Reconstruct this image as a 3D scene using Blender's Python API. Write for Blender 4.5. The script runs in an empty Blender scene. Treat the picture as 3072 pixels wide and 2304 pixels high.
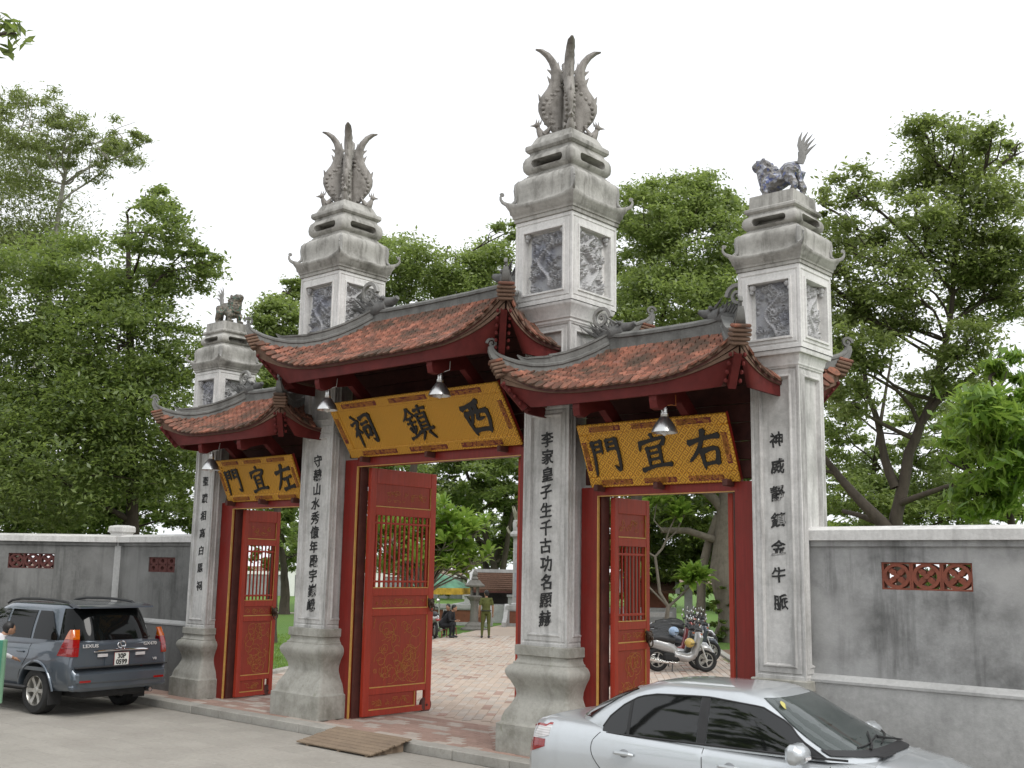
import bpy, bmesh, math, random
import numpy as np
from mathutils import Vector, Matrix, Quaternion, noise

PI = math.pi
R = math.radians
scn = bpy.context.scene
COL = scn.collection

# ------------------------------------------------------------------ camera
CAM_POS = Vector((12.504, -12.334, 2.612))
YAW, PIT, ROL = 0.7265, 0.1664, 0.0184
_fw = Vector((-math.sin(YAW)*math.cos(PIT), math.cos(YAW)*math.cos(PIT), math.sin(PIT)))
_r0 = Vector((math.cos(YAW), math.sin(YAW), 0))
_u0 = _r0.cross(_fw)
_r = math.cos(ROL)*_r0 + math.sin(ROL)*_u0
_u = -math.sin(ROL)*_r0 + math.cos(ROL)*_u0
cam_data = bpy.data.cameras.new('camera')
cam = bpy.data.objects.new('camera', cam_data)
COL.objects.link(cam)
cam.matrix_world = Matrix(((_r.x, _u.x, -_fw.x, CAM_POS.x), (_r.y, _u.y, -_fw.y, CAM_POS.y),
                           (_r.z, _u.z, -_fw.z, CAM_POS.z), (0, 0, 0, 1)))
cam_data.sensor_fit = 'HORIZONTAL'
cam_data.sensor_width = 36
cam_data.lens = 36*3286.66/3072
cam_data.clip_start = 0.1
cam_data.clip_end = 3000
scn.camera = cam

# ------------------------------------------------------------------ sky, sun, exposure (bright overcast)
SUN_EL, SUN_AZ = R(52), R(14)          # azimuth from +X towards -Y
world = bpy.data.worlds.new('World')
scn.world = world
world.use_nodes = True
wn, wl = world.node_tree.nodes, world.node_tree.links
wn.clear()
w_out = wn.new('ShaderNodeOutputWorld')
w_bg = wn.new('ShaderNodeBackground')
w_sky = wn.new('ShaderNodeTexSky')
w_sky.sky_type = 'NISHITA'
w_sky.sun_disc = False
w_sky.sun_elevation = SUN_EL
w_sky.sun_rotation = R(90) + SUN_AZ
w_sky.air_density = 1.0
w_sky.dust_density = 6.0
w_hs = wn.new('ShaderNodeHueSaturation')
w_hs.inputs['Saturation'].default_value = 0.12
w_mx = wn.new('ShaderNodeMix')
w_mx.data_type = 'RGBA'
w_mx.inputs['Factor'].default_value = 0.80
w_mx.inputs['B'].default_value = (12.6, 12.9, 13.4, 1)     # the even cloud deck
wl.new(w_sky.outputs[0], w_hs.inputs['Color'])
wl.new(w_hs.outputs[0], w_mx.inputs['A'])
wl.new(w_mx.outputs['Result'], w_bg.inputs['Color'])
w_bg.inputs['Strength'].default_value = 0.10
wl.new(w_bg.outputs[0], w_out.inputs['Surface'])

sun_data = bpy.data.lights.new('sun', 'SUN')
sun_data.energy = 1.5
sun_data.angle = R(25)
sun_data.color = (1.0, 0.97, 0.92)
sun = bpy.data.objects.new('sun', sun_data)
COL.objects.link(sun)
_sd = Vector((math.cos(SUN_EL)*math.cos(SUN_AZ), -math.cos(SUN_EL)*math.sin(SUN_AZ), math.sin(SUN_EL)))
sun.rotation_euler = _sd.to_track_quat('Z', 'Y').to_euler()

vs = scn.view_settings
vs.view_transform = 'Standard'
vs.look = 'None'
vs.exposure = 0.16
vs.gamma = 1.0
vs.use_curve_mapping = False
scn.cycles.max_bounces = 8
scn.cycles.transparent_max_bounces = 12

# ------------------------------------------------------------------ mesh helpers
class MB:
    def __init__(s):
        s.v, s.f, s.m = [], [], []
    def add(s, vs, fs, m=0):
        o = len(s.v)
        s.v += [(float(p[0]), float(p[1]), float(p[2])) for p in vs]
        s.f += [tuple(i+o for i in f) for f in fs]
        s.m += [m]*len(fs)
    def xf(s, M, start=0):
        for i in range(start, len(s.v)):
            s.v[i] = tuple(M @ Vector(s.v[i]))
        return s
    def merge(s, o, M=None):
        vs = [tuple(M @ Vector(p)) for p in o.v] if M else o.v
        k = len(s.v)
        s.v += vs
        s.f += [tuple(i+k for i in f) for f in o.f]
        s.m += o.m
    def box(s, c, d, rot=None, m=0):
        hx, hy, hz = d[0]/2, d[1]/2, d[2]/2
        P = [Vector((x, y, z)) for z in (-hz, hz) for y in (-hy, hy) for x in (-hx, hx)]
        if rot is not None:
            P = [rot @ p for p in P]
        c = Vector(c)
        s.add([p+c for p in P], [(0, 2, 3, 1), (4, 5, 7, 6), (0, 1, 5, 4), (2, 6, 7, 3), (0, 4, 6, 2), (1, 3, 7, 5)], m)
    def bbox(s, lo, hi, m=0):
        s.box([(a+b)/2 for a, b in zip(lo, hi)], [b-a for a, b in zip(lo, hi)], None, m)
    def cbox(s, c, d, b=0.01, rot=None, m=0):
        """box with chamfered edges"""
        hx, hy, hz = d[0]/2, d[1]/2, d[2]/2
        b = min(b, hx*.9, hy*.9, hz*.9)
        V, idx = [], {}
        for sx in (-1, 1):
            for sy in (-1, 1):
                for sz in (-1, 1):
                    for ax in range(3):
                        p = [sx*(hx-b), sy*(hy-b), sz*(hz-b)]
                        p[ax] = (sx*hx, sy*hy, sz*hz)[ax]
                        idx[(sx, sy, sz, ax)] = len(V)
                        V.append(Vector(p))
        F = []
        def q(*k):
            F.append(tuple(idx[i] for i in k))
        for sg in (-1, 1):
            q(*[(sg, a, b_, 0) for a, b_ in ((-1, -1), (1, -1), (1, 1), (-1, 1))])
            q(*[(a, sg, b_, 1) for a, b_ in ((-1, -1), (1, -1), (1, 1), (-1, 1))])
            q(*[(a, b_, sg, 2) for a, b_ in ((-1, -1), (1, -1), (1, 1), (-1, 1))])
        for a in (-1, 1):
            for c_ in (-1, 1):
                q((a, c_, -1, 0), (a, c_, 1, 0), (a, c_, 1, 1), (a, c_, -1, 1))
                q((a, -1, c_, 0), (a, 1, c_, 0), (a, 1, c_, 2), (a, -1, c_, 2))
                q((-1, a, c_, 1), (1, a, c_, 1), (1, a, c_, 2), (-1, a, c_, 2))
                for e in (-1, 1):
                    q((a, c_, e, 0), (a, c_, e, 1), (a, c_, e, 2))
        if rot is not None:
            V = [rot @ p for p in V]
        c = Vector(c)
        s.add([p+c for p in V], F, m)
    def prism(s, pts, o, u, v, n, depth, m=0):
        o, u, v, n = Vector(o), Vector(u), Vector(v), Vector(n)
        k = len(pts)
        A = [o+u*a+v*b for a, b in pts]
        B = [p+n*depth for p in A]
        s.add(A+B, [tuple(range(k))[::-1], tuple(range(k, 2*k))] + [(i, (i+1) % k, k+(i+1) % k, k+i) for i in range(k)], m)
    def tube(s, pts, rad, n=8, caps=True, flat=1.0, up=None, m=0):
        pts = [Vector(p) for p in pts]
        if not hasattr(rad, '__len__'):
            rad = [rad]*len(pts)
        k = len(pts)
        t0 = (pts[1]-pts[0]).normalized()
        a = Vector(up) if up is not None else (Vector((0, 0, 1)) if abs(t0.z) < .9 else Vector((1, 0, 0)))
        V, F = [], []
        x = None
        for i in range(k):
            t = (pts[min(i+1, k-1)]-pts[max(i-1, 0)])
            t = t.normalized() if t.length > 1e-9 else t0
            if x is None or up is not None:
                x = (a - t*a.dot(t))
            else:
                x = (x - t*x.dot(t))
            if x.length < 1e-6:
                x = t.orthogonal()
            x.normalize()
            y = t.cross(x)
            for j in range(n):
                an = 2*PI*j/n
                V.append(pts[i]+x*(math.cos(an)*rad[i])+y*(math.sin(an)*rad[i]*flat))
        for i in range(k-1):
            for j in range(n):
                F.append((i*n+j, i*n+(j+1) % n, (i+1)*n+(j+1) % n, (i+1)*n+j))
        if caps:
            F.append(tuple(range(n))[::-1])
            F.append(tuple(range((k-1)*n, k*n)))
        s.add(V, F, m)
    def sweep(s, pts, prof, up=(0, 0, 1), scale=None, m=0, closed_ends=True):
        """prof: closed polygon (side, up)"""
        pts = [Vector(p) for p in pts]
        k, n = len(pts), len(prof)
        V, F = [], []
        upv = Vector(up)
        for i in range(k):
            t = (pts[min(i+1, k-1)]-pts[max(i-1, 0)]).normalized()
            sd = t.cross(upv)
            if sd.length < 1e-5:
                sd = t.orthogonal()
            sd.normalize()
            uu = sd.cross(t).normalized()
            sc = scale[i] if scale else 1
            for a, b in prof:
                V.append(pts[i]+sd*a*sc+uu*b*sc)
        for i in range(k-1):
            for j in range(n):
                F.append((i*n+j, i*n+(j+1) % n, (i+1)*n+(j+1) % n, (i+1)*n+j))
        if closed_ends:
            F.append(tuple(range(n))[::-1])
            F.append(tuple(range((k-1)*n, k*n)))
        s.add(V, F, m)
    def lathe(s, prof, n=24, c=(0, 0, 0), rot=None, m=0, cap=True):
        V, F = [], []
        k = len(prof)
        for r_, z in prof:
            for j in range(n):
                an = 2*PI*j/n
                p = Vector((r_*math.cos(an), r_*math.sin(an), z))
                V.append((rot @ p if rot is not None else p)+Vector(c))
        for i in range(k-1):
            for j in range(n):
                F.append((i*n+j, i*n+(j+1) % n, (i+1)*n+(j+1) % n, (i+1)*n+j))
        if cap:
            F.append(tuple(range(n))[::-1])
            F.append(tuple(range((k-1)*n, k*n)))
        s.add(V, F, m)
    def rings(s, prof, n=1, cr=0.0, m=0, c=(0, 0), cap=True):
        """square sections stacked: (half, z[, lift]); cr = rounded corner size, n = points per side"""
        V, F = [], []
        first = None
        for row in prof:
            h, z = row[0], row[1]
            lift = row[2] if len(row) > 2 else 0
            ring = []
            for q_ in range(4):
                an = q_*PI/2
                ca, sa = round(math.cos(an)), round(math.sin(an))
                if n > 1:
                    ts = [-1+2*i/n for i in range(n)]
                    P2 = [(h*t, -h, abs(t)) for t in ts]
                elif cr > 0:
                    P2 = []
                    rr = min(cr, h*.5)
                    for g in (45, 67.5, 90, 90.01):
                        aa = R(g)
                        if g > 90:
                            P2.append((h-rr, -h, 0))
                        else:
                            P2.append((-h+rr-rr*math.cos(aa), -h+rr-rr*math.sin(aa), 1))
                    aa = R(67.5)
                    P2.append((h-rr+rr*math.cos(aa), -h+rr-rr*math.sin(aa), 1))
                else:
                    P2 = [(-h, -h, 1)]
                for x, y, t in P2:
                    k_ = 1+0.10*(lift/max(h, .01))*t**6
                    ring.append(((x*ca-y*sa)*k_+c[0], (x*sa+y*ca)*k_+c[1], z+lift*t**4))
            if first is None:
                first = len(ring)
            V += ring
        k = len(prof)
        for i in range(k-1):
            for j in range(first):
                F.append((i*first+j, i*first+(j+1) % first, (i+1)*first+(j+1) % first, (i+1)*first+j))
        if cap:
            F.append(tuple(range(first))[::-1])
            F.append(tuple(range((k-1)*first, k*first)))
        s.add(V, F, m)
    def blob(s, c, r, n=10, rot=None, m=0):
        if not hasattr(r, '__len__'):
            r = (r, r, r)
        c = Vector(c)
        k = max(4, n//2+1)
        V = [Vector((0, 0, -r[2]))]
        F = []
        for i in range(1, k):
            th = -PI/2+PI*i/k
            for j in range(n):
                an = 2*PI*j/n
                V.append(Vector((r[0]*math.cos(th)*math.cos(an), r[1]*math.cos(th)*math.sin(an), r[2]*math.sin(th))))
        V.append(Vector((0, 0, r[2])))
        for j in range(n):
            F.append((0, 1+(j+1) % n, 1+j))
            F.append((len(V)-1, len(V)-1-n+j, len(V)-1-n+(j+1) % n))
        for i in range(k-2):
            for j in range(n):
                a = 1+i*n
                F.append((a+j, a+(j+1) % n, a+n+(j+1) % n, a+n+j))
        if rot is not None:
            V = [rot @ p for p in V]
        s.add([p+c for p in V], F, m)
    def cone(s, a, b, r, n=6, m=0):
        s.tube([a, Vector(a).lerp(Vector(b), .5), b], [r, r*.6, r*.08], n, m=m)
    def grid(s, P, m=0, wrap=False):
        nu, nv = len(P), len(P[0])
        V = [p for row in P for p in row]
        F = []
        for i in range(nu-1):
            for j in range(nv-1 if not wrap else nv):
                F.append((i*nv+j, i*nv+(j+1) % nv, (i+1)*nv+(j+1) % nv, (i+1)*nv+j))
        s.add(V, F, m)
    def shell(s, P, N, th, m=0):
        """thick sheet from a grid of points and matching normals"""
        nu, nv = len(P), len(P[0])
        A = [Vector(p) for row in P for p in row]
        B = [Vector(p)-Vector(nn)*th for row, nr in zip(P, N) for p, nn in zip(row, nr)]
        k = nu*nv
        F = []
        for i in range(nu-1):
            for j in range(nv-1):
                a, b, c_, d = i*nv+j, i*nv+j+1, (i+1)*nv+j+1, (i+1)*nv+j
                F.append((a, b, c_, d))
                F.append((k+d, k+c_, k+b, k+a))
        edge = [i*nv for i in range(nu)]+[(nu-1)*nv+j for j in range(1, nv)]+[i*nv+nv-1 for i in range(nu-2, -1, -1)]+[j for j in range(nv-2, 0, -1)]
        for a, b in zip(edge, edge[1:]+edge[:1]):
            F.append((a, b, k+b, k+a))
        s.add(A+B, F, m)
    def nest(s, o, u, v, n, W, H, loops, m=0, m_in=None):
        """framed face: outer rect W x H at o (corner), loops = [(l, r, b, t, depth)] measured from outer rect"""
        o, u, v, n = Vector(o), Vector(u), Vector(v), Vector(n)
        L = [(0, 0, 0, 0, 0)]+list(loops)
        V, F = [], []
        for l, r_, b, t, d in L:
            for a, c_ in ((l, b), (W-r_, b), (W-r_, H-t), (l, H-t)):
                V.append(o+u*a+v*c_+n*d)
        for i in range(len(L)-1):
            for j in range(4):
                F.append((4*i+j, 4*i+(j+1) % 4, 4*i+4+(j+1) % 4, 4*i+4+j))
        k = 4*(len(L)-1)
        s.add(V, F, m)
        s.add(V[k:], [(0, 1, 2, 3)], m if m_in is None else m_in)
    def mesh(s, name, smooth=35, fix=True):
        me = bpy.data.meshes.new(name)
        me.from_pydata(s.v, [], s.f)
        if any(s.m):
            me.polygons.foreach_set('material_index', s.m)
        if fix:
            bm = bmesh.new()
            bm.from_mesh(me)
            bmesh.ops.recalc_face_normals(bm, faces=bm.faces)
            bm.to_mesh(me)
            bm.free()
        if smooth:
            me.polygons.foreach_set('use_smooth', [True]*len(me.polygons))
            if smooth < 180:
                me.set_sharp_from_angle(angle=R(smooth))
        me.update()
        return me

def link(name, me, mats=None, parent=None, loc=None, rotz=None, M=None):
    o = bpy.data.objects.new(name, me)
    if mats is not None and me is not None and not me.materials:
        for m_ in (mats if isinstance(mats, (list, tuple)) else [mats]):
            me.materials.append(m_)
    COL.objects.link(o)
    if parent is not None:
        o.parent = parent
    if M is not None:
        o.matrix_local = M
    if loc is not None:
        o.location = loc
    if rotz is not None:
        o.rotation_euler = (0, 0, rotz)
    return o

def put(name, mb, mats, parent=None, smooth=35, **kw):
    return link(name, mb.mesh(name, smooth), mats, parent, **kw)

def tag(o, label=None, cat=None, group=None, kind=None):
    for k, v_ in (('label', label), ('category', cat), ('group', group), ('kind', kind)):
        if v_:
            o[k] = v_
    return o

def thing(name, label, cat, loc=(0, 0, 0), rotz=0, group=None):
    o = bpy.data.objects.new(name, None)
    o.empty_display_size = .2
    COL.objects.link(o)
    o.location = loc
    o.rotation_euler = (0, 0, rotz)
    return tag(o, label, cat, group)

def kids(o):
    return [c for c in bpy.data.objects if c.parent == o]

def copy_thing(root, loc, rotz, label, group=None, swap=None):
    def rec(o, par):
        c = o.copy()
        COL.objects.link(c)
        c.parent = par
        for ch in kids(o):
            rec(ch, c)
        return c
    c = rec(root, None)
    c.location = loc
    c.rotation_euler = (0, 0, rotz)
    c['label'] = label
    if group:
        c['group'] = group
    if swap:
        def rs(o):
            for i, sl in enumerate(o.material_slots):
                if sl.material and sl.material.name in swap:
                    nm = sl.material.name
                    sl.link = 'OBJECT'
                    sl.material = swap[nm]
            for ch in kids(o):
                rs(ch)
        rs(c)
    return c

def fuse(mb, voxel=.015, smooth_it=4, pick=None, name='body'):
    """one continuous surface out of overlapping volumes"""
    me = mb.mesh('tmp', 0)
    o = bpy.data.objects.new('tmp', me)
    COL.objects.link(o)
    md = o.modifiers.new('r', 'REMESH')
    md.mode = 'VOXEL'
    md.voxel_size = voxel
    sm = o.modifiers.new('s', 'SMOOTH')
    sm.iterations = smooth_it
    sm.factor = .5
    dg = bpy.context.evaluated_depsgraph_get()
    out = bpy.data.meshes.new_from_object(o.evaluated_get(dg))
    bpy.data.objects.remove(o)
    bpy.data.meshes.remove(me)
    out.name = name
    out.materials.clear()
    n = len(out.polygons)
    out.polygons.foreach_set('use_smooth', [True]*n)
    if pick:
        out.polygons.foreach_set('material_index', [pick(p.center) for p in out.polygons])
    out.update()
    return out

def boolean_cut(me, cutter, name='cut'):
    a = bpy.data.objects.new('a', me)
    b = bpy.data.objects.new('b', cutter)
    COL.objects.link(a)
    COL.objects.link(b)
    md = a.modifiers.new('b', 'BOOLEAN')
    md.operation = 'DIFFERENCE'
    md.solver = 'EXACT'
    md.object = b
    dg = bpy.context.evaluated_depsgraph_get()
    out = bpy.data.meshes.new_from_object(a.evaluated_get(dg))
    bpy.data.objects.remove(a)
    bpy.data.objects.remove(b)
    out.name = name
    out.materials.clear()
    return out

def text_mesh(body, size, depth, bold=0.0, align='CENTER'):
    cu = bpy.data.curves.new('txt', 'FONT')
    cu.body = body
    cu.size = size
    cu.extrude = depth/2
    cu.offset = bold
    cu.resolution_u = 3
    cu.align_x = align
    cu.align_y = 'CENTER'
    o = bpy.data.objects.new('txt', cu)
    COL.objects.link(o)
    dg = bpy.context.evaluated_depsgraph_get()
    me = bpy.data.meshes.new_from_object(o.evaluated_get(dg))
    bpy.data.objects.remove(o)
    bpy.data.curves.remove(cu)
    me.name = 'lettering'
    # centre it on its own box
    if len(me.vertices):
        co = np.empty(len(me.vertices)*3)
        me.vertices.foreach_get('co', co)
        co = co.reshape(-1, 3)
        co[:, 0] -= (co[:, 0].min()+co[:, 0].max())/2
        co[:, 1] -= (co[:, 1].min()+co[:, 1].max())/2
        me.vertices.foreach_set('co', co.ravel())
    me.materials.clear()
    return me

def frame_M(o, x, y, z):
    x, y, z = Vector(x).normalized(), Vector(y).normalized(), Vector(z).normalized()
    return Matrix(((x.x, y.x, z.x, o[0]), (x.y, y.y, z.y, o[1]), (x.z, y.z, z.z, o[2]), (0, 0, 0, 1)))

# ------------------------------------------------------------------ materials
def new_mat(name):
    m_ = bpy.data.materials.new(name)
    m_.use_nodes = True
    nt = m_.node_tree
    b = nt.nodes['Principled BSDF']
    return m_, nt, b

def N(nt, typ, **kw):
    n = nt.nodes.new(typ)
    for k, v_ in kw.items():
        if k.startswith('i_'):
            key = k[2:]
            key = int(key) if key.isdigit() else key.replace('_', ' ')
            n.inputs[key].default_value = v_
        else:
            setattr(n, k, v_)
    return n

def ramp(nt, src, stops):
    n = nt.nodes.new('ShaderNodeValToRGB')
    e = n.color_ramp.elements
    while len(e) < len(stops):
        e.new(.5)
    for el, (p, c) in zip(e, stops):
        el.position = p
        el.color = (c[0], c[1], c[2], 1) if hasattr(c, '__len__') else (c, c, c, 1)
    nt.links.new(src, n.inputs[0])
    return n.outputs[0]

def mixc(nt, fac, a, b, mode='MIX'):
    n = nt.nodes.new('ShaderNodeMix')
    n.data_type = 'RGBA'
    n.blend_type = mode
    for sock, val in (('Factor', fac), ('A', a), ('B', b)):
        s_ = n.inputs[sock] if sock == 'Factor' else [i for i in n.inputs if i.name == sock and i.type == 'RGBA'][0]
        if hasattr(val, 'is_linked') or hasattr(val, 'links'):
            nt.links.new(val, s_)
        else:
            s_.default_value = val if not hasattr(val, '__len__') else (val[0], val[1], val[2], 1)
    return [o for o in n.outputs if o.type == 'RGBA'][0]

def coords(nt, scale=(1, 1, 1), obj=False):
    if obj:
        src = nt.nodes.new('ShaderNodeTexCoord').outputs['Object']
    else:
        src = nt.nodes.new('ShaderNodeNewGeometry').outputs['Position']
    mp = nt.nodes.new('ShaderNodeMapping')
    mp.inputs['Scale'].default_value = scale
    nt.links.new(src, mp.inputs['Vector'])
    return mp.outputs[0]

def noise_tex(nt, vec, scale, detail=5, rough=.6, dist=0.0):
    n = nt.nodes.new('ShaderNodeTexNoise')
    n.inputs['Scale'].default_value = scale
    n.inputs['Detail'].default_value = detail
    n.inputs['Roughness'].default_value = rough
    n.inputs['Distortion'].default_value = dist
    nt.links.new(vec, n.inputs['Vector'])
    return n.outputs['Fac']

def bump(nt, b, h, strength=.3, dist=.02):
    n = nt.nodes.new('ShaderNodeBump')
    n.inputs['Strength'].default_value = strength
    n.inputs['Distance'].default_value = dist
    nt.links.new(h, n.inputs['Height'])
    nt.links.new(n.outputs[0], b.inputs['Normal'])

def plain(name, c, rough=.6, metal=0.0, var=.12, vscale=6, coat=0.0, bmp=.1, spec=.5):
    m_, nt, b = new_mat(name)
    v = coords(nt)
    f = noise_tex(nt, v, vscale, 4)
    lo = tuple(max(0, x*(1-var)) for x in c)
    hi = tuple(min(1, x*(1+var)) for x in c)
    nt.links.new(ramp(nt, f, [(.3, lo), (.7, hi)]), b.inputs['Base Color'])
    b.inputs['Roughness'].default_value = rough
    b.inputs['Metallic'].default_value = metal
    b.inputs['Coat Weight'].default_value = coat
    b.inputs['Specular IOR Level'].default_value = spec
    if bmp:
        bump(nt, b, noise_tex(nt, v, vscale*6, 4), bmp, .01)
    return m_

def stone(name, c, dark, stain=.55, streak=.5, rough=.85, scale=1.0, moss=None, extra=None):
    """weathered lime plaster / stone: mottling, runs of rain dirt, specks"""
    m_, nt, b = new_mat(name)
    v = coords(nt)
    vz = coords(nt, (2.6*scale, 2.6*scale, .3*scale))
    f1 = noise_tex(nt, v, 2.2*scale, 6, .65)
    f2 = noise_tex(nt, vz, 2.0, 6, .65)
    f3 = noise_tex(nt, v, 22*scale, 5, .7)
    f4 = noise_tex(nt, v, .9*scale, 3, .6)
    base = ramp(nt, f3, [(.25, tuple(x*.82 for x in c)), (.6, c), (.85, tuple(min(1, x*1.12) for x in c))])
    k1 = ramp(nt, f1, [(.46, 0), (.72, stain)])
    k2 = ramp(nt, f2, [(.5, 0), (.72, streak)])
    col = mixc(nt, k1, base, dark)
    col = mixc(nt, k2, col, tuple(x*.8 for x in dark))
    if extra:
        col = mixc(nt, ramp(nt, f4, [(.48, 0), (.68, extra[1])]), col, extra[0])
    if moss:
        fm = noise_tex(nt, v, 3.1, 6, .7)
        col = mixc(nt, ramp(nt, fm, [(.6, 0), (.75, .6)]), col, moss)
    nt.links.new(col, b.inputs['Base Color'])
    b.inputs['Roughness'].default_value = rough
    b.inputs['Specular IOR Level'].default_value = .25
    bump(nt, b, f3, .35, .012)
    return m_

MAT = {}
MAT['plaster'] = stone('pillar_plaster', (.62, .61, .59), (.19, .185, .175), .45, .7)
MAT['plaster_lt'] = stone('panel_box_plaster', (.74, .73, .71), (.34, .335, .32), .35, .45)
MAT['plaster_dk'] = stone('weathered_cornice', (.44, .43, .40), (.09, .085, .072), .75, .8)
MAT['base'] = stone('pillar_base_stone', (.42, .41, .37), (.12, .115, .085), .65, .3, moss=(.12, .14, .06))
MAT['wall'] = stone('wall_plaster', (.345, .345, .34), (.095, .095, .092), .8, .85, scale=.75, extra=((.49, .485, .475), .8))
MAT['wall_dk'] = stone('wall_plaster_grimy', (.19, .19, .183), (.06, .06, .057), .7, .9, scale=.7, extra=((.27, .27, .262), .6))  # left walls: more grime, plus shade of the overhanging trees put into the colour
MAT['wall_base'] = stone('wall_base_render', (.46, .46, .45), (.17, .17, .165), .5, .2, scale=.7)
MAT['cap'] = stone('wall_cap_whitewash', (.66, .65, .63), (.30, .29, .28), .3, .4)
MAT['relief'] = stone('relief_stucco', (.40, .40, .41), (.13, .135, .16), .6, .1, scale=3, extra=((.20, .23, .34), .35))
MAT['relief_lt'] = stone('relief_stucco_pale', (.52, .52, .52), (.25, .25, .25), .3, .1, scale=3)
MAT['ridge'] = stone('ridge_mortar', (.20, .20, .19), (.06, .06, .055), .6, .4, scale=1.6)
MAT['finial'] = stone('finial_mortar', (.34, .335, .32), (.12, .12, .11), .5, .3, scale=2)
MAT['dragon'] = stone('ridge_dragon_stucco', (.17, .17, .165), (.05, .05, .05), .6, .3, scale=3)
MAT['phoenix'] = stone('phoenix_stucco', (.34, .32, .295), (.10, .09, .078), .75, .5, scale=2.5)
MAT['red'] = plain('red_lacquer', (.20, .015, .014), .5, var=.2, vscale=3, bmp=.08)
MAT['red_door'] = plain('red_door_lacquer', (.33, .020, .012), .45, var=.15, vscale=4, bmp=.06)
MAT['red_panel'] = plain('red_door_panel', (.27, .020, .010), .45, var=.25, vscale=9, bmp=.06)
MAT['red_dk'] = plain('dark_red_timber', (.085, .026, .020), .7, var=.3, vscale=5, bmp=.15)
MAT['fascia'] = plain('fascia_red', (.115, .017, .015), .62, var=.25, vscale=4, bmp=.12, spec=.25)
MAT['gold'] = plain('gold_line', (.56, .32, .08), .45, var=.15, vscale=10)
MAT['gold_dull'] = plain('gold_ornament', (.44, .17, .03), .55, var=.25, vscale=20)
MAT['black'] = plain('black_lacquer', (.012, .012, .013), .45, var=.3, vscale=8, bmp=.1)
MAT['ink'] = plain('black_relief_lettering', (.022, .022, .022), .7, var=.4, vscale=12)
MAT['bronze'] = plain('dark_bronze', (.075, .05, .035), .4, .7, var=.4, vscale=20)
MAT['alu'] = plain('spun_aluminium', (.62, .62, .61), .28, .95, var=.06, vscale=5, bmp=.03)
MAT['rubber'] = plain('rubber', (.018, .018, .018), .75, var=.3, vscale=8)
MAT['chrome'] = plain('chrome', (.75, .75, .76), .12, 1.0, var=.03, bmp=0)
MAT['dark'] = plain('black_plastic', (.02, .02, .021), .5, var=.2, vscale=9)
MAT['white'] = plain('white_paint', (.75, .75, .73), .5, var=.05)

def make_tile():
    m_, nt, b = new_mat('clay_roof_tile')
    g = nt.nodes.new('ShaderNodeNewGeometry')
    oi = nt.nodes.new('ShaderNodeObjectInfo')
    ad = N(nt, 'ShaderNodeMath', operation='ADD')
    nt.links.new(g.outputs['Random Per Island'], ad.inputs[0])
    nt.links.new(oi.outputs['Random'], ad.inputs[1])
    fr = N(nt, 'ShaderNodeMath', operation='FRACT')
    nt.links.new(ad.outputs[0], fr.inputs[0])
    v = coords(nt)
    col = ramp(nt, fr.outputs[0], [(0, (.17, .07, .05)), (.4, (.30, .115, .075)), (.75, (.43, .175, .115)), (1, (.27, .125, .095))])
    k = ramp(nt, noise_tex(nt, v, 2.3, 6, .7), [(.41, 0), (.60, .9)])
    k2 = ramp(nt, noise_tex(nt, v, 30, 4, .7), [(.45, 0), (.7, .7)])
    col = mixc(nt, k, col, (.062, .052, .040))
    col = mixc(nt, k2, col, (.10, .07, .05))
    nt.links.new(col, b.inputs['Base Color'])
    b.inputs['Roughness'].default_value = .85
    b.inputs['Specular IOR Level'].default_value = .2
    bump(nt, b, noise_tex(nt, v, 60, 3), .3, .006)
    return m_
MAT['tile'] = make_tile()
MAT['mortar'] = stone('eave_mortar_brown', (.19, .12, .085), (.09, .055, .04), .5, .4, scale=2.5)

def make_weave(name, c1, c2):
    m_, nt, b = new_mat(name)
    v = coords(nt, obj=True)
    outs = []
    for rot in (R(45), R(-45)):
        mp = nt.nodes.new('ShaderNodeMapping')
        mp.inputs['Rotation'].default_value = (0, 0, rot)
        nt.links.new(v, mp.inputs['Vector'])
        w = N(nt, 'ShaderNodeTexWave', wave_type='BANDS', bands_direction='X')
        w.inputs['Scale'].default_value = 9.0
        w.inputs['Distortion'].default_value = .6
        w.inputs['Detail'].default_value = 1
        nt.links.new(mp.outputs[0], w.inputs['Vector'])
        outs.append(w.outputs['Fac'])
    ck = N(nt, 'ShaderNodeTexChecker')
    ck.inputs['Scale'].default_value = 17
    nt.links.new(v, ck.inputs['Vector'])
    mx = N(nt, 'ShaderNodeMix', data_type='FLOAT')
    nt.links.new(ck.outputs['Fac'], mx.inputs['Factor'])
    nt.links.new(outs[0], mx.inputs['A'])
    nt.links.new(outs[1], mx.inputs['B'])
    f = noise_tex(nt, v, 5, 5, .6)
    col = ramp(nt, mx.outputs['Result'], [(.1, c2), (.75, c1)])
    col = mixc(nt, ramp(nt, f, [(.35, 0), (.8, .5)]), col, tuple(x*.6 for x in c1))
    nt.links.new(col, b.inputs['Base Color'])
    b.inputs['Roughness'].default_value = .42
    b.inputs['Metallic'].default_value = .15
    bump(nt, b, mx.outputs['Result'], .5, .01)
    return m_
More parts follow.
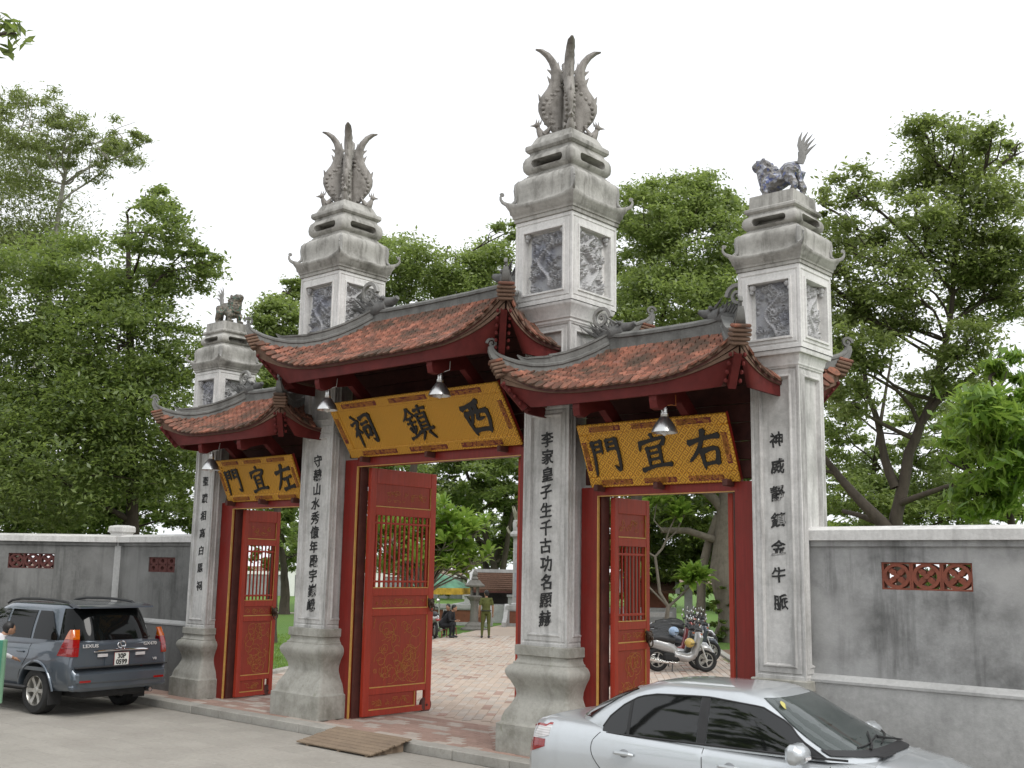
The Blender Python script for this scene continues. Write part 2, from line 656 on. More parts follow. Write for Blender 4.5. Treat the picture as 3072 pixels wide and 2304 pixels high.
def lacquer(name, c, fade, dirt):
    m_, nt, b = new_mat(name)
    v = coords(nt)
    vz = coords(nt, (14, 14, .9))
    g1 = noise_tex(nt, vz, 2.0, 5, .65)
    g2 = noise_tex(nt, v, 2.6, 5, .65)
    g3 = noise_tex(nt, v, 30, 4, .7)
    col = ramp(nt, g1, [(.3, tuple(x*.72 for x in c)), (.6, c), (.85, tuple(min(1, x*1.18) for x in c))])
    col = mixc(nt, ramp(nt, g2, [(.45, 0), (.75, .55)]), col, fade)
    col = mixc(nt, ramp(nt, g3, [(.6, 0), (.75, .5)]), col, dirt)
    nt.links.new(col, b.inputs['Base Color'])
    nt.links.new(ramp(nt, g2, [(.3, .34), (.75, .62)]), b.inputs['Roughness'])
    b.inputs['Specular IOR Level'].default_value = .4
    bump(nt, b, g1, .15, .006)
    return m_
MAT['red'] = lacquer('red_lacquer_jamb', (.235, .018, .012), (.20, .035, .025), (.10, .02, .015))
MAT['red_door'] = lacquer('red_lacquer_door', (.40, .034, .013), (.35, .06, .032), (.19, .028, .015))
MAT['red_panel'] = lacquer('red_lacquer_panel', (.33, .030, .012), (.29, .05, .026), (.16, .028, .015))
MAT['weave'] = make_weave('woven_gold_board', (.82, .44, .05), (.38, .15, .016))

def make_leaf(name, c1, c2, c3, trans=.5, rough=.33):
    m_, nt, b = new_mat(name)
    g = nt.nodes.new('ShaderNodeNewGeometry')
    v = coords(nt)
    col = ramp(nt, g.outputs['Random Per Island'], [(0, c1), (.55, c2), (1, c3)])
    k = ramp(nt, noise_tex(nt, v, .7, 1, .5), [(.4, 0), (.65, .45)])
    col = mixc(nt, k, col, tuple(x*.65 for x in c1))
    out = nt.nodes['Material Output']
    b.inputs['Roughness'].default_value = rough
    b.inputs['Specular IOR Level'].default_value = .65
    nt.links.new(col, b.inputs['Base Color'])
    t = nt.nodes.new('ShaderNodeBsdfTranslucent')
    nt.links.new(mixc(nt, .5, col, (.42, .55, .10)), t.inputs['Color'])
    mx = nt.nodes.new('ShaderNodeMixShader')
    mx.inputs[0].default_value = trans
    nt.links.new(b.outputs[0], mx.inputs[1])
    nt.links.new(t.outputs[0], mx.inputs[2])
    nt.links.new(mx.outputs[0], out.inputs['Surface'])
    return m_
MAT['leaf_dk'] = make_leaf('leaf_dark_green', (.10, .15, .05), (.17, .235, .07), (.29, .35, .14))
MAT['leaf_md'] = make_leaf('leaf_mid_green', (.15, .205, .07), (.24, .31, .10), (.36, .43, .19))
MAT['leaf_pale'] = make_leaf('leaf_olive_pale', (.15, .18, .08), (.23, .26, .12), (.32, .34, .18))
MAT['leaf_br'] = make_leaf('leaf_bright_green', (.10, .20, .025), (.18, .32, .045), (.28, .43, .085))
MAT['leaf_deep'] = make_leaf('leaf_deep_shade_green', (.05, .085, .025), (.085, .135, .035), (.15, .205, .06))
MAT['leaf_olive'] = make_leaf('leaf_olive_green', (.15, .185, .07), (.235, .28, .105), (.35, .40, .18))
MAT['bark'] = stone('bark_dark', (.085, .07, .055), (.03, .026, .02), .5, .6, scale=2)
MAT['bark_pale'] = stone('bark_pale', (.215, .19, .155), (.08, .075, .06), .6, .4, scale=1.8)
MAT['bark_white'] = plain('bark_whitish', (.45, .43, .39), .8, var=.25, vscale=3)

# ------------------------------------------------------------------ ground
def ground_mat(name, c, dark, scale=1.0, rough=.9, var=.1):
    m_, nt, b = new_mat(name)
    v = coords(nt)
    f1 = noise_tex(nt, v, .8*scale, 6, .65)
    f2 = noise_tex(nt, v, 14*scale, 5, .7)
    g = nt.nodes.new('ShaderNodeNewGeometry')
    oi = nt.nodes.new('ShaderNodeObjectInfo')
    ad = N(nt, 'ShaderNodeMath', operation='ADD')
    nt.links.new(g.outputs['Random Per Island'], ad.inputs[0])
    nt.links.new(oi.outputs['Random'], ad.inputs[1])
    fr = N(nt, 'ShaderNodeMath', operation='FRACT')
    nt.links.new(ad.outputs[0], fr.inputs[0])
    col = ramp(nt, fr.outputs[0], [(0, tuple(x*(1-1.3*var) for x in c)), (.5, c), (1, tuple(x*(1+var) for x in c))])
    col = mixc(nt, ramp(nt, f1, [(.42, 0), (.72, .6)]), col, dark)
    col = mixc(nt, ramp(nt, f2, [(.45, 0), (.75, .35)]), col, tuple(x*.7 for x in dark))
    nt.links.new(col, b.inputs['Base Color'])
    b.inputs['Roughness'].default_value = rough
    b.inputs['Specular IOR Level'].default_value = .3
    bump(nt, b, f2, .25, .006)
    return m_
MAT['road'] = ground_mat('grey_paving_stone', (.345, .325, .29), (.25, .23, .205), var=.045)
MAT['joint'] = plain('sand_joint', (.17, .16, .14), .95, var=.3, vscale=20)
MAT['granite'] = ground_mat('kerb_granite', (.40, .385, .35), (.22, .205, .18), 1.5)
MAT['paver'] = ground_mat('red_paver', (.40, .275, .225), (.28, .195, .16), 1.2, var=.08)
MAT['paver_lt'] = ground_mat('pale_paver', (.50, .44, .385), (.38, .32, .275), 1.2)
MAT['court'] = ground_mat('courtyard_paver', (.50, .41, .34), (.42, .33, .265), .5, var=.06)
MAT['soil'] = plain('bare_soil', (.17, .11, .075), .95, var=.3, vscale=2)

def grass_mat():
    m_, nt, b = new_mat('lawn_grass')
    v = coords(nt)
    f = noise_tex(nt, v, 1.1, 5, .7)
    f2 = noise_tex(nt, v, 24, 4, .7)
    col = ramp(nt, f2, [(.25, (.045, .11, .014)), (.6, (.10, .21, .025)), (.85, (.16, .27, .04))])
    col = mixc(nt, ramp(nt, f, [(.4, 0), (.7, .5)]), col, (.14, .19, .035))
    nt.links.new(col, b.inputs['Base Color'])
    b.inputs['Roughness'].default_value = .9
    bump(nt, b, f2, .8, .05)
    return m_
MAT['grass'] = grass_mat()

def sheet(name, poly, z, m_, kind='structure', thick=.0):
    mb = MB()
    if thick:
        k = len(poly)
        mb.add([(x, y, z-thick) for x, y in poly]+[(x, y, z) for x, y in poly],
               [tuple(range(k))[::-1], tuple(range(k, 2*k))]+[(i, (i+1) % k, k+(i+1) % k, k+i) for i in range(k)])
    else:
        mb.add([(x, y, z) for x, y in poly], [tuple(range(len(poly)))])
    o = put(name, mb, m_, smooth=0)
    if kind:
        o['kind'] = kind
    return o

def inside(p, poly):
    x, y = p
    c = False
    j = len(poly)-1
    for i in range(len(poly)):
        xi, yi = poly[i]
        xj, yj = poly[j]
        if (yi > y) != (yj > y) and x < (xj-xi)*(y-yi)/(yj-yi)+xi:
            c = not c
        j = i
    return c

ground = sheet('ground', [(-900, -900), (900, -900), (900, 900), (-900, 900)], -.06, MAT['soil'])
KERB_Y = -1.06
road = sheet('road', [(-30, -40), (30, -40), (30, -.9), (-30, -.9)], -.022, MAT['joint'])

def slab_mesh(name, w, d, h, b=.006):
    mb = MB()
    x, y = w/2, d/2
    mb.add([(-x, -y, -h), (x, -y, -h), (x, y, -h), (-x, y, -h), (-x, -y, -b), (x, -y, -b), (x, y, -b), (-x, y, -b),
            (-x+b, -y+b, 0), (x-b, -y+b, 0), (x-b, y-b, 0), (-x+b, y-b, 0)],
           [(0, 1, 5, 4), (1, 2, 6, 5), (2, 3, 7, 6), (3, 0, 4, 7), (4, 5, 9, 8), (5, 6, 10, 9), (6, 7, 11, 10), (7, 4, 8, 11), (8, 9, 10, 11)])
    return mb

def lay(parent, name, spots, w, d, h, mats, zt, jitter=.0015, limit=290, rot=0.0, wmap=None):
    """spots: (x, y, mat index); nearest to the camera are single objects, the rest one joined part"""
    rng = random.Random(len(spots))
    proto = slab_mesh(name, w, d, h)
    me = [None]*len(mats)
    for i, m_ in enumerate(mats):
        me[i] = proto.mesh(name, 0)
        me[i].materials.append(m_)
    spots = sorted(spots, key=lambda q: (q[0]-CAM_POS.x)**2+(q[1]-CAM_POS.y)**2 + (400 if not q[3] else 0))
    rest = MB()
    for k, (x, y, mi, vis) in enumerate(spots):
        M = Matrix.Translation((x, y, zt+rng.uniform(-jitter, jitter))) @ Matrix.Rotation(rot+rng.uniform(-.004, .004), 4, 'Z')
        if vis and k < limit:
            link(name, me[mi], None, parent, M=M)
        else:
            tmp = MB()
            tmp.v, tmp.f, tmp.m = list(proto.v), list(proto.f), [mi]*len(proto.f)
            rest.merge(tmp, M)
    if rest.v:
        o = put(name+'_field', rest, mats, parent, smooth=0)
        o['kind'] = 'stuff'

sp = []
rw, rd = .62, .41
for j in range(44):
    y = KERB_Y-.06-rd/2-j*rd
    for i in range(-34, 26):
        x = i*rw+(j % 2)*rw/2
        # what the lens can see of it: left of the sedan
        vis = x < 4.6 and x > -8 and y > -8.5
        if y < -9.5 and abs(x-8) > 9:
            continue
        sp.append((x, y, 0, vis and (x-12.5)*-.664+(y+12.3)*.747 > 6))
lay(road, 'paving_slab', sp, rw-.008, rd-.008, .03, [MAT['road']], 0)

# raised threshold platform in front of the gate
platform = sheet('platform', [(-8.0, KERB_Y+.28), (8.4, KERB_Y+.28), (8.4, 1.1), (-8.0, 1.1)], .105, MAT['joint'], thick=.15)
rng = random.Random(3)
x = -8.0
while x < 8.3:
    L = rng.uniform(.85, 1.25)
    mb = MB()
    mb.cbox((x+L/2, KERB_Y+.14+rng.uniform(-.004, .004), .05), (L-.008, .28, .145), .012)
    put('kerb_stone', mb, MAT['granite'], platform, smooth=0)
    x += L
sp = []
pw, pd = .31, .155
for j in range(int((1.1-KERB_Y-.28)/pd)):
    y = KERB_Y+.29+pd/2+j*pd
    for i in range(-26, 27):
        x = i*pw+(j % 2)*pw/2
        if abs(x) > 7.9 or (abs(abs(x)-2.578) < .6 and abs(y) < .6) or (abs(abs(x)-6.124) < .45 and abs(y) < .45):
            continue
        sp.append((x, y, 0 if rng.random() < .68 else 1, -5.6 < x < 2.2))
lay(platform, 'paving_tile', sp, pw-.012, pd-.012, .02, [MAT['paver'], MAT['paver_lt']], .12, .002)

# courtyard paving, lawns, edging
COURT = [(-7.4, 1.1), (7.2, 1.1), (-11.0, 24.9), (-17, 33), (-27, 33), (-24.6, 31.4)]
lawn = sheet('lawn', [(-120, 1.1), (60, 1.1), (60, 160), (-120, 160)], .09, MAT['grass'])
courtyard = sheet('courtyard', COURT, .108, MAT['court'], thick=.1)
sp = []
cw, cd = .33, .165
ca, sa = math.cos(R(-53)), math.sin(R(-53))
for j in range(-150, 165):
    for i in range(-90, 92):
        u_, v_ = i*cw+(j % 2)*cw/2, j*cd
        x, y = -4+u_*ca-v_*sa, 12+u_*sa+v_*ca
        if y < 1.35 or y > 19 or not inside((x, y), COURT):
            continue
        dx, dy = x-CAM_POS.x, y-CAM_POS.y
        X0 = CAM_POS.x+dx*(-CAM_POS.y)/dy     # where the sight line crosses the gate
        vis = -1.7 < X0 < 1.9 and (-.664*dx+.747*dy) < 27
        near = -5.6 < X0 < 5.6
        if near:
            sp.append((x, y, 0 if rng.random() < .5 else (1 if rng.random() < .82 else 2), vis))
lay(courtyard, 'paving_brick', sp, cw-.012, cd-.012, .012, [MAT['court'], MAT['paver_lt'], MAT['paver']], .12, .0015, limit=280, rot=R(-53))

def edging(p, q_, label):
    mb = MB()
    p, q_ = Vector((*p, 0)), Vector((*q_, 0))
    L = (q_-p).length
    t = (q_-p).normalized()
    n = int(L/.9)
    root = None
    out = thing('lawn_edging', label, 'edging', (p.x, p.y, .1), math.atan2(t.y, t.x))
    for i in range(n):
        m2 = MB()
        m2.cbox((i*.9+.45, 0, .02), (.885, .22, .14), .012)
        put('edging_stone', m2, MAT['granite'], out, smooth=0)
    return out
edging((-7.45, 1.2), (-16.5, 16.7), 'pale stone edging between courtyard paving and the left lawn')
edging((6.9, 1.5), (-6.9, 19.7), 'pale stone edging beside the row of parked motorbikes')
soilp = sheet('soil_bed', [(-6.6, 19.5), (-3.6, 15.6), (2, 22), (-5, 27)], .112, MAT['soil'])
path2 = sheet('path', [(-46, 16.5), (-45, 15.9), (-22, 31), (-22.6, 31.8)], .118, MAT['paver_lt'])

def grass_blades(name, polys, n, h, label):
    rg = np.random.RandomState(5)
    V = []
    for poly in polys:
        xs = [p[0] for p in poly]
        ys = [p[1] for p in poly]
        c = 0
        while c < n:
            p = (rg.uniform(min(xs), max(xs)), rg.uniform(min(ys), max(ys)))
            if not inside(p, poly):
                continue
            c += 1
            a = rg.uniform(0, 2*PI)
            w = .012
            hh = h*rg.uniform(.5, 1.2)
            l = rg.normal(0, .03, 2)
            V += [(p[0]-w*math.cos(a), p[1]-w*math.sin(a), .09), (p[0]+w*math.cos(a), p[1]+w*math.sin(a), .09), (p[0]+l[0], p[1]+l[1], .09+hh)]
    me = bpy.data.meshes.new(name)
    me.from_pydata(V, [], [(3*i, 3*i+1, 3*i+2) for i in range(len(V)//3)])
    o = link(name, me, MAT['leaf_br'])
    return tag(o, label, 'grass', kind='stuff')
grass_blades('grass', [[(-9, 3.6), (-13, 4), (-21, 11), (-20, 16), (-16.9, 16.2)], [(-1.0, 11.6), (3, 13), (-2, 18), (-4.6, 16.3)]], 9000, .07, 'short mown grass of the lawns beside the courtyard')

# ------------------------------------------------------------------ pillars
def relief_mesh(w, h, seed, depth=.10, nx=70, ny=112):
    rg = np.random.RandomState(seed)
    X, Y = np.meshgrid(np.linspace(-w/2, w/2, nx), np.linspace(-h/2, h/2, ny))
    H = np.zeros_like(X)
    # a sinuous body
    t = np.linspace(0, 1, 160)
    bx = w*.24*np.sin(t*7.5+rg.uniform(0, 6))*(.6+.4*t)
    by = h*(-.42+.84*t)
    for x0, y0, tt in zip(bx, by, t):
        d = np.hypot(X-x0, Y-y0)
        r_ = .026*(1.15-.5*tt)
        H = np.maximum(H, np.sqrt(np.clip(1-(d/r_)**2, 0, 1))*(.85+.15*np.sin(tt*160)))
    # curling clouds, petals and scrolls
    for k in range(80):
        cx, cy = rg.uniform(-w*.46, w*.46), rg.uniform(-h*.47, h*.47)
        r_ = rg.uniform(.022, .062)
        d = np.hypot(X-cx, Y-cy)
        a = np.arctan2(Y-cy, X-cx)
        if k % 3:
            sw = .5+.5*np.cos(2*PI*d/r_*1.6-a*rg.choice([-1, 1])+rg.uniform(0, 6))
            hh = (.35+.6*sw)*np.clip(1.25-(d/r_)**3, 0, 1)
        else:
            pt = .62+.38*np.cos(a*rg.randint(4, 7)+rg.uniform(0, 6))
            hh = np.clip(1-(d/(r_*pt+.008))**2, 0, 1)*rg.uniform(.5, .95)
        hh = np.where(d < r_*1.1, hh, 0)
        H = np.maximum(H, hh*rg.uniform(.6, 1))
    ed = np.minimum(np.minimum((X+w/2), (w/2-X)), np.minimum((Y+h/2), (h/2-Y)))
    H *= np.clip(ed/.02, 0, 1)
    V = np.stack([X, Y, H*depth], -1).reshape(-1, 3)
    F = [(j*nx+i, j*nx+i+1, (j+1)*nx+i+1, (j+1)*nx+i) for j in range(ny-1) for i in range(nx-1)]
    me = bpy.data.meshes.new('relief')
    me.from_pydata(V.tolist(), [], F)
    me.polygons.foreach_set('use_smooth', [True]*len(F))
    me.update()
    return me

FACES = [((0, -1, 0), (1, 0, 0)), ((1, 0, 0), (0, 1, 0)), ((0, 1, 0), (-1, 0, 0)), ((-1, 0, 0), (0, -1, 0))]
ZV = (0, 0, 1)

def panel_box(h, z0, z1, loops, m=0, m_in=None):
    mb = MB()
    for n, u in FACES:
        n, u = Vector(n), Vector(u)
        mb.nest(n*h-u*h+Vector((0, 0, z0)), u, ZV, n, 2*h, z1-z0, loops, m, m_in)
    return mb

def curl(mb, d, h, z, sc=1.0, m=0):
    """upturned leaf-hook with a curled tip at a cornice corner; d = diagonal direction"""
    d = Vector(d).normalized()
    o = d*h*1.414+Vector((0, 0, z))
    pts, rad = [], []
    for t, a, b, r_ in ((0, -.10, -.02, .05), (.2, .0, .0, .045), (.4, .075, .04, .038), (.6, .115, .10, .03), (.75, .12, .155, .024), (.9, .10, .20, .022), (1, .07, .235, .012)):
        pts.append(o+d*a*sc+Vector((0, 0, b*sc)))
        rad.append(r_*sc)
    mb.tube(pts, rad, 8, flat=.7, m=m)
    side = Vector((-d.y, d.x, 0))
    c = o+d*.085*sc+Vector((0, 0, .20*sc))
    pts = [c+d*math.cos(a)*r_*sc+Vector((0, 0, math.sin(a)*r_*sc)) for a, r_ in [(i*.7, .045-.003*i) for i in range(12)]]
    mb.tube(pts, .016*sc, 6, m=m)
    mb.blob(c, (.022*sc, .022*sc, .03*sc), 6, m=m)

def couplet(parent, chars, z_top, z_bot, y, size, rng):
    n = len(chars)
    for i, ch in enumerate(chars):
        z = z_top+(z_bot-z_top)*i/(n-1)
        me = text_mesh(ch, size, .022, size*.017)
        co = np.empty(len(me.vertices)*3)
        me.vertices.foreach_get('co', co)
        co = co.reshape(-1, 3)
        w_ = max(co[:, 0].max()-co[:, 0].min(), .01)
        co[:, 1] += co[:, 0]*.10                         # brush slant
        co[:, :2] += .006*np.sin(co[:, 1::-1]*55+i)
        me.vertices.foreach_set('co', co.ravel())
        me.update()
        M = frame_M((rng.uniform(-.012, .012), y, z), (1, 0, 0), (0, 0, 1), (0, -1, 0)) @ Matrix.Rotation(rng.uniform(-.05, .05), 4, 'Z')
        link('character', me, MAT['ink'], parent, M=M)

RELIEFS = [relief_mesh(.60, .88, 11), relief_mesh(.60, .88, 29), relief_mesh(.46, .72, 17, .065), relief_mesh(.46, .72, 41, .065)]
for i, me in enumerate(RELIEFS):
    me.materials.append(MAT['relief'] if i % 2 == 0 else MAT['relief_lt'])

def pillar(xc, inner, label, chars, tz, lion=False):
    t = thing('gate_pillar', label, 'pillar', (xc, 0, 0), 0, 'stone pillars of the temple gate')
    P0 = [(.66, .12), (.66, .495), (.625, .512), (.612, .53), (.605, .58), (.575, .66), (.51, .76), (.470, .85), (.463, .89), (.475, .96), (.52, 1.06), (.57, 1.14), (.582, 1.19), (.575, 1.23), (.545, 1.275), (.505, 1.297), (.50, 1.30), (.50, 1.322), (.475, 1.335), (.457, 1.375), (.46, 1.415), (.487, 1.427), (.487, 1.545), (.475, 1.557)]
    if inner:
        hs, hb, zs, zm, zbb, zbt = .414, .535, 1.555, 4.92, 6.39, 7.68
        fx = lambda p: p
    else:
        hs, hb, zs, zm, zbb, zbt = .3275, .4215, 1.385, 5.02, 5.30, 6.33
        fx = lambda p: (p[0]*.78 if p[1] > .5 else .508, .12+(p[1]-.12)*(1.385-.12)/(1.555-.12))
    mb = MB()
    mb.rings([fx(p) for p in P0], cr=.05)
    put('base', mb, MAT['base'], t, smooth=40)
    # shaft
    k = hs/.414
    a, b_ = .030*k, .145*k if inner else .165*k
    ztop = 6.13 if inner else 5.13
    segs = [(zs-.01, zm), (zm, ztop)] if inner else [(zs-.01, ztop)]
    sh = MB()
    for j, (z0, z1) in enumerate(segs):
        if z1-z0 < .4:
            continue
        loops = [(a, a, .05, .05, 0), (a+.012, a+.012, .062, .062, -.014), (a+.03, a+.03, .08, .08, -.014), (a+.036, a+.036, .086, .086, -.002),
                 (b_-.03, b_-.03, .14, .13, 0), (b_-.012, b_-.012, .158, .148, .014), (b_, b_, .17, .16, .014), (b_+.012, b_+.012, .19, .175, -.034)]
        sh.merge(panel_box(hs, z0, z1, loops))
    put('shaft', sh, MAT['plaster'], t, smooth=0)
    cm = MB()
    d0, d1 = hs, hb
    q_ = [(d0-.002, ztop-.04), (d0+.012, ztop-.02), (d0+.012, ztop+.01), (d0+.25*(d1-d0), ztop+.03), (d0+.3*(d1-d0), ztop+.07), (d0+.42*(d1-d0), ztop+.10),
          (d0+.5*(d1-d0), ztop+.15), (d0+.8*(d1-d0), zbb-.06), (d1-.012, zbb-.03), (d1-.012, zbb-.004), (d1-.05, zbb)]
    cm.rings(q_, cr=.008)
    put('necking', cm, MAT['plaster_lt'], t, smooth=30)
    # lantern box with relief panels
    px, pz0, pz1 = (.165, .17, .19) if inner else (.14, .15, .17)
    loops = [(.032, .032, .05, .05, 0), (.04, .04, .058, .058, -.012), (.055, .055, .073, .073, -.012), (.062, .062, .08, .08, 0),
             (px-.03, px-.03, pz0-.03, pz1-.03, 0), (px-.026, px-.026, pz0-.026, pz1-.026, .016), (px, px, pz0, pz1, .016), (px+.004, px+.004, pz0+.004, pz1+.004, -.10)]
    put('panel_box', panel_box(hb, zbb, zbt, loops), MAT['plaster_lt'], t, smooth=0)
    for j, (n, u) in enumerate(FACES):
        n, u = Vector(n), Vector(u)
        c = n*(hb-.099)+Vector((0, 0, zbb+(pz0+zbt-zbb-pz1)/2))
        me = RELIEFS[(j % 2)+(0 if inner else 2)]
        link('relief', me, None, t, M=frame_M(c, u, ZV, n))
        cb = MB()
        for sx in (-1, 1):
            cc = n*(hb-.05)+u*sx*(hb-px-.04)+Vector((0, 0, zbt-pz1-.04))
            cb.blob(cc, (.05, .05, .045), 7)
            cb.blob(cc-Vector((0, 0, .05))+u*sx*.015, (.03, .03, .035), 6)
        put('corner_bracket', cb, MAT['relief_lt'], t)
    # cornice with upturned corners, ogee roof
    s = hb/.535
    if inner:
        Z = lambda z: z
    else:
        zi = [7.68, 7.82, 7.948, 8.388, 8.758, 8.917]
        zo = [6.33, 6.437, 6.53, 6.849, 7.08, 7.174]
        Z = lambda z: float(np.interp(z, zi, zo)) if z <= 8.917 else 7.174+(z-8.917)*.8
    cn = MB()
    cn.rings([(h*s, Z(z), l*s) for h, z, l in ((.50, 7.675, 0), (.556, 7.69, 0), (.556, 7.745, 0), (.572, 7.75, 0), (.578, 7.79, .005), (.600, 7.805, .012), (.606, 7.84, .03), (.640, 7.872, .07), (.655, 7.915, .10), (.650, 7.925, .10), (.60, 7.922, .05), (.575, 7.93, .015), (.54, 7.935, 0))], n=12)
    put('cornice', cn, MAT['plaster_dk'], t, smooth=50)
    bl = MB()
    bl.rings([(h*s, Z(z)) for h, z in ((.585, 7.925), (.562, 7.955), (.548, 8.01), (.548, 8.09), (.560, 8.18), (.564, 8.25), (.555, 8.305), (.53, 8.345), (.495, 8.372), (.48, 8.378), (.48, 8.392), (.445, 8.396), (.445, 8.425), (.43, 8.43))], cr=.05*s)
    put('ogee_roof', bl, MAT['plaster_dk'], t, smooth=50)
    cu = MB()
    for sx, sy in ((-1, -1), (1, -1), (1, 1), (-1, 1)):
        curl(cu, (sx, sy, 0), .645*s, Z(7.985), s*.72)
        dv = Vector((sx, sy, 0)).normalized()
        cu.tube([dv*h*1.39*s+Vector((0, 0, Z(z))) for h, z in ((.60, 7.98), (.555, 8.03), (.545, 8.1), (.555, 8.2), (.55, 8.29), (.52, 8.35))], [.02, .03, .034, .034, .03, .012], 7)
    put('corner_curl', cu, MAT['finial'], t)
    # pierced cushion
    cs = MB()
    cs.rings([(h*s, Z(z)) for h, z in ((.40, 8.42), (.425, 8.43), (.425, 8.455), (.455, 8.475), (.482, 8.515), (.492, 8.575), (.488, 8.64), (.468, 8.70), (.43, 8.74), (.415, 8.76), (.415, 8.80), (.38, 8.81))], cr=.05*s)
    ct = MB()
    zc, hh, ww = Z(8.585), .062*s, .30*s
    for rot in (0, PI/2):
        sec = [(math.cos(a)*hh+(ww-hh if math.cos(a) > 0 else -(ww-hh)), math.sin(a)*hh) for a in [R(-85+i*170/7) for i in range(8)]+[R(95+i*170/7) for i in range(8)]]
        u = Vector((math.cos(rot), math.sin(rot), 0))
        n = Vector((-math.sin(rot), math.cos(rot), 0))
        ct.prism(sec, n*-.7+Vector((0, 0, zc+rot*.002)), u, ZV, n, 1.4)
    me = boolean_cut(cs.mesh('c', 0), ct.mesh('d', 0), 'pierced_cushion')
    me.polygons.foreach_set('use_smooth', [True]*len(me.polygons))
    me.set_sharp_from_angle(angle=R(40))
    link('pierced_cushion', me, MAT['plaster_dk'], t)
    ab = MB()
    ab.rings([(h*s, Z(z)) for h, z in ((.41, 8.795), (.43, 8.80), (.455, 8.835), (.455, 8.885), (.445, 8.905))]+([(.41, 8.91), (.385, 8.945), (.36, 9.0), (.345, 9.03), (.33, 9.06)] if inner else [(.315, Z(8.92)), (.312, Z(8.925)), (.305, 7.34)]), cr=.008)
    put('abacus', ab, MAT['plaster_dk'], t, smooth=30)
    rng = random.Random(int(xc*10))
    couplet(t, chars, *tz, -(hs-.036) if inner else -(hs-.036), .222 if inner else .190, rng)
    return t

P1 = pillar(-6.124, False, 'short stone pillar at the far left end of the gate, lion on top', '聖蹟相高白馬祠', (4.17, 2.17))
P2 = pillar(-2.578, True, 'tall stone pillar left of the main gateway, phoenix finial on top', '守隸山水秀億年殿宇巍峨', (4.38, 1.93))
P3 = pillar(2.578, True, 'tallest looking stone pillar right of the main gateway, behind the silver sedan', '李家皇子生千古功名顯赫', (4.43, 1.93))
P4 = pillar(6.124, False, 'stone pillar at the right end of the gate where the grey wall begins', '神威靜鎮金牛脈', (4.21, 2.27))

# ------------------------------------------------------------------ phoenix finials and lions
def phoenix(xc, label):
    t = thing('phoenix_finial', label, 'statue', (xc, 0, 9.05), 0, 'phoenix finials on the tall pillars')
    t.scale = (.96, .96, 1.1)
    # outline of one tail in its radial plane (r, z)
    outer = [(.17, .0), (.21, .07), (.32, .18), (.42, .29), (.468, .40), (.472, .50), (.42, .62), (.335, .73), (.285, .84), (.27, .94), (.275, 1.03), (.31, 1.12), (.375, 1.205), (.46, 1.27), (.53, 1.30)]
    inner = [(.09, .0), (.075, .08), (.07, .2), (.065, .32), (.07, .44), (.065, .56), (.07, .66), (.07, .76), (.08, .86), (.105, .96), (.145, 1.06), (.20, 1.16), (.29, 1.25), (.41, 1.315), (.525, 1.322)]
    for k in range(4):
        an = PI/4+k*PI/2
        d = Vector((math.cos(an), math.sin(an), 0))
        sd = Vector((-d.y, d.x, 0))
        mb = MB()
        P, Q = [], []
        for (ro, zo), (ri, zi), i in zip(outer, inner, range(20)):
            th = (.064*(1-.18*(i/14)**2)+.012)*(1 if i < 13 else (.72 if i == 13 else .25))
            rows = []
            for j in range(7):
                f = j/6
                rr, zz = ri+(ro-ri)*f, zi+(zo-zi)*f
                rows.append((rr, zz, th*math.sqrt(max(.02, 1-(2*f-1)**2*.92))*(1+.25*math.sin(i*2.1+j*1.7))))
            P.append([d*r_+Vector((0, 0, z))+sd*w for r_, z, w in rows])
            Q.append([d*r_+Vector((0, 0, z))-sd*w for r_, z, w in rows])
        ring = [p+q_[::-1] for p, q_ in zip(P, Q)]
        mb.grid(ring, wrap=True)
        n = len(ring[0])
        o = len(mb.v)-len(ring)*n
        mb.f += [tuple(range(o, o+n))[::-1], tuple(range(o+(len(ring)-1)*n, o+len(ring)*n))]
        mb.m += [0, 0]
        # feather tips and beads along both edges
        rg = random.Random(k+int(xc))
        for r_, z, dr, dz in ((.44, .56, .03, .09), (.285, .83, .05, .09), (.27, .97, .07, .05), (.16, 1.02, .0, .12)):
            mb.tube([d*(r_-.05)+Vector((0, 0, z-.05)), d*(r_-.005)+Vector((0, 0, z+.01)), d*(r_+dr)+Vector((0, 0, z+dz))], [.04, .032, .005], 6, flat=.7)
        for i in range(12):
            z = .06+i*.068
            mb.blob(d*(.075+.012*(i % 2))+Vector((0, 0, z)), (.034, .034, .034), 6)
            f_ = math.sin(min(1, i/10)*PI)
            for q_, sg2 in ((.27*f_+.12, -1), (.30*f_+.10, 1), (.2*f_+.1, 1)):
                mb.blob(d*min(.43, q_)+Vector((0, 0, z+.02*sg2))+sd*.052*sg2, (.042, .036, .03), 6)
        put('tail_plume', mb, MAT['phoenix'], t, smooth=60)
        # body and head at the foot of the plume
        hb_ = MB()
        hb_.tube([d*.20+Vector((0, 0, .02)), d*.33+Vector((0, 0, .01)), d*.42+Vector((0, 0, .05)), d*.455+Vector((0, 0, .12)), d*.47+Vector((0, 0, .16))], [.075, .085, .07, .045, .03], 9)
        hb_.blob(d*.485+Vector((0, 0, .185)), (.05, .05, .042), 8)
        hb_.cone(d*.51+Vector((0, 0, .185)), d*.60+Vector((0, 0, .175)), .025, 6)
        for q_ in (-.03, 0, .03):
            hb_.cone(d*(.465+q_)+Vector((0, 0, .21)), d*(.45+q_*1.5)+Vector((0, 0, .285)), .018, 5)
        for s_ in (-1, 1):
            hb_.cone(d*.37+sd*s_*.06+Vector((0, 0, .04)), d*.26+sd*s_*.09+Vector((0, 0, .17)), .05, 6)
        put('phoenix_head', hb_, MAT['phoenix'], t, smooth=60)
    co = MB()
    co.lathe([(.12, 0), (.11, .2), (.07, .6), (.04, .85)], 8)
    put('core', co, MAT['phoenix'], t)
    return t
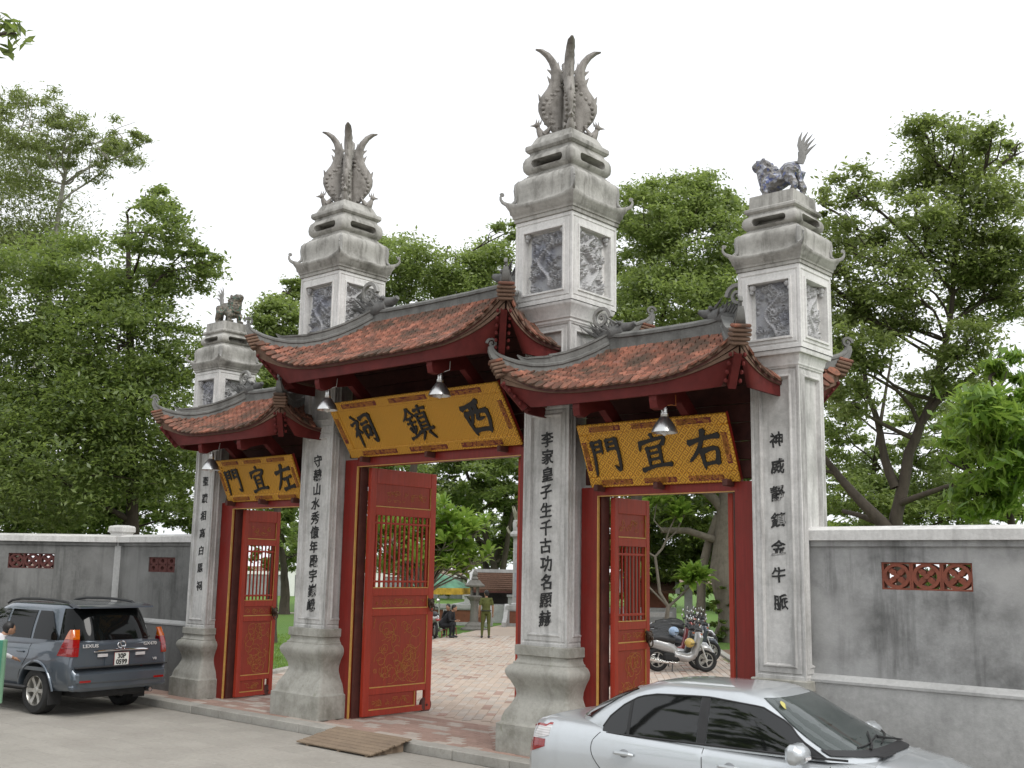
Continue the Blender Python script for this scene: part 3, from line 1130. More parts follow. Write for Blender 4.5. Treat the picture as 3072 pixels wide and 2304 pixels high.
phoenix(-2.578, 'grey phoenix finial on the pillar left of the main gateway')
phoenix(2.578, 'grey phoenix finial topping the pillar right of the main gateway')

def mosaic_mat(name, a, b_, c):
    m_, nt, b = new_mat(name)
    v = coords(nt, obj=True)
    vo = N(nt, 'ShaderNodeTexVoronoi', feature='F1')
    vo.inputs['Scale'].default_value = 26
    nt.links.new(v, vo.inputs['Vector'])
    sp_ = nt.nodes.new('ShaderNodeSeparateColor')
    nt.links.new(vo.outputs['Color'], sp_.inputs[0])
    col = ramp(nt, sp_.outputs[0], [(.3, a), (.45, b_), (.62, a), (.8, c)])
    col = mixc(nt, ramp(nt, noise_tex(nt, v, 5, 4), [(.4, 0), (.6, .85)]), col, tuple(x*.7 for x in a))
    nt.links.new(col, b.inputs['Base Color'])
    b.inputs['Roughness'].default_value = .4
    bump(nt, b, vo.outputs['Distance'], .8, .02)
    return m_
MAT['lion_b'] = mosaic_mat('lion_blue_mosaic', (.20, .19, .18), (.06, .10, .32), (.42, .44, .5))
MAT['lion_g'] = mosaic_mat('lion_brown_mosaic', (.15, .135, .11), (.05, .15, .11), (.26, .22, .16))

def lion(xc, z, face, m_, label):
    """nghe lion facing +x (local), lowered chest, raised rump, flame tail"""
    t = thing('lion_statue', label, 'statue', (xc, 0, z), 0 if face > 0 else PI, 'lions on the end pillars')
    b = MB()
    b.tube([(-.22, 0, .36), (-.12, 0, .36), (0, 0, .27), (.12, 0, .24), (.20, 0, .27)], [.11, .125, .12, .14, .12], 10)
    b.tube([(.18, 0, .25), (.22, 0, .36), (.24, 0, .44)], [.13, .12, .11], 10)      # neck
    b.blob((.26, 0, .49), (.12, .115, .105), 10)
    b.tube([(.28, 0, .50), (.36, 0, .505), (.40, 0, .49)], [.085, .075, .055], 9)   # upper jaw
    b.tube([(.28, 0, .42), (.345, 0, .405)], [.06, .04], 8)                        # lower jaw
    for s_ in (-1, 1):
        b.blob((.31, s_*.06, .555), .03, 7)
        b.blob((.20, s_*.11, .53), (.04, .025, .05), 6)
        b.tube([(.15, s_*.09, .24), (.20, s_*.11, .14), (.17, s_*.115, .07), (.23, s_*.115, .02)], [.075, .06, .045, .05], 8)
        b.blob((.26, s_*.115, .025), (.065, .05, .03), 7)
        b.tube([(-.20, s_*.08, .36), (-.15, s_*.12, .24), (-.24, s_*.12, .12), (-.20, s_*.12, .03)], [.10, .085, .05, .045], 8)
        b.blob((-.16, s_*.12, .025), (.065, .05, .03), 7)
    rg = random.Random(7)
    for k in range(34):                                                          # curled mane and flank tufts
        a = rg.uniform(0, 2*PI)
        q_ = rg.uniform(.36, .54)
        b.blob((.17+rg.uniform(-.05, .06), math.cos(a)*.11, q_-.02), rg.uniform(.025, .04), 6)
    for k in range(9):
        b.blob((-.27+k*.005, 0, .10+k*.035), (.035, .05, .03), 6)
        for s_ in (-1, 1):
            b.blob((.21, s_*.04, .17+k*.025), (.05, .03, .022), 6)
            b.blob((-.16+k*.03, s_*.125, .30-.06*math.sin(k*.4)), (.03, .02, .03), 6)
    link('body', fuse(b, .012, 2), m_, t)
    tl = MB()
    tl.tube([(-.26, 0, .42), (-.29, 0, .50), (-.285, 0, .58)], [.05, .06, .055], 8, flat=.5)
    for i, (dx, dz) in enumerate(((.03, .26), (-.05, .24), (-.11, .19), (-.14, .13), (-.16, .05))):
        p0 = Vector((-.285, 0, .56-.03*i))
        p3 = Vector((-.29+dx*1.0-.04, 0, .58+dz))
        tl.tube([p0, p0.lerp(p3, .35)+Vector((.035, 0, .02)), p0.lerp(p3, .7)+Vector((.03, 0, .01)), p3], [.035, .032, .02, .004], 6, flat=.5)
    put('tail', tl, MAT['finial'], t)
    return t
lion(-6.124, 7.34, 1, MAT['lion_g'], 'small brown mosaic lion on the far left end pillar, facing right')
lion(6.124, 7.335, -1, MAT['lion_b'], 'blue mosaic lion with flame tail on the right end pillar, facing left')

# ------------------------------------------------------------------ roofs
def spiral_disc(mb, c, u, v, r, w=.02, th=.02, turns=1.6, m=0):
    """flat scroll in the plane (u, v)"""
    c, u, v = Vector(c), Vector(u).normalized(), Vector(v).normalized()
    n = u.cross(v)
    pts = []
    k = 26
    for i in range(k):
        f = i/(k-1)
        a = 2*PI*turns*f
        rr = r*(1-.82*f)
        pts.append(c+u*math.cos(a)*rr+v*math.sin(a)*rr)
    prof = [(-w, -th), (w, -th), (w, th), (-w, th)]
    mb.sweep(pts, prof, up=n, m=m, scale=[1-.35*i/(k-1) for i in range(k)])
    mb.blob(c, (w*1.1, w*1.1, w*1.1), 6, m=m)

TILE = MB()
_o = [(-.058, .0), (.058, .0), (.060, -.10), (.048, -.140), (.022, -.164), (0, -.171), (-.022, -.164), (-.048, -.140), (-.060, -.10)]
TILE.prism(_o, (0, .04, 0), (1, 0, 0), (0, 1, 0), (0, 0, 1), .024)

def ridge_dragon(parent, x, z, s, big=1.0):
    """dragon head biting the ridge with a scrolled tail; s = +1 looks towards +x"""
    b = MB()
    X = lambda a: x+s*a*big
    Z = lambda a: z+a*big
    b.tube([(X(-.18), 0, Z(.02)), (X(-.05), 0, Z(.06)), (X(.12), 0, Z(.08)), (X(.24), 0, Z(.10))], [.10*big, .13*big, .12*big, .09*big], 9)
    b.tube([(X(.20), 0, Z(.14)), (X(.34), 0, Z(.15)), (X(.42), 0, Z(.19))], [.085*big, .06*big, .035*big], 8)
    b.tube([(X(.20), 0, Z(.05)), (X(.34), 0, Z(.03))], [.06*big, .035*big], 8)
    rg = random.Random(int(x*7))
    for sy in (-1, 1):
        b.blob((X(.2), sy*.08*big, Z(.2)), .035*big, 6)
        b.cone((X(.14), sy*.06*big, Z(.2)), (X(-.02), sy*.12*big, Z(.32)), .025*big, 5)
        for k in range(9):
            a0 = (X(.10-.045*k), sy*.08*big, Z(.05+.015*(k % 3)))
            b.cone(a0, (X(-.02-.05*k+rg.uniform(-.03, .03)), sy*rg.uniform(.10, .2)*big, Z(.12+rg.uniform(0, .14))), .03*big, 5)
    for k in range(8):
        b.cone((X(.1-.05*k), 0, Z(.14)), (X(.04-.06*k), 0, Z(.28+.02*(k % 2))), .026*big, 5)
    put('ridge_dragon', b, MAT['dragon'], parent, smooth=50)
    sc = MB()
    sc.tube([(X(-.16), 0, Z(.0)), (X(-.25), 0, Z(.10)), (X(-.24), 0, Z(.20))], [.06*big, .05*big, .04*big], 7, flat=.7)
    spiral_disc(sc, (X(-.17), 0, Z(.33)), (s, 0, 0), (0, 0, 1), .165*big, .026*big, .03*big, 1.5)
    put('scroll_tail', sc, MAT['finial'], parent)

def roof(label, xc, Lx, Ly, rx, ze, zc, zt, zr, pw, nbr, brx, zlint, fh=.23):
    t = thing('gate_roof', label, 'roof', (xc, 0, 0), 0, 'tiled roofs of the three gateways')
    base = lambda s: zt+(ze-zt)*(1-max(0, 1-s)**1.32+max(0, s-1)*.3)
    lift = lambda s, a: (zc-ze)*max(0, s)**2.4*abs(a)**pw
    def front(s, a, sg=-1):
        k = 1+.03*abs(a)**6*s
        return Vector((a*(rx+(Lx-rx)*s)*(1+.012*abs(a)**6*s), sg*Ly*s*.955*k, base(s)+lift(s, a)))
    def side(s, a, sg=1):
        return Vector((sg*(rx+(Lx-rx)*s)*(1+.012*abs(a)**6*s), a*Ly*s*.955*(1+.03*abs(a)**6*s), base(s)+lift(s, a)))
    SL = [lambda s, a: front(s, a, -1), lambda s, a: front(s, -a, 1), lambda s, a: side(s, a, 1), lambda s, a: side(s, -a, -1)]
    # deck under the tiles
    dk = MB()
    for f in SL:
        ns, na = 10, 24
        P = [[f(.02+.97*i/ns, -1+2*j/na)-Vector((0, 0, .035)) for j in range(na+1)] for i in range(ns+1)]
        dk.shell(P, [[(0, 0, 1)]*(na+1)]*(ns+1), .04)
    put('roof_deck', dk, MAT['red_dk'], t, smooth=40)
    # tiles
    tile_me = TILE.mesh('tile', 0)
    tile_me.materials.append(MAT['tile'])
    rng = random.Random(int(xc*3)+5)
    spots = []
    slope = math.hypot(Ly, zt-ze)
    for fi, f in enumerate(SL):
        plan = slope if fi < 2 else math.hypot(Lx-rx, zt-ze)
        nr = int(plan/.108)
        for i in range(nr+1):
            s = (i+.35)/nr
            if s > 1.0:
                continue
            half = (rx+(Lx-rx)*s) if fi < 2 else Ly*s*.955
            nc = max(1, int(round(2*half/.142)))
            for j in range(nc):
                a = -1+2*(j+.5+(.25 if i % 2 else -.25))/nc
                a = max(-.985, min(.985, a))
                p = f(s, a)
                du = (f(s, min(1, a+.02))-f(s, max(-1, a-.02))).normalized()
                dv = (f(min(1.02, s+.02), a)-f(s-.02, a)).normalized()
                n = du.cross(-dv).normalized()
                if n.z < 0:
                    n = -n
                M = frame_M(p+n*.012, du, -dv, n)
                yy = (-dv - du*du.dot(-dv)).normalized()
                M = frame_M(p+n*(.014+rng.uniform(-.003, .004)), du if n.dot(du.cross(yy)) > 0 else -du, yy, n)
                M = M @ Matrix.Rotation(R(19+rng.uniform(-6, 6)), 4, 'X') @ Matrix.Rotation(R(rng.uniform(-6, 6)), 4, 'Z')
                wp = Vector((xc, 0, 0))+p
                # stone pillars pierce the roof
                if any(abs(wp.x-px) < ph+.05 and abs(wp.y) < ph+.05 for px, ph in ((-2.578, .42), (2.578, .42), (-6.124, .33), (6.124, .33))):
                    continue
                spots.append(((wp-CAM_POS).length+(0 if fi == 0 else (3 if fi == 2 else 30)), M))
    spots.sort(key=lambda q_: q_[0])
    rest = MB()
    for k, (d, M) in enumerate(spots):
        if k < 295:
            link('roof_tile', tile_me, None, t, M=M)
        else:
            rest.merge(TILE, M)
    o = put('roof_tile_field', rest, MAT['tile'], t, smooth=0)
    o['kind'] = 'stuff'
    # mortar bands under the eave edge, fascia boards
    na = 40
    for fi, f in enumerate(SL):
        for b_, (zo, ins) in enumerate(((0, 0.0), (.33, .018), (.66, .034))):
            mb = MB()
            rows = [[], [], [], []]
            for j in range(na+1):
                a = -1+2*j/na
                th = .075+.20*abs(a)**6
                p = f(1.0-ins*.6, a*(1-ins*.25))
                c = Vector((0, 0, 1))
                out = (f(1, a)-f(.9, a))
                out.z = 0
                out.normalize()
                top = p-Vector((0, 0, .012+th*zo))
                for r_, q_ in zip(rows, (top, top-Vector((0, 0, th*.31)), top-Vector((0, 0, th*.31))-out*.10, top-out*.10)):
                    r_.append(q_)
            mb.grid([list(x_) for x_ in zip(*rows)], wrap=True)
            put('eave_band', mb, MAT['mortar'], t, smooth=40)
        mb = MB()
        rows = [[], [], [], []]
        for j in range(na+1):
            a = -1+2*j/na
            th = .075+.20*abs(a)**6
            p = f(.965, a*.985)
            out = (f(1, a)-f(.9, a))
            out.z = 0
            out.normalize()
            ztop = p.z-.012-th*.97
            zbot = ze-fh+.05*abs(a)**4
            lat = f(1, min(1, a+.02))-f(1, max(-1, a-.02))
            lat.z = 0
            lat.normalize()
            k5 = abs(a)**5*Lx/2.84
            q2 = Vector((p.x, p.y, zbot))-lat*math.copysign(.33*k5, a)-out*.33*k5
            q1 = Vector((p.x, p.y, ztop))
            for r_, q_ in zip(rows, (q1, q2, q2-out*.045, q1-out*.045)):
                r_.append(q_)
        mb.grid([list(x_) for x_ in zip(*rows)], wrap=True)
        put('fascia_board', mb, MAT['fascia'], t, smooth=40)
    # corner posts with carved beads, raked like the prow of a boat
    for sx in (-1, 1):
        for sy in (-1, 1):
            mb = MB()
            c = front(.965, sx*.985, sy)
            kk = Lx/2.84
            top = Vector((c.x, c.y, c.z-.24))
            bot = Vector((c.x-sx*.33*kk, c.y-sy*.33*kk, ze-fh+.03))
            d = Vector((sx, sy, 0)).normalized()
            sd = Vector((-d.y, d.x, 0))
            mb.sweep([bot, top], [(-.045, -.045), (.045, -.045), (.045, .045), (-.045, .045)], up=d)
            nb = max(4, int((top-bot).length/.10))
            for k in range(nb):
                for q_ in (-1, 1):
                    mb.blob(bot.lerp(top, (k+.7)/nb)+d*.018+sd*q_*.085, (.026, .026, .030), 7)
            put('corner_post', mb, MAT['fascia'], t)
            for k in range(5):
                ns = MB()
                w_ = (.21+.05*math.sin(k*.7+.3))*(.75+.25*kk)
                cz = front(1.0, sx, sy)+d*(.03-.026*k)+Vector((0, 0, .0-.046*k))
                rz = Matrix.Rotation(math.atan2(d.y, d.x)-PI/2, 3, 'Z') @ Matrix.Rotation(R(-14), 3, 'X')
                ns.cbox(cz, (w_, .20, .046), .014, rz)
                put('corner_nose', ns, MAT['tile'] if k == 0 else MAT['mortar'], t, smooth=0)
    # rafters and purlins underneath
    n = int(2*rx/.22)
    for j in range(n+1):
        xx = -rx*.98+j*2*rx*.98/n
        for sg in (-1, 1):
            mb = MB()
            pts = [Vector((xx, sg*Ly*s*.93, base(s)-.11)) for s in (.05, .35, .65, .95)]
            mb.sweep(pts, [(-.03, -.035), (.03, -.035), (.03, .035), (-.03, .035)])
            put('rafter', mb, MAT['red_dk'], t, smooth=0)
    for sg in (-1, 1):
        for s in (.42, .72):
            mb = MB()
            mb.cbox((0, sg*Ly*s*.93, base(s)-.21), (2*(rx+(Lx-rx)*s*.75), .10, .12), .015)
            put('purlin', mb, MAT['red_dk'], t, smooth=0)
    # cantilever eave brackets
    for bx in brx:
        for sg in (-1, 1):
            mb = MB()
            ye = Ly*.90
            prof = [(0, zlint+.62), (.0, zlint+.40), (.55*ye, ze-fh-.02), (.80*ye, ze-fh-.10), (.90*ye, ze-fh-.17), (.98*ye, ze-fh-.155), (1.0*ye, ze-fh-.06), (1.0*ye, ze-fh+.16), (.6*ye, ze-fh+.26)]
            mb.prism(prof, (bx-.055, 0, 0), (0, sg, 0), ZV, (1, 0, 0), .11)
            put('eave_bracket', mb, MAT['fascia'], t, smooth=0)
    # ridge, hip ridges, finials
    rd = MB()
    prof = [(-.10, -.12), (.10, -.12), (.085, 0), (.085, .10), (.105, .11), (.105, .15), (.06, .19), (-.06, .19), (-.105, .15), (-.105, .11), (-.085, .10), (-.085, 0)]
    zz = zr-.19
    rd.sweep([(-rx-.02, 0, zz+.045), (-rx*.8, 0, zz+.012), (-rx*.4, 0, zz), (rx*.4, 0, zz), (rx*.8, 0, zz+.012), (rx+.02, 0, zz+.045)], prof)
    put('ridge', rd, MAT['ridge'], t, smooth=30)
    for sx in (-1, 1):
        for sy in (-1, 1):
            hp = MB()
            d = (front(1, sx, sy)-front(.8, sx, sy))
            d.z = 0
            d.normalize()
            low = [(-.075, -.06), (.075, -.06), (.065, .04), (.08, .05), (.08, .08), (.04, .11), (-.04, .11), (-.08, .08), (-.08, .05), (-.065, .04)]
            pts = [front(s, sx, sy)+Vector((0, 0, .02)) for s in (.02, .15, .3, .45, .6, .72, .84, .93, 1.0)]
            e = pts[-1]
            pts += [e+d*.07+Vector((0, 0, .06)), e+d*.105+Vector((0, 0, .13)), e+d*.11+Vector((0, 0, .19))]
            hp.sweep(pts, low, scale=[1]*7+[.95, .85, .7, .55, .4])
            spiral_disc(hp, e+d*.085+Vector((0, 0, .235)), d, (0, 0, 1), .075, .018, .02, 1.3)
            put('hip_ridge', hp, MAT['ridge'], t, smooth=40)
            up = MB()
            hi = [(-.06, 0), (.06, 0), (.06, .09), (.075, .10), (.075, .13), (-.075, .13), (-.075, .10), (-.06, .09)]
            pts = [front(s, sx, sy)+Vector((0, 0, .11)) for s in (.0, .12, .25, .4, .5, .56)]
            up.sweep(pts, hi)
            pts = [front(s, sx, sy)+Vector((0, 0, .10)) for s in (.54, .62, .70, .77)]
            e = pts[-1]
            pts += [e+d*.07+Vector((0, 0, .05)), e+d*.12+Vector((0, 0, .12))]
            up.sweep(pts, hi, scale=[.92, .92, .85, .7, .45, .12])
            put('hip_ridge_cap', up, MAT['ridge'], t, smooth=40)
    big = 1.25 if Lx > 2.3 else 1.0
    ridge_dragon(t, -rx-.02, zr-.06, 1, big)
    ridge_dragon(t, rx+.02, zr-.06, -1, big)
    return t

roof('large tiled hip roof over the main gateway', 0, 2.84, 1.68, 1.62, 5.76, 6.40, 6.80, 6.97, 4.6, 0, (-1.28, 1.28), 4.45)
roof('smaller tiled hip roof over the right gateway, mossy dark tiles', 4.351, 1.87, 1.36, .92, 4.95, 5.42, 5.71, 5.90, 3.6, 0, (-.6, .6), 3.78, .21)
roof('smaller tiled hip roof over the left gateway, farthest of the three', -4.351, 1.87, 1.36, .92, 4.95, 5.42, 5.71, 5.90, 3.6, 0, (-.6, .6), 3.78, .21)

# ------------------------------------------------------------------ gateway frames and doors
def scroll_lines(mb, w, h, seed, n, wid=.006, s0=.03, s1=.08):
    """thin painted gold scrollwork lying in the xy plane"""
    rg = random.Random(seed)
    for k in range(n):
        x, y = rg.uniform(-w/2+s1, w/2-s1), rg.uniform(-h/2+s0, h/2-s0)
        r_ = rg.uniform(s0, s1)
        a0, tr, sg = rg.uniform(0, 6.3), rg.uniform(.5, 1.3), rg.choice([-1, 1])
        pts = []
        for i in range(14):
            f = i/13
            a = a0+sg*2*PI*tr*f
            rr = r_*(1-.75*f)
            px = max(-w/2, min(w/2, x+math.cos(a)*rr*1.2))
            py = max(-h/2, min(h/2, y+math.sin(a)*rr*1.2))
            pts.append((px, py, .001))
        mb.sweep(pts, [(-wid/2, 0), (wid/2, 0), (wid/2, .002), (-wid/2, .002)])
    for k in range(n//3):
        x, y = rg.uniform(-w/2, w/2), rg.uniform(-h/2, h/2)
        dx, dy = rg.uniform(-1, 1)*w*.25, rg.uniform(-1, 1)*h*.22
        am = rg.uniform(.02, .06)
        pts = [(max(-w/2, min(w/2, x+dx*i/11+am*math.sin(i*.9)*(dy != 0))), max(-h/2, min(h/2, y+dy*i/11+am*.6*math.cos(i*.9))), .001) for i in range(12)]
        mb.sweep(pts, [(-wid/2, 0), (wid/2, 0), (wid/2, .002), (-wid/2, .002)])

def door_leaf(parent, W, H, nbar, hinge, ang, seed):
    """leaf built in its own plane: x from hinge to free edge, z up, +-y thickness"""
    M = Matrix.Translation(hinge) @ Matrix.Rotation(ang, 4, 'Z')
    d = bpy.data.objects.new('door_leaf', None)
    COL.objects.link(d)
    d.parent = parent
    d.matrix_local = M
    d.empty_display_size = .1
    th, st = .075, .105*W/1.65+.04
    z = [0, .095, .34, .45, 1.62, 1.74, 1.95, 2.08, 3.30, 3.44, 3.83, 4.09]
    k = H/4.09
    z = [q_*k for q_ in z]
    fr = MB()
    for x0, x1 in ((0, st), (W-st, W)):
        fr.cbox(((x0+x1)/2, 0, H/2), (x1-x0, th, H), .008)
    for a, b_ in ((1, 0), (2, 3), (4, 5), (6, 7), (8, 9), (10, 11)):
        lo, hi = min(z[a], z[b_]), max(z[a], z[b_])
        fr.cbox((W/2, 0, (lo+hi)/2), (W-2*st+.004, th-.006, hi-lo), .006)
    put('stile_and_rail', fr, MAT['red_door'], d, smooth=0)
    for i, (lo, hi) in enumerate(((z[1], z[2]), (z[3], z[4]), (z[5], z[6]), (z[9], z[10]))):
        w_ = W-2*st-(.26*W/1.65 if i == 0 else 0)
        cx = st+w_/2
        pn = MB()
        pn.bbox((st, -.018, lo), (st+w_, .018, hi))
        if i == 0:
            pn.bbox((st+w_, -.03, lo), (st+w_+.05, .03, hi))
        put('door_panel', pn, MAT['red_panel'], d, smooth=0)
        for sg in (-1, 1):
            tr = MB()
            e = .008
            for (x0, x1, z0, z1) in ((st, st+w_, lo, lo+2*e), (st+w_-e, st+w_, lo, hi)):
                tr.bbox((x0, sg*.024-.012, z0), (x1, sg*.024+.012, z1))
            put('gold_trim', tr, MAT['gold'], d, smooth=0)
            orn = MB()
            hh = hi-lo
            if i == 1:
                scroll_lines(orn, w_*.9, hh*.92, seed+i, 46 if W > 1.2 else 26, .007, .05, .17)
            else:
                scroll_lines(orn, w_*.85, hh*.5, seed+i, 16 if W > 1.2 else 9, .005, .02, .05)
            put('gold_scrollwork', orn, MAT['gold_dull'], d, smooth=0,
                M=frame_M((cx, sg*.019, (lo+hi)/2), (-sg, 0, 0), ZV, (0, sg, 0)))['kind'] = 'stuff'
    lo, hi = z[7], z[8]
    for j in range(nbar):
        xx = st+(j+.5)*(W-2*st)/nbar
        b_ = MB()
        b_.cbox((xx, 0, (lo+hi)/2), (.034*W/1.65+.006, .03, hi-lo), .005)
        put('lattice_bar', b_, MAT['red_door'], d, smooth=0)
    for zz in (lo+.11*k, hi-.13*k):
        b_ = MB()
        b_.cbox((W/2, 0, zz), (W-2*st, .042, .035), .006)
        put('lattice_rail', b_, MAT['red_door'], d, smooth=0)
    tr = MB()
    for sg in (-1, 1):
        tr.bbox((st, sg*.028-.008, lo), (W-st, sg*.028+.008, lo+.014))
        tr.bbox((W-st-.008, sg*.028-.008, lo), (W-st, sg*.028+.008, hi))
    put('gold_trim', tr, MAT['gold'], d, smooth=0)
    for sg in (-1, 1):
        kn = MB()
        c = Vector((W-st*.55, sg*.05, z[6]-.14*k))
        kn.blob(c, (.075, .05, .085), 9)
        kn.blob(c+Vector((0, sg*.04, -.01)), (.04, .04, .035), 7)
        for q_ in (-1, 1):
            kn.blob(c+Vector((q_*.04, sg*.03, .035)), .02, 6)
            kn.blob(c+Vector((q_*.055, 0, .07)), (.025, .025, .03), 6)
        pts = [c+Vector((math.cos(a)*.055, sg*.035, -.075+math.sin(a)*.055)) for a in [i*2*PI/14 for i in range(15)]]
        kn.tube(pts, .011, 6)
        put('lion_knocker', kn, MAT['bronze'], d)
    wh = MB()
    wr = .13*k
    wh.lathe([(wr*.25, -.035), (wr*.9, -.035), (wr, -.022), (wr, .022), (wr*.9, .035), (wr*.25, .035)], 20, c=(W-.10, 0, wr*.9-.03), rot=Matrix.Rotation(PI/2, 3, 'X'))
    wh.lathe([(wr*.16, -.05), (wr*.16, .05)], 10, c=(W-.10, 0, wr*.9-.03), rot=Matrix.Rotation(PI/2, 3, 'X'))
    put('door_wheel', wh, MAT['red_dk'], d)
    return d

def gateway(label, xc, xl, xr, half, zl, leafW, nbar, seed, zroof, ang):
    """xl, xr = pillar faces (local); half = clear opening half width; zl = lintel underside"""
    t = thing('gateway_frame', label, 'gateway', (xc, 0, .12), 0, 'red timber gateways')
    z0 = 0.0
    H = zl-.12
    for sg, xe in ((-1, xl), (1, xr)):
        mb = MB()
        a, b_ = sorted((sg*half, xe))
        mb.bbox((a, -.11, z0), (b_, .11, H+.12))
        put('jamb', mb, MAT['red'], t, smooth=0)
        if sg < 0:
            g = MB()
            x0, x1 = sorted((sg*half, sg*(half-.015)))
            g.bbox((x0, -.118, z0), (x1, -.08, H))
            put('gold_line', g, MAT['gold'], t, smooth=0)
        s_ = MB()
        x0, x1 = sorted((sg*(half-.018), sg*(half-.055)))
        s_.bbox((x0, -.055, z0), (x1, .10, H))
        put('door_stop', s_, MAT['red_dk'], t, smooth=0)
    mb = MB()
    mb.bbox((-half, -.105, H), (half, .105, H+.16))
    put('lintel', mb, MAT['red'], t, smooth=0)
    g = MB()
    g.bbox((-half, -.110, H-.008), (half, -.07, H+.003))
    put('gold_line', g, MAT['gold'], t, smooth=0)
    zz = H+.16
    while zz < zroof-.12:
        h = min(.24, zroof-.12-zz)
        mb = MB()
        mb.cbox(((xl+xr)/2, 0, zz+h/2), (xr-xl, .06, h-.008), .008)
        put('transom_board', mb, MAT['red_dk'], t, smooth=0)
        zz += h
    for xx in (xl*.72, xr*.72, 0):
        mb = MB()
        mb.cbox((xx, -.20, H+.10), (.07, .20, .09), .012)
        put('sign_rest', mb, MAT['red_dk'], t, smooth=0)
    door_leaf(t, leafW, H-.03, nbar, (-half+.135, .06, .02), R(90+ang), seed)
    door_leaf(t, leafW, H-.03, nbar, (half-.17, .06, .02), R(90-2), seed+50)
    return t
gateway('tall red main gateway in the middle with a lattice door standing open', 0, -2.164, 2.164, 1.85, 4.27, 1.60, 12, 100, 6.55, 1.0)
gateway('narrow red gateway on the right behind the silver sedan', 4.351, -1.359, 1.4455, 1.08, 3.62, .92, 8, 200, 5.5, 3)
gateway('narrow red gateway on the left beside the grey SUV', -4.351, -1.4455, 1.359, 1.08, 3.63, .92, 8, 300, 5.5, 7)

# ------------------------------------------------------------------ name boards
STROKES = {
 '西': [((2, 80), (30, 85), (64, 93)), ((36, 84), (34, 62), (24, 40)), ((52, 86), (54, 60), (50, 46), (68, 44)), ((12, 62), (15, 40), (24, 8)), ((12, 62), (50, 67), (86, 63)), ((86, 64), (88, 40), (80, 6)), ((24, 12), (52, 15), (82, 12))],
 '祠': [((14, 94), (24, 84)), ((4, 70), (34, 77)), ((34, 77), (20, 52), (4, 34)), ((20, 58), (20, 30), (20, 0)), ((26, 50), (35, 40)), ((46, 84), (70, 91), (88, 88)), ((88, 89), (90, 50), (88, 6), (77, 13)), ((48, 66), (72, 70)), ((50, 50), (52, 24)), ((50, 50), (74, 54), (72, 28)), ((52, 28), (72, 30))],
 '鎮': [((24, 99), (14, 80), (0, 66)), ((24, 96), (34, 84), (45, 74)), ((12, 68), (36, 70)), ((8, 53), (40, 57)), ((24, 68), (24, 14)), ((12, 42), (16, 29)), ((36, 44), (31, 30)), ((2, 8), (24, 14), (44, 22)), ((50, 87), (74, 92), (95, 91)), ((73, 101), (70, 82)), ((56, 76), (56, 26)), ((56, 76), (88, 78)), ((88, 78), (87, 28)), ((57, 63), (87, 65)), ((57, 50), (87, 52)), ((57, 38), (87, 40)), ((44, 23), (70, 27), (101, 28)), ((62, 20), (51, 2)), ((80, 20), (97, 0))],
 '門': [((10, 93), (11, 50), (8, 2)), ((10, 90), (40, 92)), ((40, 92), (39, 62)), ((11, 77), (39, 79)), ((11, 64), (39, 65)), ((60, 92), (60, 64)), ((60, 92), (90, 93)), ((90, 93), (92, 50), (90, 4), (77, 12)), ((61, 79), (90, 80)), ((61, 65), (90, 66))],
 '宜': [((50, 101), (53, 88)), ((12, 83), (9, 65)), ((12, 80), (50, 85), (88, 84), (80, 69)), ((30, 64), (30, 16)), ((30, 64), (70, 66)), ((70, 66), (69, 16)), ((31, 48), (69, 50)), ((31, 33), (69, 34)), ((4, 7), (50, 13), (97, 12))],
 '右': [((4, 71), (50, 78), (95, 80)), ((50, 101), (40, 70), (22, 44), (2, 26)), ((38, 45), (40, 5)), ((38, 44), (82, 48), (78, 7)), ((40, 10), (78, 12))],
 '左': [((4, 73), (50, 80), (93, 82)), ((46, 101), (38, 70), (24, 40), (2, 12)), ((42, 46), (87, 50)), ((64, 48), (63, 12)), ((34, 7), (64, 11), (99, 12))]}

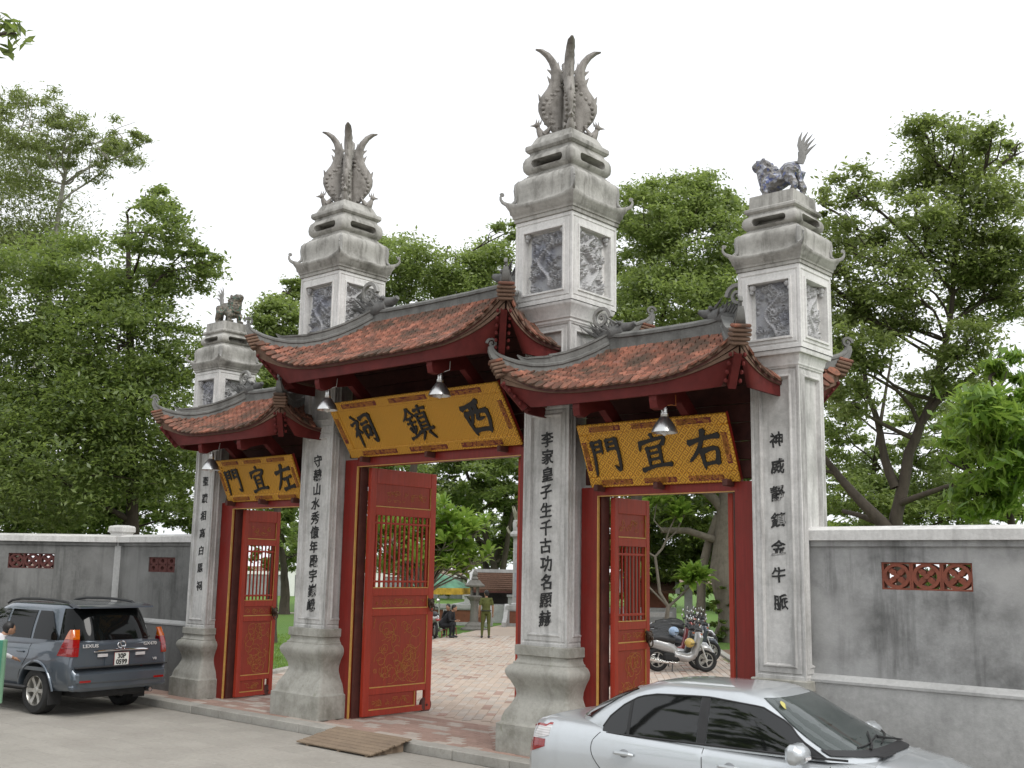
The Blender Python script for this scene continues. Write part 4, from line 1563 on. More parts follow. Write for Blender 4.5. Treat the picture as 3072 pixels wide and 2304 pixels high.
def brush_char(ch, size, seed):
    """flat brush strokes with swelling ends"""
    rg = random.Random(seed)
    S = STROKES[ch]
    w0 = 23 if len(S) < 8 else (18.5 if len(S) < 13 else 13.5)
    mb = MB()
    for k, pts in enumerate(S):
        P = [Vector((x-50+rg.uniform(-1.5, 1.5), (y-50)+(x-50)*.10+rg.uniform(-1.5, 1.5), 0)) for x, y in pts]
        C = []
        for i in range(len(P)-1):
            p0, p1, p2, p3 = P[max(i-1, 0)], P[i], P[i+1], P[min(i+2, len(P)-1)]
            for j in range(5):
                f = j/5
                C.append(.5*((2*p1)+(p2-p0)*f+(2*p0-5*p1+4*p2-p3)*f*f+(3*p1-p0-3*p2+p3)*f**3))
        C.append(P[-1])
        n = len(C)
        L, Rr = [], []
        horiz = abs(P[-1].x-P[0].x) > abs(P[-1].y-P[0].y)
        for i, c in enumerate(C):
            t_ = (C[min(i+1, n-1)]-C[max(i-1, 0)]).normalized()
            nn = Vector((-t_.y, t_.x, 0))
            f = i/(n-1)
            w = w0*(.5+.28*math.exp(-(f/.16)**2)+(.26*math.exp(-((1-f)/.14)**2) if horiz else -.18*f**3))*(.78 if horiz and len(pts) == 2 else 1)
            L.append(c+nn*w*.5)
            Rr.append(c-nn*w*.5)
        t0 = (C[0]-C[1]).normalized()
        t1 = (C[-1]-C[-2]).normalized()
        poly = [C[0]+t0*w0*.22]+L+[C[-1]+t1*w0*(.24 if horiz else .4)]+Rr[::-1]
        s_ = size/100
        m = len(poly)
        z1 = .020+.0006*k
        V = [(p.x*s_, p.y*s_, 0) for p in poly]+[(p.x*s_, p.y*s_, z1) for p in poly]
        # quads across the ribbon
        F = []
        for i in range(n-1):
            a, b, c_, d = 1+i, 2+i, m-2-i, m-1-i
            F.append((m+a, m+d, m+c_, m+b))
        F.append((m, m+m-1, m+1))
        F.append((m+n, m+n+2, m+n+1))
        F += [(i, (i+1) % m, m+(i+1) % m, m+i) for i in range(m)]
        mb.add(V, F)
    return mb.mesh('character', 0)

MAT['red_cart'] = plain('cartouche_red', (.15, .02, .012), .5, var=.3, vscale=20)
def signboard(label, xc, hw, yb, zb, yt, zt, chars, csize, seed):
    H = math.hypot(yt-yb, zt-zb)
    t = thing('signboard', label, 'sign', (xc, yb, zb), 0, 'gilded name boards')
    v = Vector((0, yt-yb, zt-zb)).normalized()
    n = Vector((1, 0, 0)).cross(v)          # faces the street
    M0 = frame_M((0, 0, 0), (1, 0, 0), v, n)
    bw, ts = .15*H/.95, (hw*2)/1.0
    bd = MB()
    bd.bbox((-hw+.02, .02, -.05), (hw-.02, H-.02, 0))
    put('back_board', bd, MAT['red'], t, smooth=0, M=M0)
    fd = MB()
    fd.bbox((-hw+bw, bw, .001), (hw-bw, H-bw, .006))
    put('woven_field', fd, MAT['weave'], t, smooth=0, M=M0)
    rails = ((-hw, 0, hw, bw, 0), (-hw, H-bw, hw, H, 0), (-hw, bw, -hw+bw, H-bw, 1), (hw-bw, bw, hw, H-bw, 1))
    rg = random.Random(seed)
    for x0, y0, x1, y1, vert in rails:
        mb = MB()
        mb.cbox(((x0+x1)/2, (y0+y1)/2, .004), (x1-x0, y1-y0, .045), .012)
        put('border', mb, MAT['weave'], t, smooth=0, M=M0)
        L = (y1-y0) if vert else (x1-x0)
        k = 1 if vert else 3
        for i in range(k):
            cl = L*.66 if vert else L*.22
            c = L*(.5 if vert else (.2+.3*i))
            mb = MB()
            w_, h_ = (bw*.5, cl) if vert else (cl, bw*.5)
            cx, cy = ((x0+x1)/2, y0+c) if vert else (x0+c, (y0+y1)/2)
            mb.cbox((cx, cy, .0285), (w_, h_, .008), .003)
            put('cartouche', mb, MAT['red_cart'], t, smooth=0, M=M0)
            sc = MB()
            m2 = MB()
            scroll_lines(m2, w_*.96, h_*.96, rg.randint(0, 999), 22, .012, .012, .03)
            sc.merge(m2, Matrix.Translation((cx, cy, .0325)))
            put('gold_scroll', sc, MAT['gold_dull'], t, smooth=0, M=M0)['kind'] = 'stuff'
    for i, ch in enumerate(chars):
        x = (i-1)*hw*2*.335
        link('character', brush_char(ch, csize, i+seed*3), MAT['black'], t, M=M0 @ Matrix.Translation((x, H*.5, .006)))
    fl = MB()
    for x in (-hw+.004, hw-.004):
        fl.bbox((x-.006, 0, -.06), (x+.006, H, -.018))
    put('red_edge', fl, MAT['red'], t, smooth=0, M=M0)
    return t
signboard('wide gilded board over the main gateway, three black characters, tilted forward', 0, 1.93, -.16, 4.42, -.76, 5.28, '祠鎮西', .58, 1)
signboard('gilded board over the right gateway with a lamp hanging before it', 4.37, 1.17, -.14, 3.74, -.50, 4.57, '門宜右', .50, 2)
signboard('gilded board over the left gateway, farthest of the three', -4.351, 1.17, -.14, 3.76, -.50, 4.52, '門宜左', .48, 3)

# ------------------------------------------------------------------ lamps
def lamp(x, y, z, zh, label, hook=.0):
    t = thing('hanging_lamp', label, 'lamp', (x, y, z), 0, 'metal lamps under the eaves')
    mb = MB()
    mb.lathe([(.165, 0), (.168, .004), (.160, .03), (.142, .07), (.105, .13), (.072, .175), (.052, .20), (.048, .19), (.066, .165), (.10, .12), (.136, .062), (.156, .012), (.165, 0)], 28, cap=False)
    put('reflector', mb, MAT['alu'], t, smooth=50)
    mb = MB()
    mb.lathe([(.03, .17), (.05, .20), (.05, .245), (.042, .25), (.042, .30), (.030, .31), (.03, .33), (.012, .34)], 16)
    put('socket', mb, MAT['alu'], t)
    mb = MB()
    mb.lathe([(.02, .16), (.03, .10), (.045, .04), (.04, .0), (.02, -.03), (.004, -.038)], 14)
    put('bulb', mb, MAT['white'], t)
    mb = MB()
    top = zh-z
    mb.tube([(0, 0, .33), (0.004, 0, .5*(top+.33)), (0, .01, top)], .009, 6)
    put('cable', mb, MAT['dark'], t)
    mb = MB()
    mb.tube([(0, 0, .34), (.08, .02, .34+.3*(top-.34)), (.13, .06, top-.02), (.10, .10, top+.12)], .006, 5)
    put('lead', mb, plain('orange_wire', (.5, .16, .04), .5) if hook else MAT['white'], t)
    return t
lamp(1.26, -1.26, 5.06, 5.46, 'metal lamp hanging before the right half of the main signboard')
lamp(-1.30, -1.26, 5.06, 5.46, 'metal lamp hanging at the left end of the main signboard')
lamp(4.96, -.98, 4.30, 4.66, 'metal lamp with orange wire hanging before the right gateway signboard', 1)
lamp(-4.93, -.98, 4.28, 4.66, 'small far metal lamp at the left gateway signboard')

# ------------------------------------------------------------------ boundary walls
MAT['terra'] = stone('terracotta_vent', (.26, .085, .055), (.12, .045, .035), .5, .3, scale=3)
MAT['wall_base_dk'] = stone('wall_base_grimy', (.20, .20, .195), (.09, .09, .087), .6, .5, scale=.7)  # footing of the left walls: tree shade darkens the grimy base colour too
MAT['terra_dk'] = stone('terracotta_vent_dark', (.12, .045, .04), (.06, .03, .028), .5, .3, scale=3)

def vent_block(kind, s, th):
    mb = MB()
    h = s/2
    e = .018
    for (x0, x1, z0, z1) in ((-h, h, -h, -h+e), (-h, h, h-e, h), (-h, -h+e, -h+e, h-e), (h-e, h, -h+e, h-e)):
        mb.bbox((x0, -th/2, z0), (x1, th/2, z1))
    if kind == 0:
        def ring(c, r0, r1, a0, a1, n=20):
            pts = [(c[0]+r1*math.cos(a), c[1]+r1*math.sin(a)) for a in [a0+(a1-a0)*i/n for i in range(n+1)]]
            pts += [(c[0]+r0*math.cos(a), c[1]+r0*math.sin(a)) for a in [a1-(a1-a0)*i/n for i in range(n+1)]]
            mb.prism(pts, (0, -th/2, 0), (1, 0, 0), ZV, (0, 1, 0), th)
        ring((0, 0), h*.70, h*.93, 0, PI)
        ring((0, 0), h*.70, h*.93, PI, 2*PI)
        for k in range(4):
            a = PI/4+k*PI/2
            d = Vector((math.cos(a), 0, math.sin(a)))
            s_ = Vector((-d.z, 0, d.x))
            pts = [(.0, 0), (h*.28, h*.20), (h*.70, h*.16), (h*.74, 0), (h*.70, -h*.16), (h*.28, -h*.20)]
            mb.prism(pts, (0, -th/2+.01, 0), d, s_, (0, 1, 0), th-.02)
        mb.prism([(h*.2*math.cos(i*PI/4), h*.2*math.sin(i*PI/4)) for i in range(8)], (0, -th/2, 0), (1, 0, 0), ZV, (0, 1, 0), th)
    else:
        for zc in (-h*.5, h*.5):
            for i in range(10):
                a0, a1 = 2*PI*i/10, 2*PI*(i+1)/10
                r0, r1 = h*.30, h*.72
                c0 = Vector((0, 0, zc))
                P = []
                for a, r_ in ((a0, r0), (a1, r0), (a1, r1), (a0, r1)):
                    zlim = h*.5
                    P.append((max(-h+e, min(h-e, r_*math.cos(a)*1.3)), max(-zlim, min(zlim, r_*math.sin(a)))+zc))
                mb.prism(P, (0, -th/2+.006, 0), (1, 0, 0), ZV, (0, 1, 0), th-.012)
    return mb

def wall_run(label, o, ang, L, vents, kind=0, mwall=None, name='boundary_wall', x0=0.0):
    t = thing(name, label, 'wall', (o[0], o[1], 0), ang)
    zb, zl, zc = 1.42, 1.47, 2.93
    yf = -.12
    mb = MB()
    mb.bbox((x0, yf-.085, -.05), (L, .14, zb-.04))
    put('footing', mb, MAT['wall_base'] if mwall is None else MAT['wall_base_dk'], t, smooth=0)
    mb = MB()
    mb.prism([(-.12, zb-.04), (yf-.10, zb-.04), (yf-.10, zb-.01), (yf-.005, zl), (-.12+.24, zl), (.14, zb-.04)], (x0, 0, 0), (0, 1, 0), ZV, (1, 0, 0), L-x0)
    put('ledge', mb, MAT['wall_base'], t, smooth=0)
    mb = MB()
    xs = x0
    for va, vb, za, zt_ in vents:
        mb.bbox((xs, yf, zl-.002), (va, .12, zc))
        mb.bbox((va, yf, zl-.002), (vb, .12, za))
        mb.bbox((va, yf, zt_), (vb, .12, zc))
        xs = vb
    mb.bbox((xs, yf, zl-.002), (L, .12, zc))
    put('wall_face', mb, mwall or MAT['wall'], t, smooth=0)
    mb = MB()
    mb.bbox((x0, yf-.03, zc), (L, .15, 3.0))
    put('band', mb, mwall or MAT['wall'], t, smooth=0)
    mb = MB()
    mb.prism([(yf-.075, 3.0), (.195, 3.0), (.195, 3.115), (.03, 3.165), (-.03, 3.165), (yf-.075, 3.115)], (x0, 0, 0), (0, 1, 0), ZV, (1, 0, 0), L-x0)
    put('coping', mb, MAT['cap'], t, smooth=0)
    for va, vb, za, zt_ in vents:
        s = (vb-va)/3
        me = vent_block(kind, min(s, zt_-za)-.002, .10).mesh('vent_block', 0)
        sx = s/(min(s, zt_-za))
        for i in range(3):
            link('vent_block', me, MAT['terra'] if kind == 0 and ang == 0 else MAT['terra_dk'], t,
                 M=Matrix.Translation((va+s*(i+.5), yf+.065, (za+zt_)/2)) @ Matrix.Diagonal((sx, 1, 1, 1)))
    return t

wall_run('mottled grey boundary wall to the right of the gate with terracotta vents', (6.30, 0), 0, 10.5, [(7.30-6.30, 8.31-6.30, 2.45, 2.755)])
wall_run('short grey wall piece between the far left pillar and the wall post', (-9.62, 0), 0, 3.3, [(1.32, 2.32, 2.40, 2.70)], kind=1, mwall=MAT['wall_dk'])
wa = R(215-180)
ox, oy = -9.62, -.05
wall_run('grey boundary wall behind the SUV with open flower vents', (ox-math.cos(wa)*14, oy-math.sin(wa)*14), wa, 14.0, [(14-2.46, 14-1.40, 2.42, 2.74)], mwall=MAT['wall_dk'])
po = thing('wall_post', 'square wall post with moulded cap behind the SUV', 'post', (-9.62, -.03, 0), R(17))
mb = MB()
mb.rings([(.15, 0), (.15, 3.12)], cr=.01)
put('shaft', mb, MAT['wall_base'], po, smooth=20)
mb = MB()
mb.rings([(.15, 3.10), (.165, 3.14), (.165, 3.19), (.20, 3.23), (.20, 3.32), (.18, 3.35), (.1, 3.37)], cr=.01)
put('cap', mb, MAT['cap'], po, smooth=20)

# ------------------------------------------------------------------ trees
def leaf_mesh(name, blobs, n, size, seed, droop=.3, aspect=.42, clump=.16, shell=.5, flatn=.6):
    """n folded leaves spread through the crown volumes in uneven sprays"""
    rg = np.random.RandomState(seed)
    B = np.array(blobs, float)
    wgt = (B[:, 3]**2*B[:, 4])**.72
    cnt = np.maximum(6, (wgt/wgt.sum()*n)).astype(int)
    C, RR = [], []
    for b, c in zip(B, cnt):
        ns = max(6, int(c/95))
        d = rg.normal(size=(ns, 3))
        d /= np.linalg.norm(d, axis=1)[:, None]
        r_ = shell+(1.06-shell)*rg.uniform(0, 1, ns)**.55
        r_ *= 1+.16*np.sin(d[:, 0]*5+b[0])*np.sin(d[:, 2]*6+b[1])
        cc = b[:3]+d*r_[:, None]*np.array([b[3], b[3], b[4]])
        k = rg.randint(0, ns, c)
        sg = clump*min(b[3], 1.6)
        p = cc[k]+rg.normal(size=(c, 3))*sg*np.array([1.15, 1.15, .5])*rg.uniform(.4, 1.2, (c, 1))
        C.append(p)
    C = np.concatenate(C)
    m = len(C)
    ax = rg.normal(size=(m, 3))
    ax[:, 2] = ax[:, 2]*.55-droop
    ax /= np.linalg.norm(ax, axis=1)[:, None]
    up = rg.normal(size=(m, 3))*flatn+np.array([0, 0, 1.0])
    sd = np.cross(ax, up)
    sd /= np.linalg.norm(sd, axis=1)[:, None]
    nn = np.cross(sd, ax)
    L = size*rg.uniform(.6, 1.3, (m, 1))
    Wd = L*aspect*rg.uniform(.8, 1.2, (m, 1))
    V = np.empty((m, 4, 3))
    V[:, 0] = C-ax*L*.5
    V[:, 1] = C+sd*Wd*.5+nn*Wd*.22
    V[:, 2] = C+ax*L*.5
    V[:, 3] = C-sd*Wd*.5+nn*Wd*.22
    me = bpy.data.meshes.new(name)
    me.vertices.add(m*4)
    me.vertices.foreach_set('co', V.ravel())
    me.loops.add(m*4)
    me.loops.foreach_set('vertex_index', np.arange(m*4, dtype=np.int32))
    me.polygons.add(m)
    me.polygons.foreach_set('loop_start', np.arange(0, m*4, 4, dtype=np.int32))
    me.update(calc_edges=True)
    me.validate()
    return me

def limb(mb, a, b, r0, r1, rg, bend=.15, n=6, k=7):
    a, b = Vector(a), Vector(b)
    L = (b-a).length
    o1 = Vector((rg.uniform(-1, 1), rg.uniform(-1, 1), rg.uniform(-.2, .6)))*L*bend
    o2 = Vector((rg.uniform(-1, 1), rg.uniform(-1, 1), rg.uniform(-.3, .3)))*L*bend*.6
    pts, rad = [], []
    for i in range(k):
        f = i/(k-1)
        pts.append(a.lerp(b, f)+o1*math.sin(PI*f)+o2*math.sin(2*PI*f))
        rad.append(r0+(r1-r0)*f**.8)
    mb.tube(pts, rad, n, caps=False)
    return pts

def tree(name, label, base, blobs, n, size, leafm, barkm, r0, seed, fork=.45, group=None, extra=None, trunk_path=None, twigs=3, **kw):
    rg = random.Random(seed)
    t = thing(name, label, 'tree', (base[0], base[1], 0), 0, group)
    loc = [(b[0]-base[0], b[1]-base[1], b[2], b[3], b[4]) for b in blobs]
    me = leaf_mesh('crown', loc, n, size, seed, **kw)
    link('crown', me, leafm, t)
    mb = MB()
    zlo = min(b[2] for b in loc)
    zhi = max(b[2] for b in loc)
    cx = sum(b[0] for b in loc)/len(loc)
    cy = sum(b[1] for b in loc)/len(loc)
    if trunk_path:
        tp = [Vector(p) for p in trunk_path]
    else:
        zf = max(1.8, zlo*fork+zhi*.12)
        tp = [Vector((0, 0, -.1)), Vector((rg.uniform(-.1, .1), rg.uniform(-.1, .1), zf*.5)), Vector((cx*.15, cy*.15, zf)), Vector((cx*.6, cy*.6, zf+(zhi-zf)*.55)), Vector((cx, cy, zhi-.3))]
    k = len(tp)
    P, Rr = [], []
    for i in range(k-1):
        for j in range(4):
            f = j/4
            P.append(tp[i].lerp(tp[i+1], f)+Vector((rg.uniform(-.02, .02), rg.uniform(-.02, .02), 0)))
            Rr.append(r0*(1-.85*((i+f)/(k-1))**.9)*(1.25 if i == 0 and j == 0 else 1))
    P.append(tp[-1])
    Rr.append(r0*.1)
    mb.tube(P, Rr, 9, caps=False)
    put('trunk', mb, barkm, t, smooth=80)
    br = MB()
    for b in loc:
        c = Vector(b[:3])
        # spring from the trunk point below the clump
        i = min(range(2, len(P)), key=lambda q_: abs(P[q_].z-(c.z-.55*(Vector((c.x, c.y, 0))-Vector((P[q_].x, P[q_].y, 0))).length))+.3*(P[q_]-c).length)
        pts = limb(br, P[i], c+Vector((0, 0, -.2*b[4])), max(.035, Rr[i]*.55), .02, rg)
        for q_ in range(twigs):
            e = c+Vector((rg.uniform(-1, 1)*b[3], rg.uniform(-1, 1)*b[3], rg.uniform(-.5, .9)*b[4]))
            limb(br, pts[rg.randint(3, 6)], e, .025, .008, rg, n=5, k=5)
    for a, b, q0, q1 in (extra or []):
        limb(br, a, b, q0, q1, rg, .06, 8, 8)
    put('branches', br, barkm, t, smooth=80)
    return t

TREES={'T1': ([-12.37, 1.9], [(-12.85, -0.07, 4.88, 2.09, 1.43),
 (-11.93, 1.87, 5.79, 1.37, 1.6),
 (-15.07, 0.09, 7.13, 1.89, 1.54),
 (-11.91, 0.76, 7.82, 1.68, 1.34),
 (-11.42, 2.08, 9.76, 0.87, 0.81),
 (-10.67, 0.62, 10.45, 0.88, 0.71),
 (-11.25, 1.2, 11.42, 0.46, 0.4),
 (-13.77, 0.69, 9.6, 1.3, 1.06),
 (-13.44, -0.83, 8.88, 1.23, 1.23),
 (-11.57, 2.39, 7.81, 0.7, 0.81),
 (-11.97, 0.39, 6.3, 1.76, 1.21),
 (-10.58, 2.12, 9.98, 0.46, 0.46),
 (-12.27, 3.04, 5.11, 0.71, 1.3),
 (-14.01, -0.61, 5.67, 1.01, 1.34),
 (-12.57, 1.2, 9.16, 1.05, 0.93)]), 'T2': ([-21.62, 3.12], [(-19.27, 0.98, 15.55, 0.83, 0.97),
 (-19.52, 2.25, 16.34, 0.65, 0.5),
 (-21.89, 2.06, 15.19, 1.19, 1.04),
 (-19.22, 2.02, 14.84, 0.85, 0.49),
 (-21.24, 2.24, 13.25, 1.61, 1.46),
 (-17.53, 2.69, 14.84, 0.55, 0.42),
 (-18.08, 3.68, 15.67, 0.46, 0.55),
 (-19.36, 4.26, 15.4, 0.67, 0.42),
 (-18.42, 2.82, 14.44, 0.63, 0.42),
 (-18.27, 4.35, 15.62, 0.38, 0.32),
 (-18.17, 2.05, 15.17, 0.55, 0.42),
 (-20.34, 2.54, 11.8, 1.29, 0.86)]), 'T3': ([-17.24, 9.67], [(-15.59, 8.06, 10.24, 0.73, 0.88),
 (-16.86, 8.87, 9.47, 0.68, 0.84),
 (-17.22, 9.79, 11.75, 0.44, 0.47),
 (-15.83, 9.06, 8.77, 0.9, 0.9),
 (-17.46, 8.95, 10.66, 0.28, 0.39),
 (-15.82, 8.38, 7.93, 0.73, 0.88)]), 'T4': ([-16.94, 15.3], [(-15.09, 13.06, 13.26, 0.98, 0.73),
 (-15.7, 14.57, 12.84, 1.18, 0.68),
 (-17.51, 14.55, 14.48, 0.7, 0.32),
 (-14.32, 14.71, 13.33, 0.75, 0.46),
 (-14.32, 16.53, 13.91, 0.95, 0.95),
 (-12.43, 15.19, 14.29, 0.49, 0.41),
 (-14.48, 15.76, 12.37, 1.35, 0.68),
 (-15.19, 16.85, 13.41, 0.7, 0.7),
 (-16.06, 13.31, 12.63, 0.83, 0.83)]), 'T5': ([-9.69, 19.02], [(-7.55, 16.93, 14.25, 1.08, 1.16),
 (-7.27, 18.78, 15.34, 1.28, 0.88),
 (-9.56, 18.98, 13.63, 1.0, 1.83),
 (-6.85, 18.67, 13.41, 1.73, 1.58),
 (-6.42, 20.59, 14.79, 0.74, 0.98),
 (-7.25, 17.84, 11.36, 2.01, 1.24),
 (-6.63, 20.09, 12.04, 1.12, 1.45),
 (-9.67, 18.42, 15.76, 0.5, 0.67),
 (-6.21, 18.85, 15.13, 0.79, 0.55),
 (-6.21, 21.28, 12.55, 0.98, 1.96)]), 'T6': ([2.44, 12.42], [(2.73, 9.8, 10.95, 0.56, 0.46),
 (1.9, 10.47, 10.11, 0.63, 0.53),
 (2.07, 11.73, 10.61, 0.55, 0.55),
 (3.95, 11.18, 12.36, 0.52, 0.47),
 (4.03, 12.5, 12.2, 0.86, 0.65),
 (5.13, 11.67, 12.11, 0.41, 0.29),
 (4.4, 12.47, 11.1, 0.95, 0.74),
 (3.13, 12.4, 11.82, 0.6, 0.55),
 (5.16, 12.68, 10.46, 0.62, 0.83),
 (3.73, 12.74, 9.97, 1.08, 0.65),
 (3.12, 10.57, 9.06, 0.81, 0.56),
 (1.92, 10.8, 8.76, 0.63, 0.63),
 (4.14, 13.89, 9.15, 0.88, 0.66),
 (2.28, 10.76, 7.63, 0.73, 0.57),
 (2.86, 12.3, 8.47, 0.54, 0.43),
 (4.32, 11.93, 7.78, 0.61, 0.41),
 (4.96, 13.41, 9.14, 0.53, 0.85),
 (1.48, 11.06, 11.24, 0.24, 0.38),
 (1.98, 10.12, 9.26, 0.47, 0.47),
 (5.08, 13.41, 12.33, 0.32, 0.32),
 (2.1, 9.99, 7.63, 0.56, 0.61),
 (1.87, 11.24, 6.57, 0.53, 0.48),
 (2.93, 13.34, 6.86, 0.66, 0.49),
 (3.95, 12.34, 7.16, 0.62, 0.52),
 (2.39, 11.86, 8.57, 0.7, 0.54),
 (3.81, 10.89, 10.38, 0.61, 0.51),
 (4.67, 13.01, 9.76, 0.74, 0.63)]), 'T7': ([6.87, 6.24], [(6.87, 5.0, 5.04, 0.5, 0.5),
 (7.03, 5.9, 5.43, 0.33, 0.59),
 (6.13, 6.16, 4.54, 0.31, 0.54),
 (6.85, 5.59, 4.23, 0.44, 0.65),
 (6.84, 6.04, 6.0, 0.26, 0.23),
 (7.22, 5.43, 4.49, 0.43, 0.64),
 (6.44, 5.71, 3.96, 0.37, 0.37)]), 'T8': ([-3.02, 22.3], [(-2.45, 20.15, 8.4, 0.81, 0.73),
 (-3.03, 21.65, 7.26, 0.76, 0.76),
 (-3.83, 22.94, 6.19, 0.87, 0.95),
 (-2.46, 21.79, 4.98, 1.2, 0.75),
 (-1.02, 24.76, 5.27, 1.24, 0.85),
 (-0.26, 22.48, 6.72, 0.95, 0.95),
 (-2.18, 22.67, 6.09, 0.84, 0.76),
 (-3.6, 22.21, 10.38, 0.79, 0.95),
 (-1.26, 22.92, 4.72, 1.49, 0.52),
 (-0.16, 24.87, 8.19, 0.85, 0.93),
 (0.56, 23.59, 5.01, 1.17, 0.73),
 (-1.49, 23.01, 7.3, 0.61, 0.61)]), 'T9': ([-30.91, 35.74], [(-30.49, 32.03, 7.63, 3.39, 1.56),
 (-29.69, 35.87, 7.6, 2.43, 1.62),
 (-32.65, 36.76, 5.82, 3.08, 1.96),
 (-33.41, 31.28, 6.36, 3.19, 2.12),
 (-30.12, 37.7, 4.72, 2.2, 2.2),
 (-33.79, 29.97, 3.7, 2.09, 1.56),
 (-29.86, 35.18, 9.99, 4.33, 2.16),
 (-35.19, 33.59, 9.89, 3.36, 2.24),
 (-35.94, 28.46, 8.91, 3.19, 2.92)]), 'T10': ([-12.49, 27.96], [(-12.61, 24.91, 5.25, 2.06, 1.31),
 (-14.95, 25.28, 4.36, 1.75, 1.55),
 (-12.99, 29.06, 5.28, 1.81, 1.41),
 (-12.38, 26.6, 3.63, 1.91, 1.34),
 (-14.83, 26.8, 3.04, 1.98, 1.19),
 (-10.84, 26.93, 3.26, 1.31, 1.31),
 (-12.94, 26.45, 7.08, 2.53, 1.55),
 (-11.39, 30.25, 6.31, 1.81, 2.22)]), 'T11': ([-33.64, 22.53], [(-32.0, 20.91, 4.59, 1.6, 1.6),
 (-34.43, 21.2, 5.81, 2.13, 1.89),
 (-34.71, 24.2, 3.55, 1.47, 1.23),
 (-34.45, 19.42, 7.56, 2.09, 2.09),
 (-34.98, 21.38, 8.95, 1.93, 1.93)]), 'T12': ([-19.85, 3.5], [(-19.2, 2.27, 4.31, 1.48, 1.08),
 (-19.14, 3.94, 4.26, 1.25, 0.98),
 (-19.07, 5.56, 4.49, 1.3, 1.16),
 (-16.42, 5.55, 4.28, 0.82, 0.96),
 (-21.4, 2.46, 5.51, 1.28, 1.42),
 (-17.29, 3.74, 5.28, 1.21, 1.08)])}
def T(k):
    return TREES[k]
def lift(bl):
    return [b for b in bl]
tree('broadleaf_tree', 'large dark green tree rising behind the left wall', *T('T1'), 100000, .14, MAT['leaf_dk'], MAT['bark'], .28, 1, clump=.21, shell=.42)
tree('eucalyptus_tree', 'tall pale tree with whitish branches at the left edge', *T('T2'), 30000, .165, MAT['leaf_pale'], MAT['bark_white'], .24, 2, clump=.26, aspect=.26, droop=.5)
tree('courtyard_tree', 'tree seen between the two left pillars', *T('T3'), 23000, .16, MAT['leaf_md'], MAT['bark'], .2, 3, clump=.25)
tree('feathery_tree', 'thin crowned tree behind the main roof between the tall pillars', *T('T4'), 23000, .17, MAT['leaf_md'], MAT['bark'], .22, 4, clump=.3)
tree('dense_tree', 'dense mid green tree behind the right gateway roof', *T('T5'), 66000, .17, MAT['leaf_md'], MAT['bark'], .3, 5, shell=.66, clump=.2)
b6 = T('T6')
tree('spreading_tree', 'big spreading tree with dark limbs and sky gaps behind the right wall', b6[0], b6[1], 60000, .13, MAT['leaf_olive'], MAT['bark'], .22, 6, clump=.30, twigs=5,
     trunk_path=[(0, 0, -.1), (.05, .02, 2.4), (-.08, 0, 3.9), (.25, .1, 5.4), (.75, .3, 6.6), (1.2, .4, 8.4), (1.6, .3, 11)],
     extra=[((-.02, 0, 3.4), (-1.35, -.3, 4.95), .17, .09), ((-1.35, -.3, 4.95), (-2.2, -.6, 6.4), .09, .03), ((-.06, 0, 4.6), (-.55, -.2, 6.7), .13, .06), ((-.55, -.2, 6.7), (-.6, -.4, 9.2), .07, .02), ((.6, .25, 6.2), (1.9, .4, 7.4), .09, .03), ((-.05, 0, 4.2), (1.3, -.2, 4.6), .09, .05), ((0, 0, 3.6), (-1.5, .3, 4.1), .10, .05), ((-1.35, -.3, 4.95), (-2.0, -.9, 5.2), .05, .02)])
tree('mango_tree', 'bright green mango foliage above the right wall', *T('T7'), 6500, .26, MAT['leaf_br'], MAT['bark'], .13, 7, aspect=.26, droop=.75, clump=.34)
tree('background_tree', 'low green trees far behind the right wall', *T('T8'), 30000, .19, MAT['leaf_md'], MAT['bark'], .2, 8, clump=.25)
tree('shady_tree', 'dark trees behind the little shrine, seen through the main gateway', *T('T9'), 60000, .32, MAT['leaf_dk'], MAT['bark'], .35, 9, shell=.35, extra=[((-2, 1, 0), (-1.0, 1.5, 7.5), .33, .16), ((-1.6, 1, .1), (-3.2, 1, 8), .26, .1), ((1.8, 1, 0), (1.2, 1.5, 8), .26, .14), ((.6, -.5, 2.2), (2.6, -1, 7), .2, .08)])
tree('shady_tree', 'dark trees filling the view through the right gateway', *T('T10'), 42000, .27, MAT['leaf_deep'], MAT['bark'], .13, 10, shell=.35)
tree('shady_tree', 'green trees beyond the lawn, seen through the left gateway', *T('T11'), 24000, .28, MAT['leaf_dk'], MAT['bark'], .3, 11, shell=.4)
tree('hedge_tree', 'low leafy trees just behind the left wall, under the larger tree', *T('T12'), 44000, .18, MAT['leaf_dk'], MAT['bark'], .22, 12, shell=.4, extra=[((1.5, .8, 0), (2.2, 1.4, 5), .2, .1), ((.5, .8, 0), (-.4, 1.4, 5), .17, .1)])

rg = random.Random(77)
bl = []
for i in range(30):
    x = -92+i*4.4
    bl.append((x+rg.uniform(-1, 1), 50+rg.uniform(-2, 2)+max(0, -x-40)*.25, rg.uniform(2.2, 3.2), rg.uniform(3.2, 4.2), rg.uniform(2.8, 4.0) if x < -4 else 2.0))
    if x < -6:
        bl.append((x+rg.uniform(-2, 2), 54+max(0, -x-40)*.25, rg.uniform(6, 7.5), rg.uniform(3, 4), rg.uniform(2.2, 3)))
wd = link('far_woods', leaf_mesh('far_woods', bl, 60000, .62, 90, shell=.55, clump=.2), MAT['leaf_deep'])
tag(wd, 'dense dark woods closing the view beyond the courtyard', 'woods', kind='stuff')

